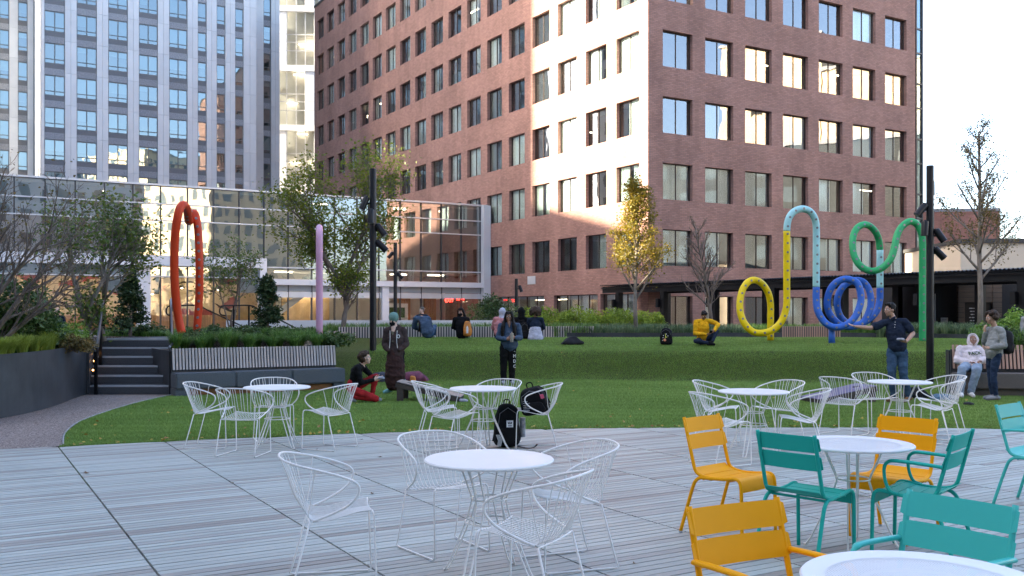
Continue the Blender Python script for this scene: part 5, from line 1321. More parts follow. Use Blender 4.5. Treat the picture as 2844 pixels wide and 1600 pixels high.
pts_b = [S(2267, 798, 26.35), S(2267, 840, 26.3), S(2273, 868, 26.2), S(2290, 895, 26.1), S(2315, 909, 26.0), S(2345, 905, 26.0), S(2372, 884, 26.0), S(2388, 850, 26.05), S(2391, 820, 26.1), S(2383, 790, 26.15), S(2365, 778, 26.2), S(2342, 776, 26.25), S(2318, 788, 26.3), S(2303, 812, 26.35), S(2297, 845, 26.4), S(2306, 875, 26.45), S(2330, 900, 26.5), S(2360, 908, 26.55), S(2395, 897, 26.6), S(2414, 865, 26.65), S(2419, 832, 26.7), S(2411, 800, 26.75), S(2395, 782, 26.8), S(2372, 779, 26.85), S(2348, 790, 26.9), S(2330, 815, 26.95), S(2325, 850, 27.0), S(2338, 885, 27.05), S(2368, 903, 27.1), S(2405, 893, 27.15), S(2434, 866, 27.2), S(2443, 835, 27.25), S(2444, 815, 27.25), S(2444, 800, 27.25)]
pts_a2 = [S(2444, 800, 27.25), S(2444, 760, 27.25), S(2444, 694, 27.25)]
pts_g = [S(2444, 694, 27.25), S(2441, 668, 27.2), S(2432, 645, 27.1), S(2415, 628, 27.0), S(2398, 624, 26.9), S(2380, 634, 26.8), S(2370, 655, 26.7), S(2368, 685, 26.6), S(2374, 715, 26.5), S(2392, 741, 26.4), S(2420, 753, 26.35), S(2450, 744, 26.3), S(2473, 720, 26.3), S(2484, 688, 26.35), S(2492, 652, 26.45), S(2506, 628, 26.55), S(2527, 615, 26.6), S(2545, 622, 26.65), S(2557, 642, 26.65), S(2562, 672, 26.65), S(2562, 760, 26.65), S(2562, 860, 26.65), S(2562, 955, 26.65)]
segs = [('tube_yellow', smooth_path(pts_y, 4)), ('tube_aqua', smooth_path(pts_a, 4)), ('tube_blue', smooth_path(pts_b, 4)), ('tube_aqua', smooth_path(pts_a2, 4)), ('tube_green', smooth_path(pts_g, 4))]
for k in range(1, len(segs)):   # butt neighbouring colours
    segs[k] = (segs[k][0], [p for p in segs[k][1]])
e = sculpture('looping painted tube running yellow, aqua, blue and green across the lawn rim', (S(2300, 945).x, 26.5, 0.8), segs, rt)
lg = S(2310, 905, 26.15); mb = MB(); mb.tube([(0, 0, lg.z - 0.02), (0, 0, 0.7)], 0.088, 14); mb.build('support_leg', M['tube_blue'], e, loc=(lg.x - e.location.x, 0.0-0.35, -0.8), smooth='all')
# orange double loop by the steps
oo = AT(515, 868, 21.2); r_ = 0.09
orp = [AT(505, 925, 20.9), AT(495, 880, 20.9), AT(487, 810, 20.8), AT(484, 740, 20.7), AT(486, 660, 20.6), AT(492, 610, 20.55), AT(500, 578, 20.6), AT(510, 569, 20.75), AT(519, 580, 21.1), AT(522, 600, 21.5), AT(524, 614, 21.75), AT(528, 612, 22.0), AT(532, 598, 22.1), AT(538, 592, 22.1), AT(544, 602, 22.05), AT(550, 640, 22.0), AT(553, 700, 21.95), AT(554, 760, 21.95), AT(553, 830, 22.0), AT(549, 890, 22.0), AT(546, 930, 22.0)]
sp = smooth_path(orp, 5); e = empty('tube_sculpture', (oo.x, oo.y, 0.95), 0, 'tall orange tube loop with grey studs rising from the planter by the steps', 'sculpture')
P = [p - e.location for p in sp]; mb = MB(); mb.tube(P, r_, 14); prt = mb.build('tube', M['orange'], e, smooth='all'); studs(P[int(len(P)*0.42):], prt, r_, 0.19, view=V((0.25, -1, 0)), rad=0.03)
# pink arch seen edge-on
pk = [AT(887, 930, 22.6), AT(887, 800, 22.6), AT(887, 690, 22.6), AT(887, 650, 22.7), AT(887, 634, 22.95), AT(887, 634, 23.1), AT(887, 642, 23.2), AT(887, 690, 23.25), AT(887, 800, 23.25), AT(887, 925, 23.25)]
sp = smooth_path(pk, 5); e = empty('tube_sculpture', (pk[0].x, 22.8, 0.95), 0, 'pale pink tube arch standing in the bed before the green tree', 'sculpture')
mb = MB(); mb.tube([p - e.location for p in sp], 0.082, 14); mb.build('tube', M['pink'], e, smooth='all')
# ---- lamp posts with cylinder spotlights
def lamp(label, loc, h, r, heads, base_z=0.0):
    e = empty('lamp_post', loc, 0, label, 'lamp post', 'black lamp posts'); 
    mb = MB(); mb.lathe([(r*1.02, 0), (r, 0.02), (r, h-0.02), (r*0.96, h)], 18); mb.build('pole', M['black_metal'], e, smooth=True)
    mb = MB(); mb.lathe([(r*1.5, 0.0), (r*1.5, 0.02), (r*1.05, 0.03)], 18); mb.build('base_plate', M['black_metal'], e)
    for (z, az, tilt) in heads:
        k = r/0.085; d = V((math.cos(R(az)), math.sin(R(az)), 0)); c = V((0, 0, z)) + d*(r + 0.13*k)
        ax = (d*math.sin(R(tilt)) + V((0, 0, -math.cos(R(tilt))))).normalized()
        mb = MB(); mb.tube([c - ax*0.17*k, c - ax*0.14*k, c + ax*0.15*k, c + ax*0.17*k], [0.07*k, 0.082*k, 0.082*k, 0.086*k], 14); hd = mb.build('spotlight', M['black_metal'], e, smooth=True)
        mb = MB(); mb.tube([c - ax*0.20*k, c - ax*0.16*k], [0.02*k, 0.055*k], 10); mb.build('knuckle', M['black_metal'], hd); mb = MB(); mb.tube([V((0, 0, z)) + d*r*0.9, c - d*0.07*k], 0.025*k, 8); mb.build('bracket', M['black_metal'], hd)
        mb = MB(); q = c + ax*0.172*k; mb.tube([q, q + ax*0.003], [0.07*k, 0.068*k], 14); mb.build('lens', M['granite'], hd)
p = AT(1036, 868, 24.2); lamp('tall black lamp post with four spotlights behind the crouching woman', (p.x, 24.2, 0.1), 5.18, 0.086, [(4.30, 190, 22), (3.95, 265, 4), (3.62, -10, 38), (3.22, 5, 44)])
p = AT(2583, 868, 22.0); lamp('tall black lamp post with spotlights beside the green tube', (p.x, 22.0, -0.02), 5.04, 0.083, [(4.55, 60, 4), (4.02, 185, 40), (3.58, 215, 4), (3.42, -15, 34), (3.02, 0, 44)])
p = AT(1098, 868, 46); lamp('slim black lamp post before the podium beside the green tree', (p.x, 46, 0.8), 4.2, 0.09, [(3.6, 180, 40), (2.6, 0, 40)])
p = AT(1434, 868, 43); lamp('slim black lamp post before the brick wall near the loose shrub', (p.x, 43, 0.8), 2.35, 0.075, [(1.9, 0, 20)])
# ---- props on the ground
M['black_fabric'] = mat('black_fabric', (0.007, 0.007, 0.008), 0.8, spec=0.15, var=0.3, scale=30, bump=0.3, bscale=60)
M['black_fabric2'] = mat('black_fabric2', (0.012, 0.012, 0.014), 0.7, spec=0.2, var=0.3, scale=14, bump=0.3, bscale=20)
M['navy_fabric'] = mat('navy_fabric', (0.02, 0.026, 0.045), 0.8, var=0.3, scale=14, bump=0.4, bscale=14)
M['plum_fabric'] = mat('plum_fabric', (0.13, 0.03, 0.06), 0.8, var=0.5, scale=9, bump=0.5, bscale=12)
M['orange_fabric'] = mat('orange_fabric', (0.55, 0.20, 0.03), 0.7, var=0.2, scale=10, bump=0.2)
M['white_print'] = mat('white_print', (0.75, 0.75, 0.75), 0.6)
M['pink_print'] = mat('pink_print', (0.6, 0.10, 0.18), 0.6)
def lumpy(name, prof_pts, mats, parent=None, amp=0.02, sc_=6, sub=3, seed=0, loc=None, rz=0):
    """soft body: convex-ish box of given (sx, sy, sz) rounded and noise displaced"""
    sx, sy, sz, taper = prof_pts; bm = bmesh.new(); bmesh.ops.create_cube(bm, size=1); bmesh.ops.subdivide_edges(bm, edges=bm.edges, cuts=9, use_grid_fill=True)
    for v in bm.verts:
        p = v.co*2; l = (abs(p.x)**4 + abs(p.y)**4 + abs(p.z)**4)**0.25; p = p/l; z = p.z
        k = 1 - taper*max(0, (z+1)/2)**1.6
        q = V((p.x*sx/2*k, p.y*sy/2*k, (z+1)/2*sz)); n = noise.noise_vector(q*sc_ + V((seed*3.1, seed, 0)))*amp
        v.co = q + n*(0.4 if q.z < 0.03 else 1); v.co.z = max(v.co.z, 0.0)
    me = bpy.data.meshes.new(name); bm.to_mesh(me); bm.free(); me.materials.append(mats)
    me.polygons.foreach_set('use_smooth', [True]*len(me.polygons)); return link(name, me, parent, loc, rz)
def backpack(label, loc, rz, sx=0.32, sy=0.2, sz=0.46, m='black_fabric', rot=None, seed=1, group=None):
    e = empty('backpack', loc, rz, label, 'backpack', group)
    if rot: e.rotation_euler = rot
    lumpy('pack_body', (sx, sy, sz, 0.28), M[m], e, 0.022, 7, seed=seed)
    o = lumpy('front_pocket', (sx*0.8, 0.10, sz*0.42, 0.25), M[m], e, 0.014, 9, seed=seed+5, loc=(0, -sy*0.46, 0.03))
    mb = MB(); mb.tube(smooth_path([(-0.035, 0.03, sz-0.02), (-0.03, 0.03, sz+0.045), (0.03, 0.03, sz+0.045), (0.035, 0.03, sz-0.02)], 5), 0.008, 5); mb.build('grab_handle', M['black_fabric'], e)
    for s in (-1, 1):
        mb = MB(); mb.tube(smooth_path([(s*0.07, sy*0.42, sz*0.9), (s*0.11, sy*0.75, sz*0.65), (s*0.12, sy*0.75, sz*0.35), (s*0.15, sy*0.45, 0.06)], 5), [(0.006, 0.024)]*16, 6, side=(0, 1, 0)); mb.build('strap', M['black_fabric'], e)
    mb = MB(); mb.tube([(-sx*0.36, -sy*0.40, sz*0.52), (-sx*0.3, -sy*0.42, sz*0.8), (0, -sy*0.38, sz*0.93), (sx*0.3, -sy*0.42, sz*0.8), (sx*0.36, -sy*0.40, sz*0.52)], 0.004, 5); mb.build('zip', M['granite_dark'], e)
    return e
b = backpack('upright black backpack with white patch and side bottle on the deck', (-0.06, 11.55, 0.0), R(8), 0.33, 0.22, 0.52, seed=2)
mb = MB(); mb.box(-0.03, -0.178, 0.26, 0.05, -0.172, 0.34); pt_ = mb.build('patch', M['white_print'], b)
for i, (dx, a) in enumerate(((0, 0), (-0.011, 0.5), (0.011, -0.5))):
    mb = MB(); mb.lathe([(0.001, 0), (0.0085, 0.012), (0.001, 0.034)], 8); lf = mb.build('emblem_leaf', M['black_fabric'], pt_, loc=(0.01+dx, -0.1785, 0.297)); lf.rotation_euler = (0, a*-0.9, 0); lf.scale = (1, 0.12, 1)
mb = MB(); mb.box(-0.012, -0.179, 0.272, 0.034, -0.177, 0.278); mb.box(-0.012, -0.179, 0.283, 0.034, -0.177, 0.288); mb.build('emblem_bar', M['black_fabric'], pt_)
mb = MB(); mb.lathe([(0.035, 0), (0.036, 0.19), (0.03, 0.20), (0.036, 0.205), (0.036, 0.235)], 14, c=(0.19, 0.0, 0.12)); mb.build('side_bottle', M['granite'], b)
for i in range(4):
    mb = MB(); mb.tube([(-0.135+0.012*i, -0.155+0.004*i, 0.03), (-0.125+0.014*i, -0.162, 0.10), (-0.15+0.012*i, -0.15, 0.17)], 0.0035, 4); mb.build('white_stripe', M['white_print'], b)
mb = MB(); mb.tube(smooth_path([(0.12, -0.1, 0.02), (0.22, -0.2, 0.01), (0.30, -0.2, 0.02), (0.34, -0.17, 0.05)], 4), [(0.004, 0.018)]*13, 6, side=(0, 0, 1)); mb.build('loose_strap', M['black_fabric'], b)
b = backpack('round black bag with white print lying on a wire chair seat', (0.17, 11.42, 0.455), R(-60), 0.36, 0.24, 0.33, seed=7)
b.rotation_euler = (R(10), R(-16), R(-12)); b.location = (0.31, 11.45, 0.42)
for i in range(7):
    mb = MB(); mb.box(-0.14, -0.168, 0.06+0.022*i, -0.08+0.012*(i % 3), -0.166, 0.063+0.022*i); t = mb.build('print_line', M['white_print'], b); t.rotation_euler = (0, R(12), 0)
mb = MB(); mb.box(0.12, -0.145, 0.19, 0.16, -0.135, 0.24); mb.build('tag', M['pink_print'], b)
gz = lambda x, y: lawn_z(x, y)
p = AT(1850, 868, 25.8); b = backpack('black backpack with a flower print beside the man in yellow', (p.x, 25.8, gz(p.x, 25.8)), R(-14), 0.36, 0.24, 0.46, seed=9)
M['flower'] = mat('flower', (0.75, 0.28, 0.16), 0.6); M['stem_print'] = mat('stem_print', (0.45, 0.50, 0.08), 0.6)
mb = MB(); mb.ball((-0.02, -0.150, 0.14), (0.045, 0.02, 0.04), 10); mb.build('flower_print', M['flower'], b)
mb = MB(); mb.tube([(-0.02, -0.16, 0.17), (0.0, -0.16, 0.24), (-0.01, -0.135, 0.31)], 0.009, 5); mb.tube([(0.0, -0.16, 0.22), (0.04, -0.155, 0.21)], [0.02, 0.008], 5); mb.build('stem_print', M['stem_print'], b)
for (x, z) in ((-0.06, 0.26), (-0.07, 0.2), (0.06, 0.25), (0.06, 0.13), (-0.08, 0.13), (0.02, 0.3)):
    mb = MB(); mb.ball((x, -0.148, z), (0.012, 0.012, 0.012), 6); mb.build('blossom_print', M['white_print'], b)
p = AT(1590, 868, 26.0); o = lumpy('duffel_bag', (0.72, 0.34, 0.24, 0.75), M['black_fabric2'], None, 0.05, 5, seed=13, loc=(p.x, 26.0, gz(p.x, 26.0)-0.01), rz=R(6)); tag(o, 'slumped black bag lying alone on the lawn rim', 'bag')
p = AT(1146, 868, 22.2); o = lumpy('coat_pile', (0.72, 0.4, 0.26, 0.65), M['plum_fabric'], None, 0.06, 5, seed=17, loc=(p.x, 22.6, -0.02), rz=R(-8)); tag(o, 'crumpled plum coloured coat heaped on the grass behind the walking woman', 'coat')
p = AT(1050, 868, 22.2); o = lumpy('duffel_bag', (0.62, 0.36, 0.24, 0.5), M['navy_fabric'], None, 0.05, 5, seed=19, loc=(p.x, 22.5, -0.02), rz=R(12)); tag(o, 'dark navy bag on the grass at the foot of the lamp post', 'bag')
p = AT(1148, 868, 22.2); o = lumpy('tote_bag', (0.16, 0.14, 0.16, 0.4), M['orange_fabric'], None, 0.02, 8, seed=23, loc=(p.x-0.02, 22.28, -0.01)); tag(o, 'small rust orange bag leaning on the plum coat', 'bag')
# ---- cornhole boards
M['board_dark'] = mat('board_dark', (0.055, 0.042, 0.036), 0.6, var=0.3, scale=8, stretch=(1, 6, 1)); M['board_top'] = mat('board_top', (0.17, 0.185, 0.18), 0.45, var=0.35, scale=6, stretch=(6, 1, 1))
M['board_violet'] = mat('board_violet', (0.15, 0.14, 0.25), 0.4, var=0.3, scale=2.0)
def cornhole(label, loc, rz, topm, h=0.30):
    e = empty('cornhole_board', loc, rz, label, 'cornhole board', 'cornhole boards'); L, W = 1.22, 0.61; a = math.asin((h-0.08)/L)
    sl = Matrix.Rotation(a, 4, 'Y')
    mb = MB(); n = 20; hx, hr = -L+0.23, 0.076     # board with hole; local x from front (0) to back (-L)
    ring = [(hx+hr*math.cos(2*math.pi*i/n), hr*math.sin(2*math.pi*i/n)) for i in range(n)]
    outer = []
    for i in range(n):
        ca, sa = math.cos(2*math.pi*i/n), math.sin(2*math.pi*i/n); t = min((W/2)/max(1e-6, abs(sa)), (0.23 if ca < 0 else 0.23)/max(1e-6, abs(ca))); outer.append((hx+ca*t, sa*t))
    for zz, fl in ((0.0, False), (-0.014, True)):
        for i in range(n):
            j = (i+1) % n; q = [(*ring[i], zz), (*outer[i], zz), (*outer[j], zz), (*ring[j], zz)]
            mb.quad(*(q[::-1] if fl else q))
    for i in range(n):
        j = (i+1) % n; mb.quad((*ring[i], 0), (*ring[j], 0), (*ring[j], -0.014), (*ring[i], -0.014))
    mb.box(hx+0.2305, -W/2, -0.014, 0, W/2, 0.0); mb.xf(sl); mb.xf(Matrix.Translation((0, 0, 0.085))); mb.build('board', topm, e)
    for s in (-1, 1):
        mb = MB(); mb.box(-L, s*W/2-0.02*s, -0.105, 0, s*W/2, -0.0145); mb.xf(sl); mb.xf(Matrix.Translation((0, 0, 0.085))); mb.build('side_rail', M['board_dark'], e)
        mb = MB(); mb.box(-L+0.04, s*(W/2-0.03)-0.018, 0, -L+0.16, s*(W/2-0.03)+0.018, h-0.06); mb.build('leg', M['board_dark'], e)
    mb = MB(); mb.box(-L, -W/2+0.021, -0.105, -L+0.02, W/2-0.021, -0.0145); mb.box(-0.02, -W/2+0.021, -0.1, 0, W/2-0.021, -0.0145); mb.xf(sl); mb.xf(Matrix.Translation((0, 0, 0.085))); mb.build('end_rail', M['board_dark'], e)
    return e
p0, p1 = G(1093, 1115), G(1272, 1118)
cornhole('dark cornhole board on the grass in front of the crouching woman', (p0.x+1.25, p0.y+0.25, 0.0), R(-3), M['board_top'], 0.36)
p0 = G(2300, 1128)
cornhole('violet topped cornhole board at the feet of the throwing man', (p0.x-0.1, p0.y+0.7, 0.0), R(196), M['board_violet'], 0.30)
# bean bags
M['bean_grey'] = mat('bean_grey', (0.30, 0.31, 0.36), 0.8, var=0.15, scale=20, bump=0.2); M['bean_black'] = mat('bean_black', (0.02, 0.02, 0.022), 0.8, bump=0.2)
def bean(label, loc, m, rz=0, s=1.0):
    o = lumpy('bean_bag', (0.16*s, 0.15*s, 0.055*s, 0.2), M[m], None, 0.012, 14, seed=31, loc=loc, rz=rz); return tag(o, label, 'bean bag', 'bean bags')
p = G(1287, 1116); bean('grey bean bag lying at the low end of the dark cornhole board', (p.x, p.y, 0), 'bean_grey', 0.4)
p = G(2690, 1125); bean('black bean bag on the grass before the sneakers of the man in grey', (p.x, p.y, 0), 'bean_black', 0.1)
p = G(2272, 1113); bean('black bean bag at the near edge of the violet cornhole board', (p.x, p.y, 0), 'bean_black', 0.3)
p = AT(2570, 868, 18.0); o = lumpy('jacket_pile', (0.55, 0.35, 0.22, 0.6), M['black_fabric2'], None, 0.05, 6, seed=41, loc=(p.x-0.1, 18.2, -0.01), rz=R(5)); tag(o, 'black jackets heaped on the grass behind the boots of the throwing man', 'jackets')
M['plaid'] = mat('plaid', (0.07, 0.14, 0.20), 0.8, var=0.6, scale=18)
p = AT(2600, 868, 18.0); o = lumpy('folded_blanket', (0.5, 0.35, 0.10, 0.3), M['plaid'], None, 0.03, 6, seed=43, loc=(p.x+0.1, 17.9, -0.01), rz=R(-12)); tag(o, 'dark blue patterned blanket on the grass beside the black jackets', 'blanket')
# leaves on the deck
def deck_leaf(label, u, v, s, seed):
    p = G(u, v); r = random.Random(seed); mb = MB(); n = 8
    ringp = [V((math.cos(2*math.pi*i/n)*s*(1 if i % 2 == 0 else 0.7), math.sin(2*math.pi*i/n)*s*0.6*(1 if i % 2 == 0 else 0.75), 0.006 + 0.3*s*r.random())) for i in range(n)]
    for i in range(n): mb.tri((0, 0, 0.004), ringp[i], ringp[(i+1) % n])
    mb.tube([(0, 0, 0.004), (s*1.5, 0.1*s, 0.01)], 0.0015, 4)
    o = mb.build('fallen_leaf', M['leaf_brown'], None, (p.x, p.y, 0.002), r.uniform(0, 6)); tag(o, label, 'leaf', 'dry leaves on the deck')
M['leaf_brown'] = mat('leaf_brown', (0.17, 0.085, 0.03), 0.8, var=0.3, scale=30)
for (u, v, s, lab) in ((240, 1316, 0.05, 'curled brown leaf alone on the open deck boards left'), (880, 1250, 0.022, 'small brown leaf under the planter bench table'), (1034, 1373, 0.028, 'small dry leaf behind the lone wire chair'), (1056, 1271, 0.02, 'tiny dark leaf near the thin deck seam before the bag table'), (1005, 1222, 0.02, 'tiny dark leaf between the two far white tables'), (1762, 1568, 0.02, 'tiny dark leaf left of the yellow armchair'), (645, 1343, 0.018, 'tiny red leaf on a deck seam')):
    deck_leaf(lab, u, v, s, int(u))
# ================================================================ PEOPLE
M['skin_tan'] = mat('skin_tan', (0.46, 0.27, 0.19), 0.5, var=0.06, scale=20); M['skin_pale'] = mat('skin_pale', (0.60, 0.40, 0.31), 0.5, var=0.06, scale=20)
M['skin_brown'] = mat('skin_brown', (0.25, 0.125, 0.075), 0.5, var=0.06, scale=20)
M['lip'] = mat('lip', (0.36, 0.14, 0.12), 0.45); M['hair_dark'] = mat('hair_dark', (0.008, 0.006, 0.005), 0.5, spec=0.2, var=0.5, scale=40, bump=0.5, bscale=90, stretch=(1, 1, 0.2))
M['hair_brown'] = mat('hair_brown', (0.04, 0.024, 0.015), 0.6, spec=0.2, var=0.5, scale=40, bump=0.6, bscale=70); M['hair_grey'] = mat('hair_grey', (0.09, 0.075, 0.06), 0.6, var=0.4, scale=40)
M['eye_white'] = mat('eye_white', (0.7, 0.68, 0.66), 0.2, var=0); M['eye_dark'] = mat('eye_dark', (0.02, 0.013, 0.01), 0.15, var=0)
def cloth(n, c, b=0.25, rough=0.85, var=0.25, scale=9): M[n] = mat(n, c, rough, var=var, scale=scale, bump=b, bscale=26, spec=0.12)
cloth('c_black', (0.008, 0.008, 0.0095)); cloth('c_redpant', (0.33, 0.022, 0.024)); cloth('c_brownhood', (0.055, 0.038, 0.036)); cloth('c_skirt', (0.050, 0.026, 0.024), 0.5)
cloth('c_beanie', (0.15, 0.26, 0.23), 0.6); cloth('c_olive', (0.14, 0.13, 0.09)); cloth('c_denimshirt', (0.055, 0.085, 0.135)); cloth('c_navy', (0.016, 0.024, 0.045)); cloth('c_jean', (0.045, 0.085, 0.15), 0.3, var=0.5, scale=5)
cloth('c_jeandark', (0.022, 0.038, 0.075), 0.3, var=0.4, scale=5); cloth('c_jeanlight', (0.24, 0.31, 0.40), 0.3, var=0.25, scale=4); cloth('c_yellow', (0.68, 0.36, 0.012), 0.5); cloth('c_pink', (0.46, 0.20, 0.21)); cloth('c_grey', (0.27, 0.28, 0.275))
cloth('c_palepink', (0.60, 0.54, 0.56)); cloth('c_boot', (0.20, 0.11, 0.055)); cloth('c_sneak', (0.30, 0.32, 0.34)); cloth('c_aqua', (0.22, 0.50, 0.52)); cloth('c_lilac', (0.42, 0.43, 0.52)); cloth('c_white', (0.65, 0.65, 0.64)); cloth('c_stripe', (0.22, 0.23, 0.25))
def seg_dist(P, a, b, ra, rb):
    a, b = np.array(a), np.array(b); d = b - a; L2 = max(1e-9, (d*d).sum()); t = np.clip(((P-a) @ d)/L2, 0, 1)
    return np.linalg.norm(P - (a + t[:, None]*d), axis=1) - (ra + (rb-ra)*t)
PENDING = []
class Body:
    def __init__(s): s.mb = MB(); s.caps = []
    def limb(s, zone, pts, rad, side=None, n=12, per=0):
        pts = [V(p) for p in pts]
        if per:
            k = len(pts); pts = smooth_path(pts, per); rr = []
            for i in range(len(pts)):
                f = i/per; j = min(int(f), k-2); t = f-j; a, b = rad[j], rad[j+1]
                a = a if isinstance(a, tuple) else (a, a); b = b if isinstance(b, tuple) else (b, b); rr.append((a[0]+(b[0]-a[0])*t, a[1]+(b[1]-a[1])*t))
            rad = rr
        s.mb.tube(pts, rad, n, side=side, hemi=True)
        mr = lambda r: (r[0]+r[1])/2 if isinstance(r, tuple) else r
        for i in range(len(pts)-1): s.caps.append((zone, tuple(pts[i]), tuple(pts[i+1]), mr(rad[i]), mr(rad[i+1])))
    def ball(s, zone, c, r, M3=None):
        i0 = len(s.mb.v); rr = r if isinstance(r, tuple) else (r, r, r)
        s.mb.ball((0, 0, 0), rr, 14)
        for i in range(i0, len(s.mb.v)): s.mb.v[i] = (M3 @ s.mb.v[i] if M3 is not None else s.mb.v[i]) + V(c)
        m = sorted(rr)[1]; s.caps.append((zone, tuple(c), tuple(c), m, m))
def bake(body, name, mats, parent, voxel, fold=0.0, foldz=(), seed=0, smooth_it=4):
    me = bpy.data.meshes.new('tmp'); me.from_pydata([tuple(v) for v in body.mb.v], [], body.mb.f)
    o = bpy.data.objects.new(name, me); COL.objects.link(o); o.parent = parent
    m = o.modifiers.new('r', 'REMESH'); m.mode = 'VOXEL'; m.voxel_size = voxel; m.use_smooth_shade = True
    if smooth_it:
        q = o.modifiers.new('s', 'SMOOTH'); q.iterations = smooth_it; q.factor = 0.5
    PENDING.append((o, body.caps, mats, fold, foldz, seed)); return o
def finish_people():
    dg = bpy.context.evaluated_depsgraph_get(); dg.update()
    out = [bpy.data.meshes.new_from_object(o.evaluated_get(dg)) for (o, *_r) in PENDING]
    for (o, caps, mats, fold, foldz, seed), me in zip(PENDING, out):
        zones = list(mats.keys()); me.materials.clear()
        for z in zones: me.materials.append(M[mats[z]])
        n = len(me.vertices); co = np.empty(n*3, np.float32); me.vertices.foreach_get('co', co); co = co.reshape(-1, 3)
        def near(P):
            best = np.full(len(P), 1e9); zi = np.zeros(len(P), np.int32)
            for (z, a, b, ra, rb) in caps:
                d = seg_dist(P, a, b, ra, rb); w = d < best; best[w] = d[w]; zi[w] = zones.index(z)
            return zi
        if fold:
            zi = near(co); nr = np.empty(n*3, np.float32); me.vertices.foreach_get('normal', nr); nr = nr.reshape(-1, 3)
            fz = {zones.index(z) for z in foldz if z in zones}
            for i in range(n):
                if int(zi[i]) in fz:
                    p = V(co[i]); d = noise.noise(V((p.x*9, p.y*9, p.z*14 + seed))) + 0.6*noise.noise(V((p.x*22+seed, p.y*22, p.z*26)))
                    co[i] += nr[i]*(fold*d)
            me.vertices.foreach_set('co', co.ravel())
        nf = len(me.polygons); c = np.empty(nf*3, np.float32); me.polygons.foreach_get('center', c); zi = near(c.reshape(-1, 3))
        me.polygons.foreach_set('material_index', zi); me.polygons.foreach_set('use_smooth', [True]*nf); me.update()
        old = o.data; o.modifiers.clear(); o.data = me; me.name = o.name; bpy.data.meshes.remove(old)
    PENDING.clear()
def head_frame(f, up=(0, 0, 1)):
    f = V(f).normalized(); r = f.cross(V(up)).normalized(); u = r.cross(f); return Matrix(((r.x, f.x, u.x), (r.y, f.y, u.y), (r.z, f.z, u.z)))
def hand(b, w, d, pn, thumb, curl=0.6, zone='skin', L=1.0):
    """w wrist, d direction of the fingers, pn palm normal (fingers curl towards it), thumb: side vector"""
    d = V(d).normalized(); pn = V(pn); pn = (pn - d*pn.dot(d)).normalized(); th = V(thumb); th = (th - d*th.dot(d) - pn*th.dot(pn)).normalized(); w = V(w)
    b.limb(zone, [w, w + d*0.045*L, w + d*0.085*L], [(0.026, 0.019), (0.037, 0.017), (0.038, 0.014)], side=th, n=10)
    for k, (o, l) in enumerate(((0.029, 0.066), (0.010, 0.074), (-0.010, 0.069), (-0.028, 0.054))):
        p = w + d*0.083*L + th*o; pts = [p]; dd = d.copy()
        for j, f in enumerate((0.45, 0.32, 0.23)):
            a = curl*(0.6+0.5*j) + 0.03*k; dd = (dd*math.cos(a) + pn*math.sin(a)).normalized(); pts.append(pts[-1] + dd*l*f*L)
            pn_l = pn
        b.limb(zone, pts, [0.0098, 0.0092, 0.0086, 0.0075], n=8)
    t0 = w + d*0.022*L + th*0.028; t1 = t0 + (d*0.6 + th*0.65 + pn*0.35).normalized()*0.036; t2 = t1 + (d*0.85 + th*0.1 + pn*0.5).normalized()*0.03
    b.limb(zone, [t0, t1, t2], [0.0125, 0.0105, 0.0085], n=8)
def face(b, c, Hm, s=1.0, mask=False):
    A = lambda x, y, z: V(c) + Hm @ (V((x, y, z))*s)
    b.ball('skin', A(0, -0.012, 0.025), (0.074*s, 0.092*s, 0.098*s), Hm); b.ball('skin', A(0, 0.022, -0.045), (0.057*s, 0.066*s, 0.066*s), Hm); b.ball('skin', A(0, 0.058, -0.088), (0.026*s, 0.022*s, 0.022*s), Hm)
    b.limb('skin', [A(0, 0.082, 0.018), A(0, 0.099, -0.022)], [0.009*s, 0.0135*s], n=8)
    for q in (-1, 1):
        b.ball('skin', A(0.075*q, -0.008, -0.008), (0.011*s, 0.02*s, 0.031*s), Hm)
        b.limb('brow', [A(0.016*q, 0.084, 0.038), A(0.046*q, 0.074, 0.040)], [0.0042*s, 0.0036*s], n=6)
        b.ball('skin', A(0.045*q, 0.058, -0.02), (0.022*s, 0.022*s, 0.022*s))
    if mask: b.ball('mask', A(0, 0.052, -0.05), (0.062*s, 0.062*s, 0.058*s), Hm)
    else: b.limb('lip', [A(-0.02, 0.079, -0.055), A(0, 0.084, -0.054), A(0.02, 0.079, -0.055)], [0.0065*s, 0.009*s, 0.0065*s], n=8)
def eyes(parent, c, Hm, s=1.0):
    for q in (-1, 1):
        mb = MB(); p = V(c) + Hm @ (V((0.031*q, 0.0715, 0.016))*s); mb.ball(p, 0.0125*s, 8); mb.build('eye', M['eye_white'], parent, smooth='all')
        mb = MB(); p = V(c) + Hm @ (V((0.031*q, 0.0795, 0.016))*s); mb.ball(p, 0.0068*s, 8); mb.build('iris', M['eye_dark'], parent, smooth='all')
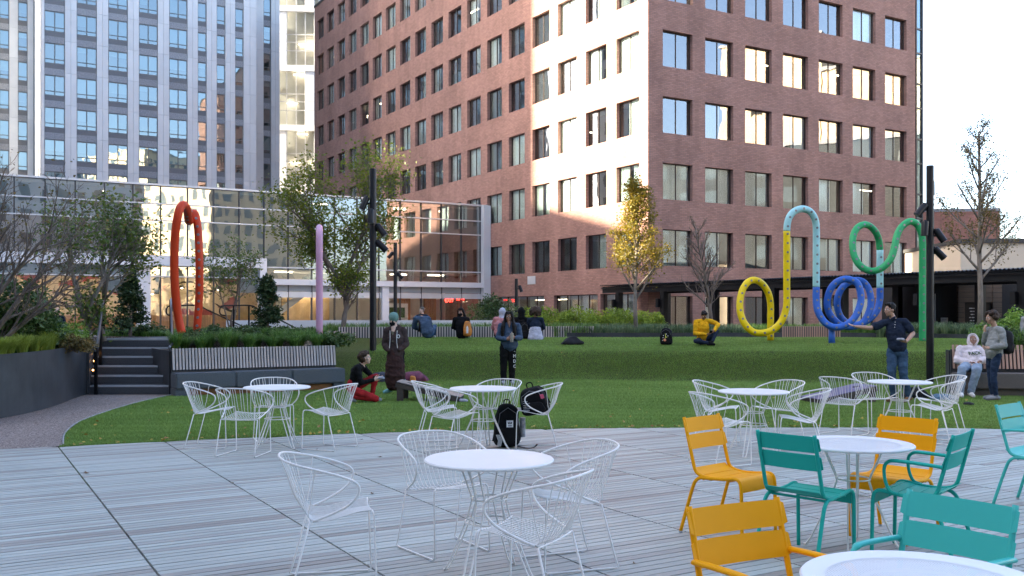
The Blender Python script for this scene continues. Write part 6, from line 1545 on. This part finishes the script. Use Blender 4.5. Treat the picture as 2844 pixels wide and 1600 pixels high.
def person(label, base, J, head, mats, hair=None, scale=1.0, voxel=0.009, loose=0.0, sleeves='long', foldz=('top', 'bottom'), fold=0.010, mask=False, extra=None, show_face=True, hairm='hair_dark', top_hem=None, seed=0, tors=1.0, hands=True):
    e = empty('person', base, 0, label, 'person'); b = Body(); g = {k: V(v) for k, v in J.items()}
    t = tors; lo = loose
    side = (g['shR'] - g['shL']); side = V((side.x, side.y, 0)).normalized()
    # trunk
    mid = (g['shR'] + g['shL'])/2; pel = g['pel']; ch = g.get('chest', pel.lerp(mid, 0.68)); wa = g.get('waist', pel.lerp(mid, 0.33))
    b.limb('top', [pel.lerp(wa, 0.35) if not top_hem else V(top_hem), wa, ch, mid - (mid-ch)*0.12], [(0.155*t+lo, 0.115*t+lo), (0.142*t+lo, 0.105*t+lo), (0.165*t+lo, 0.115*t+lo), (0.135*t, 0.085*t)], side=side, n=16, per=4)
    b.limb('bottom', [pel + V((0, 0, 0.06)), pel - V((0, 0, 0.02))], [(0.15*t, 0.112*t), (0.148*t, 0.112*t)], side=side, n=14)
    b.limb('top', [g['shL'], mid + V((0, 0, 0.02)), g['shR']], [0.058+lo*0.5, 0.066, 0.058+lo*0.5], n=12)
    neck0 = g.get('neck', mid + V((0, 0, 0.05))); hc = V(head['c']); Hm = head_frame(head['f'], head.get('up', (0, 0, 1))); hs = head.get('s', 1.0)
    b.limb('skin', [neck0 - V((0, 0, 0.05)), neck0, hc - Hm @ V((0, 0.015, 0.06))], [0.058, 0.053, 0.05], n=12)
    face(b, hc, Hm, hs, mask)
    # arms
    for q in 'RL':
        s0, el, wr = g['sh'+q], g['el'+q], g['wr'+q]
        z1 = 'top'; z2 = 'top' if sleeves == 'long' else 'skin'
        if sleeves == 'short':
            m = s0.lerp(el, 0.62); b.limb('top', [s0, m], [0.060+lo, 0.062+lo], n=12); b.limb('skin', [s0, el, wr], [0.045, 0.040, 0.027], n=12); b.limb('skin', [el, el.lerp(wr, 0.35), wr], [0.038, 0.041, 0.026], n=12)
        else:
            b.limb('top', [s0, s0.lerp(el, 0.5), el], [0.058+lo*0.8, 0.052+lo*0.9, 0.046+lo], n=12); w2 = el.lerp(wr, 0.94)
            b.limb('top', [el, el.lerp(wr, 0.4), w2], [0.046+lo, 0.045+lo, 0.033+lo*0.5], n=12); b.limb('skin', [el.lerp(wr, 0.8), wr], [0.026, 0.025], n=10)
        if hands:
            d = g.get('hd'+q, (wr-el).normalized()); pn = g.get('hp'+q, V((0, -0.3, -1))); th = g.get('ht'+q, V((0, 0, 1))); hand(b, wr, d, pn, th, J2.get((label, q), head.get('curl', 0.55)))
    # legs
    for q in 'RL':
        if 'kn'+q not in g: continue
        hp, kn, an = g.get('hip'+q, pel + side*(0.085 if q == 'R' else -0.085)), g['kn'+q], g['an'+q]; toe = g['toe'+q]
        lb = head.get('leg', 0.0)
        b.limb('bottom', [hp, hp.lerp(kn, 0.5), kn], [0.088+lb*0.6, 0.075+lb, 0.060+lb], n=12); b.limb('bottom', [kn, kn.lerp(an, 0.35), an.lerp(kn, 0.06)], [0.060+lb, 0.058+lb, 0.042+lb*1.2], n=12)
        dv = (toe - an); up = V((0, 0, 1)); hl = an - V((dv.x, dv.y, 0)).normalized()*0.045 if V((dv.x, dv.y, 0)).length > 0.02 else an
        b.limb('shoe', [V((hl.x, hl.y, an.z-0.035)), V((an.x, an.y, an.z-0.03)).lerp(toe, 0.45), toe], [(0.036, 0.046), (0.041, 0.044), (0.036, 0.026)], n=12, side=None)
        b.limb('shoe', [an + V((0, 0, 0.012)), an - V((0, 0, 0.03))], [0.042, 0.042], n=10)
    if extra: extra(b, g, hc, Hm)
    zs = {'skin': mats['skin'], 'top': mats['top'], 'bottom': mats['bottom'], 'shoe': mats['shoe'], 'lip': 'lip', 'brow': hairm, 'mask': 'c_black', 'x1': mats.get('x1', 'c_black'), 'x2': mats.get('x2', 'c_white'), 'x3': mats.get('x3', 'c_white')}
    o = bake(b, 'body', zs, e, voxel, fold, foldz + ('x1',), seed)
    if show_face: eyes(e, hc, Hm, hs)
    if hair:
        hb = Body(); hair(hb, hc, Hm, hs); ho = bake(hb, 'hair', {'h': hairm}, e, max(voxel, 0.010), 0.008, ('h',), seed, 1)
    return e
J2 = {}
def A_(c, Hm, s): return lambda x, y, z: V(c) + Hm @ (V((x, y, z))*s)
def hair_short(b, c, Hm, s):
    A = A_(c, Hm, s); b.ball('h', A(0, -0.026, 0.050), (0.083*s, 0.094*s, 0.088*s), Hm); b.ball('h', A(0, -0.05, 0.0), (0.075*s, 0.058*s, 0.07*s), Hm)
    r = random.Random(3)
    for i in range(16): b.ball('h', A(r.uniform(-0.06, 0.06), r.uniform(-0.05, 0.066), r.uniform(0.095, 0.125)), 0.022*s)
    for i in range(7): b.ball('h', A(-0.055+0.018*i, 0.058 - 0.004*abs(i-3), 0.094 + 0.008*r.random()), 0.014*s)
def hair_curly(n, R0, r0, lowz, top=0.12):
    def f(b, c, Hm, s):
        A = A_(c, Hm, s); r = random.Random(n); b.ball('h', A(0, -0.026, 0.045), (0.084*s, 0.092*s, 0.088*s), Hm)
        for i in range(n):
            d = V((r.gauss(0, 1), r.gauss(-0.55, 0.9), r.gauss(0.25, 0.9))).normalized()
            p = V((0, -0.02, 0.02)) + V((d.x*R0, d.y*R0*1.05, d.z*R0*1.05))
            if p.z < lowz or (p.y > 0.045 and p.z < 0.075): continue
            b.ball('h', A(*p), r0*r.uniform(0.7, 1.3)*s)
    return f
def hair_long(length, front=True, w=0.085):
    def f(b, c, Hm, s):
        A = A_(c, Hm, s); D = V((0, 0, -1)); b.ball('h', A(0, -0.020, 0.045), (0.086*s, 0.096*s, 0.093*s), Hm)
        b.limb('h', [A(0, -0.075, 0.02), A(0, -0.10, -0.10), A(0, -0.10, -0.1) + D*length*0.8], [(0.085, 0.05), (0.11, 0.04), (0.09, 0.03)], side=Hm @ V((1, 0, 0)), n=12)
        for q in (-1, 1):
            y = 0.02 if front else -0.03
            b.limb('h', [A(0.05*q, 0.025, 0.105), A(0.083*q, 0.02, 0.03), A(0.098*q, y, -0.08), A(0.125*q, y + (0.07 if front else -0.02), -0.2), A(0.14*q, y + (0.10 if front else -0.03), -0.12) + D*length*0.75], [(0.03, 0.03), (0.028, 0.045), (0.03, 0.05), (0.05, 0.045), (0.035, 0.025)], side=Hm @ V((1, 0, 0)), n=10, per=3)
    return f
# --- crouching woman
B = G(1010, 1117); B = V((-2.74, 17.35, 0)); X_ = lambda pts: {k: V(v) for k, v in pts.items()}
person('crouching woman in black top and red trousers holding a bean bag', B, dict(pel=(-0.16, 0, 0.27), chest=(-0.09, 0, 0.56), shR=(-0.05, -0.15, 0.63), shL=(0.00, 0.16, 0.63), neck=(0.01, 0.0, 0.69),
    elR=(0.03, -0.19, 0.36), wrR=(0.24, -0.10, 0.41), elL=(0.18, 0.17, 0.43), wrL=(0.27, 0.03, 0.43), hdR=(0.9, 0.3, 0.2), hdL=(0.9, -0.3, 0.1), hpR=(0, 0.8, 0.3), hpL=(0, -0.8, 0.3),
    hipR=(-0.15, -0.09, 0.23), hipL=(-0.13, 0.09, 0.26), knR=(0.28, -0.12, 0.075), anR=(-0.14, -0.10, 0.10), toeR=(-0.10, -0.10, 0.03), knL=(0.23, 0.14, 0.45), anL=(0.17, 0.13, 0.09), toeL=(0.33, 0.13, 0.03)),
    dict(c=(0.075, 0.0, 0.80), f=(1, -0.12, 0.05), s=0.95), dict(skin='skin_pale', top='c_black', bottom='c_redpant', shoe='c_sneak'), hair_curly(170, 0.108, 0.024, -0.10), hairm='hair_brown', voxel=0.008, seed=1, tors=0.92)
o = lumpy('bean_bag', (0.14, 0.12, 0.05, 0.2), M['bean_grey'], None, 0.012, 14, seed=33, loc=(B.x+0.36, B.y-0.04, 0.42)); tag(o, 'grey bean bag held out by the crouching woman', 'bean bag', 'bean bags')
# --- walking woman in beanie
def skirt_extra(b, g, hc, Hm):
    for zone, pts, rad in (('x1', [(0.04, 0, 0.86), (0.03, 0.0, 0.62), (0.02, 0.02, 0.40), (0.03, 0.03, 0.22)], [(0.165, 0.13), (0.185, 0.16), (0.20, 0.18), (0.205, 0.18)]),):
        b.limb(zone, pts, rad, side=(1, 0, 0), n=18, per=4)
    for z, r in ((0.62, 0.20), (0.44, 0.212)): b.limb('x1', [(0.03, 0.01, z), (0.025, 0.015, z-0.05)], [(r-0.01, r-0.04), (r+0.004, r-0.02)], side=(1, 0, 0), n=18)
    A = A_(hc, Hm, 1.0); b.ball('x2', A(0, -0.012, 0.075), (0.091, 0.106, 0.095), Hm); b.limb('x2', [A(0, -0.008, 0.045), A(0, -0.008, 0.078)], [(0.098, 0.112), (0.098, 0.112)], side=Hm @ V((1, 0, 0)), n=16)
    b.limb('top', [A(-0.09, -0.05, -0.13), A(0, -0.11, -0.12), A(0.09, -0.05, -0.13)], [0.04, 0.055, 0.04], n=10)     # lowered hood
    b.limb('x3', [(0.0, -0.105, 1.24), (0.0, -0.125, 1.05)], [(0.045, 0.02), (0.04, 0.02)], side=(1, 0, 0), n=10); b.limb('skin', [(0.005, -0.075, 1.33), (0.002, -0.108, 1.235)], [(0.05, 0.03), (0.04, 0.018)], side=(1, 0, 0), n=10)
B = V((-2.37, 19.1, 0))
e = person('walking woman in grey green beanie, black mask, brown hoodie and long skirt', B, dict(pel=(0.05, 0, 0.80), chest=(0.035, 0, 1.12), shR=(-0.13, 0.0, 1.27), shL=(0.18, 0.03, 1.28), neck=(0.02, 0, 1.34),
    elR=(-0.185, 0.02, 0.99), wrR=(-0.09, -0.12, 0.87), elL=(0.25, 0.02, 1.0), wrL=(0.13, -0.14, 0.88), hdR=(0.5, 0.3, -0.5), hdL=(-0.6, 0.3, -0.4),
    knR=(-0.02, 0.05, 0.45), anR=(-0.10, 0.12, 0.10), toeR=(-0.20, 0.02, 0.03), knL=(0.13, -0.02, 0.50), anL=(0.19, 0.02, 0.25), toeL=(0.32, -0.06, 0.17)),
    dict(c=(0.0, -0.02, 1.47), f=(-0.45, -1, -0.12), s=1.0), dict(skin='skin_pale', top='c_brownhood', bottom='c_black', shoe='c_aqua', x1='c_skirt', x2='c_beanie', x3='c_olive'), None, mask=True, loose=0.022, extra=skirt_extra, top_hem=(0.05, 0, 0.80), seed=2, voxel=0.009, hands=False)
for s_, x in ((1, 0.085), (2, -0.06)):
    mb = MB(); mb.tube(smooth_path([(x, -0.125, 1.27), (x*0.9, -0.155, 1.1), (x*1.1, -0.16, 0.92)], 4), 0.006, 5); mb.build('drawstring', M['c_white'], e)
mb = MB(); mb.tube([(0.11+0.026*math.cos(a*0.52), -0.150, 1.155+0.032*math.sin(a*0.52)) for a in range(12)], 0.007, 5, closed=True); mb.tube([(0.075, -0.152, 1.19), (0.075, -0.152, 1.125)], 0.007, 5); mb.build('hoodie_print', M['white_print'], e)
# --- woman in denim shirt
def denim_extra(b, g, hc, Hm):
    b.limb('top', [(0.0, 0, 1.08), (0, 0, 0.90)], [(0.19, 0.145), (0.20, 0.15)], side=(1, 0, 0), n=16); b.limb('skin', [(-0.0, -0.075, 1.40), (0, -0.112, 1.30)], [(0.04, 0.03), (0.02, 0.015)], side=(1, 0, 0), n=10)
B = V((-0.06, 21.6, 0.0))
e = person('standing woman in dark denim shirt with long black hair holding a tumbler', B, dict(pel=(-0.03, 0, 0.86), chest=(0, 0, 1.18), shR=(-0.185, 0.0, 1.33), shL=(0.19, 0.0, 1.33), neck=(0.0, 0, 1.39),
    elR=(-0.25, -0.03, 1.06), wrR=(-0.07, -0.21, 1.02), elL=(0.25, -0.03, 1.06), wrL=(0.13, -0.21, 1.05), hdR=(0.9, -0.3, 0.2), hdL=(-0.8, -0.35, 0.25), hpR=(0.2, 0.8, 0), hpL=(0, 0.8, 0),
    hipR=(-0.12, 0, 0.86), hipL=(0.06, 0, 0.86), knR=(-0.13, -0.01, 0.47), anR=(-0.13, 0.02, 0.10), toeR=(-0.15, -0.14, 0.035), knL=(0.06, -0.01, 0.47), anL=(0.06, 0.02, 0.10), toeL=(0.09, -0.14, 0.035)),
    dict(c=(-0.01, -0.02, 1.525), f=(-0.08, -1, -0.05), s=1.0, leg=0.022), dict(skin='skin_brown', top='c_denimshirt', bottom='c_black', shoe='c_sneak'), hair_long(0.42), loose=0.02, extra=denim_extra, seed=3)
mb = MB(); mb.lathe([(0.032, 0.0), (0.036, 0.02), (0.040, 0.17), (0.041, 0.175), (0.041, 0.195), (0.012, 0.2), (0.012, 0.225)], 16, c=(B.x+0.055, B.y-0.285, 0.97)); M['tumbler'] = mat('tumbler', (0.42, 0.38, 0.35), 0.35, 0.3, 0.5, 40); tag(mb.build('tumbler', M['tumbler'], None, smooth=True), 'patterned metal tumbler held by the woman in denim', 'tumbler')
for q in (-1, 1):
    mb = MB(); mb.tube([(-0.016+0.032*q+0.025*math.cos(a*0.63), -0.118, 1.539+0.021*math.sin(a*0.63)) for a in range(10)], 0.0025, 4, closed=True); mb.build('glasses', M['black_metal'], e)
for i, ch in enumerate(('-', 'M', 'D', 'C')): text_obj('trouser_lettering', ch, 0.105, M['white_print'], e, (0.118, -0.108, 0.76-0.115*i), (R(90), 0, R(38)))
# --- throwing man
B = V((6.98, 17.3, 0))
J2[('man in navy polo and jeans throwing with outstretched arm', 'R')] = 0.12
def polo_extra(b, g, hc, Hm):
    b.limb('top', [(0.02, 0, 1.18), (0.015, 0, 1.0)], [(0.185, 0.125), (0.18, 0.128)], side=(1, 0.3, 0), n=16); A = A_(hc, Hm, 1.0)
    b.limb('top', [A(-0.05, 0.02, -0.165), A(-0.07, -0.04, -0.145), A(0, -0.085, -0.13), A(0.07, -0.04, -0.145), A(0.05, 0.02, -0.165)], [0.022]*5, n=8)
e = person('man in navy polo and jeans throwing with outstretched arm', B, dict(pel=(0.02, 0, 0.93), chest=(-0.02, 0, 1.27), shR=(-0.225, 0.05, 1.435), shL=(0.135, -0.03, 1.455), neck=(-0.06, 0, 1.52),
    elR=(-0.47, 0.02, 1.345), wrR=(-0.74, 0.0, 1.375), elL=(0.265, -0.09, 1.25), wrL=(0.07, -0.25, 1.105), hdR=(-0.95, 0, 0.28), hpR=(0.3, -0.3, 0.9), htR=(0, -0.6, 0.8), hdL=(-0.9, -0.25, 0.15), hpL=(0, 0.2, 1), htL=(0, -1, 0),
    hipR=(-0.075, 0.02, 0.92), hipL=(0.10, -0.01, 0.92), knR=(-0.10, -0.03, 0.52), anR=(-0.03, 0.05, 0.11), toeR=(-0.17, -0.02, 0.035), knL=(0.09, -0.07, 0.50), anL=(0.22, -0.02, 0.11), toeL=(0.09, -0.12, 0.035)),
    dict(c=(-0.125, -0.01, 1.675), f=(-1, -0.28, -0.08), s=1.0, leg=0.016), dict(skin='skin_tan', top='c_navy', bottom='c_jean', shoe='c_boot'), hair_short, sleeves='short', loose=0.012, extra=polo_extra, seed=4, voxel=0.0085)
for i in range(3): mb = MB(); mb.ball((-0.075-0.004*i, -0.125, 1.455-0.045*i), 0.008, 8); mb.build('button', M['white_print'], e)
o = lumpy('bean_bag', (0.13, 0.12, 0.05, 0.2), M['bean_grey'], None, 0.012, 14, seed=35, loc=(B.x-0.05, B.y-0.30, 1.13)); tag(o, 'grey bean bag in the hand of the throwing man', 'bean bag', 'bean bags')
# --- man in grey sweater
B = V((8.95, 17.7, 0))
def jean_extra(b, g, hc, Hm): b.limb('top', [(0.01, 0, 1.02), (0.0, 0, 0.88)], [(0.18, 0.15), (0.175, 0.15)], side=(0, 1, 0), n=16)
person('young man in grey sweatshirt and dark jeans wearing a black backpack', B, dict(pel=(0.0, 0, 0.84), chest=(0.03, 0, 1.14), shR=(0.0, 0.17, 1.30), shL=(0.05, -0.17, 1.30), neck=(0.01, 0, 1.37),
    elR=(-0.06, 0.23, 1.06), wrR=(-0.12, 0.08, 1.26), elL=(0.07, -0.23, 1.02), wrL=(-0.17, -0.20, 0.98), hdR=(-0.2, -0.1, 1), hdL=(-1, 0, 0.05), hpR=(1, 0, 0), hpL=(0, 0, 1),
    knR=(-0.02, 0.09, 0.45), anR=(0.03, 0.10, 0.09), toeR=(-0.13, 0.10, 0.035), knL=(-0.06, -0.09, 0.45), anL=(-0.01, -0.10, 0.09), toeL=(-0.18, -0.10, 0.035)),
    dict(c=(-0.05, 0, 1.525), f=(-1, -0.05, -0.12), s=0.98), dict(skin='skin_tan', top='c_grey', bottom='c_jeandark', shoe='c_stripe'), hair_curly(70, 0.098, 0.034, -0.02), loose=0.015, extra=jean_extra, hairm='hair_brown', seed=5)
b = backpack('black backpack hanging on the back of the man in grey', (9.15, 17.72, 0.86), R(90), 0.30, 0.20, 0.44, m='black_fabric2', seed=15); b.rotation_euler = (R(8), 0, R(90))
# --- reclining person
B = V((8.98, 18.75, 0))
def hood_extra(b, g, hc, Hm):
    A = A_(hc, Hm, 1.0); b.ball('top', A(0, -0.05, 0.01), (0.105, 0.09, 0.13), Hm)
    ring = [A(0.085*math.cos(t), 0.045, 0.02+0.115*math.sin(t)) for t in [R(20*i) for i in range(19)]]; b.limb('top', ring, [0.022]*19, n=8)
e = person('person in pale hooded sweatshirt and light jeans reclining on the reddish bench', B, dict(pel=(0.06, -0.02, 0.58), chest=(0.11, 0.14, 0.80), shR=(-0.08, 0.17, 0.90), shL=(0.28, 0.17, 0.90), neck=(0.13, 0.20, 0.95),
    elR=(-0.19, 0.06, 0.68), wrR=(-0.02, -0.10, 0.66), elL=(0.36, 0.05, 0.70), wrL=(0.18, -0.10, 0.68), hipR=(-0.06, -0.04, 0.57), hipL=(0.14, -0.04, 0.57),
    knR=(-0.32, -0.40, 0.53), anR=(-0.36, -0.44, 0.10), toeR=(-0.40, -0.60, 0.035), knL=(-0.06, -0.45, 0.50), anL=(-0.16, -0.42, 0.10), toeL=(-0.18, -0.60, 0.035)),
    dict(c=(0.18, 0.20, 1.06), f=(-0.25, -0.9, 0.42), s=0.98, leg=0.022), dict(skin='skin_brown', top='c_palepink', bottom='c_jeanlight', shoe='c_white'), None, loose=0.03, extra=hood_extra, mask=False, seed=6, tors=1.08)
text_obj('shirt_lettering', 'PACK', 0.10, M['leaf_text'] if 'leaf_text' in M else M['moss'], e, (0.10, -0.055, 0.83), (R(52), R(-4), 0), ext=0.006)
# --- man in yellow jacket
zg = gz(AT(1955, 868, 25.6).x, 25.6); B = V((AT(1955, 868, 25.6).x, 25.6, zg))
person('man in yellow jacket sitting on the lawn rim looking at a phone', B, dict(pel=(-0.02, 0.05, 0.13), chest=(-0.03, -0.02, 0.47), shR=(-0.215, -0.02, 0.63), shL=(0.17, -0.02, 0.65), neck=(-0.02, -0.03, 0.70),
    elR=(-0.25, -0.08, 0.32), wrR=(0.01, -0.31, 0.30), elL=(0.36, -0.10, 0.56), wrL=(0.22, -0.30, 0.40), hdR=(0.9, -0.2, 0.1), hdL=(-0.7, -0.2, -0.3), hpR=(0, 0.2, 1), hpL=(-0.3, 0.8, 0),
    hipR=(-0.10, 0.0, 0.12), hipL=(0.07, 0.0, 0.12), knR=(-0.29, -0.33, 0.12), anR=(0.06, -0.42, 0.08), toeR=(0.17, -0.46, 0.04), knL=(0.29, -0.22, 0.38), anL=(0.13, -0.42, 0.09), toeL=(0.16, -0.58, 0.04)),
    dict(c=(-0.02, -0.10, 0.80), f=(0.05, -0.75, -0.66), s=0.98), dict(skin='skin_brown', top='c_yellow', bottom='c_navy', shoe='c_black'), hair_short, loose=0.014, seed=7, voxel=0.009)
mb = MB(); mb.box(-0.035, -0.005, -0.07, 0.035, 0.005, 0.07); o = mb.build('phone', M['black_metal'], None, (B.x+0.11, B.y-0.37, zg+0.36)); o.rotation_euler = (R(55), 0, 0); tag(o, 'phone in the hands of the man in yellow', 'phone')
# --- seated students seen from behind / side on the rim
def seated(label, u, Y, mats, hair=None, lean=(0, 0), f=(0, 1, 0), show=False, hairm='hair_dark', extra=None, loose=0.015, mask=False, seed=0, hz=0.80, tors=1.0):
    x = AT(u, 868, Y).x; lx, ly = lean; z = gz(x, Y); B = V((x, Y, z))
    return person(label, B, dict(pel=(0, 0, 0.13), chest=(lx*0.6, ly*0.6, 0.43), shR=(lx+0.175, ly, 0.58), shL=(lx-0.175, ly, 0.58), neck=(lx, ly, 0.64), elR=(lx+0.24, ly+0.10, 0.34), wrR=(lx+0.12, ly+0.32, 0.28), elL=(lx-0.24, ly+0.10, 0.34), wrL=(lx-0.12, ly+0.32, 0.28),
        knR=(0.15, 0.42, 0.36), anR=(0.12, 0.62, 0.08), toeR=(0.12, 0.78, 0.04), knL=(-0.15, 0.42, 0.36), anL=(-0.12, 0.62, 0.08), toeL=(-0.12, 0.78, 0.04)),
        dict(c=(lx*1.25, ly*1.2+0.03, hz-0.03), f=f, s=1.0), mats, hair, voxel=0.013, loose=loose, extra=extra, show_face=show, hairm=hairm, mask=mask, seed=seed, tors=tors), B
def hood_up(b, g, hc, Hm): b.ball('top', hc + Hm @ V((0, -0.03, 0.01)), (0.112, 0.115, 0.14), Hm); b.limb('top', [hc + Hm @ V((0, -0.04, -0.05)), hc + Hm @ V((0, -0.03, -0.16))], [0.09, 0.11], n=12)
def scarf_extra(b, g, hc, Hm): b.ball('x1', hc + Hm @ V((0, -0.03, 0.02)), (0.105, 0.112, 0.135), Hm); b.limb('x1', [hc + Hm @ V((0, -0.04, -0.06)), hc + Hm @ V((0, -0.04, -0.15))], [0.085, 0.1], n=12); b.limb('top', [hc + Hm @ V((-0.1, -0.07, -0.2)), hc + Hm @ V((0, -0.13, -0.22)), hc + Hm @ V((0.1, -0.07, -0.2))], [0.05, 0.07, 0.05], n=10)
seated('student in pink hoodie and grey scarf sitting with back turned', 1388, 27.7, dict(skin='skin_tan', top='c_pink', bottom='c_black', shoe='c_black', x1='c_lilac'), extra=scarf_extra, lean=(0.06, 0.03), loose=0.035, seed=11)
seated('student in black hood sitting with back turned beside curly haired student', 1448, 27.9, dict(skin='skin_tan', top='c_black', bottom='c_black', shoe='c_black'), extra=hood_up, seed=12, hz=0.83)
def tied(b, g, hc, Hm): b.limb('x1', [(0, -0.03, 0.30), (0, -0.05, 0.04)], [(0.165, 0.13), (0.235, 0.17)], side=(1, 0, 0), n=16)
seated('student with big curly brown hair, dark top and grey jacket tied at waist', 1487, 27.6, dict(skin='skin_tan', top='c_navy', bottom='c_black', shoe='c_black', x1='c_lilac'), hair_curly(120, 0.145, 0.042, -0.05), hairm='hair_brown', extra=tied, seed=13, hz=0.80)
def hat_ex(b, g, hc, Hm): A = A_(hc, Hm, 1.0); b.ball('x1', A(0, -0.012, 0.07), (0.088, 0.102, 0.078), Hm)
e, B6 = seated('seated student in black with wavy dark hair, mask and orange backpack', 1283, 27.6, dict(skin='skin_tan', top='c_black', bottom='c_black', shoe='c_black', x1='c_black'), hair_long(0.26, False), f=(-0.35, -1, -0.05), show=True, mask=True, extra=hat_ex, lean=(-0.02, 0.0), seed=14)
e, B5 = seated('student in blue denim jacket bending forward with long dark hair', 1190, 27.8, dict(skin='skin_tan', top='c_denimshirt', bottom='c_jean', shoe='c_white'), hair_long(0.35, False), lean=(-0.20, 0.12), f=(-0.6, 0.6, -0.5), seed=15, hz=0.58, loose=0.035)
b = backpack('orange backpack with bottle on the back of the student in black', (B6.x+0.17, B6.y-0.17, B6.z+0.08), R(20), 0.26, 0.16, 0.44, m='orange_fabric', seed=25)
mb = MB(); mb.lathe([(0.032, 0), (0.033, 0.16), (0.015, 0.19), (0.015, 0.21)], 12, c=(-0.06, -0.16, 0.10)); mb.build('bottle', M['c_white'], b)
xx = AT(1462, 868, 27.6).x; b = backpack('black backpack with white stripes on the back of the hooded student', (xx-0.06, 27.62, gz(xx, 27.6)+0.02), R(6), 0.28, 0.16, 0.48, seed=26)
for i in range(4): mb = MB(); mb.box(0.125, -0.12, 0.10+0.05*i, 0.155, -0.06, 0.125+0.05*i); mb.build('stripe', M['white_print'], b)
# --- far walker, man behind hedge, person at the bench end
def stander(label, B, mats, f, hair, hairm='hair_dark', seed=0, show=True, vox=0.014):
    person(label, B, dict(pel=(0, 0, 0.95), chest=(0, 0, 1.28), shR=(-0.19, 0, 1.44), shL=(0.19, 0, 1.44), neck=(0, 0, 1.5), elR=(-0.25, -0.02, 1.17), wrR=(-0.30, -0.14, 1.02), elL=(0.24, 0.02, 1.16), wrL=(0.24, -0.08, 0.92),
        knR=(-0.10, -0.08, 0.50), anR=(-0.12, 0.0, 0.09), toeR=(-0.22, -0.12, 0.035), knL=(0.08, 0.0, 0.50), anL=(0.10, 0.14, 0.10), toeL=(0.0, 0.04, 0.035)), dict(c=(-0.02, -0.02, 1.655), f=f), mats, hair, voxel=vox, hairm=hairm, seed=seed, show_face=show)
stander('man in blue vest walking along the podium behind the beds', V((AT(1173, 868, 36.5).x, 36.5, 0.06)), dict(skin='skin_pale', top='c_navy', bottom='c_black', shoe='c_black'), (-1, -0.5, -0.1), hair_short, 'hair_grey', 21)
stander('bald man half hidden behind the planter hedge near the mural window', V((AT(161, 868, 33).x, 33.0, 0.02)), dict(skin='skin_pale', top='c_navy', bottom='c_black', shoe='c_black'), (-0.6, -1, 0), None, 'hair_grey', 22)
stander('person in grey sleeve standing at the end of the reddish bench', V((AT(2868, 868, 20.4).x, 20.4, 0.05)), dict(skin='skin_tan', top='c_grey', bottom='c_black', shoe='c_black'), (-1, -0.3, 0), hair_short, seed=23)
finish_people()
# lettering to real meshes
dg = bpy.context.evaluated_depsgraph_get(); dg.update()
for o in [o for o in bpy.data.objects if o.type == 'FONT']:
    me = bpy.data.meshes.new_from_object(o.evaluated_get(dg)); n = bpy.data.objects.new(o.name, me); nm = o.name; par, mw = o.parent, o.matrix_basis.copy()
    COL.objects.link(n); n.parent = par; n.matrix_basis = mw; bpy.data.objects.remove(o); n.name = nm
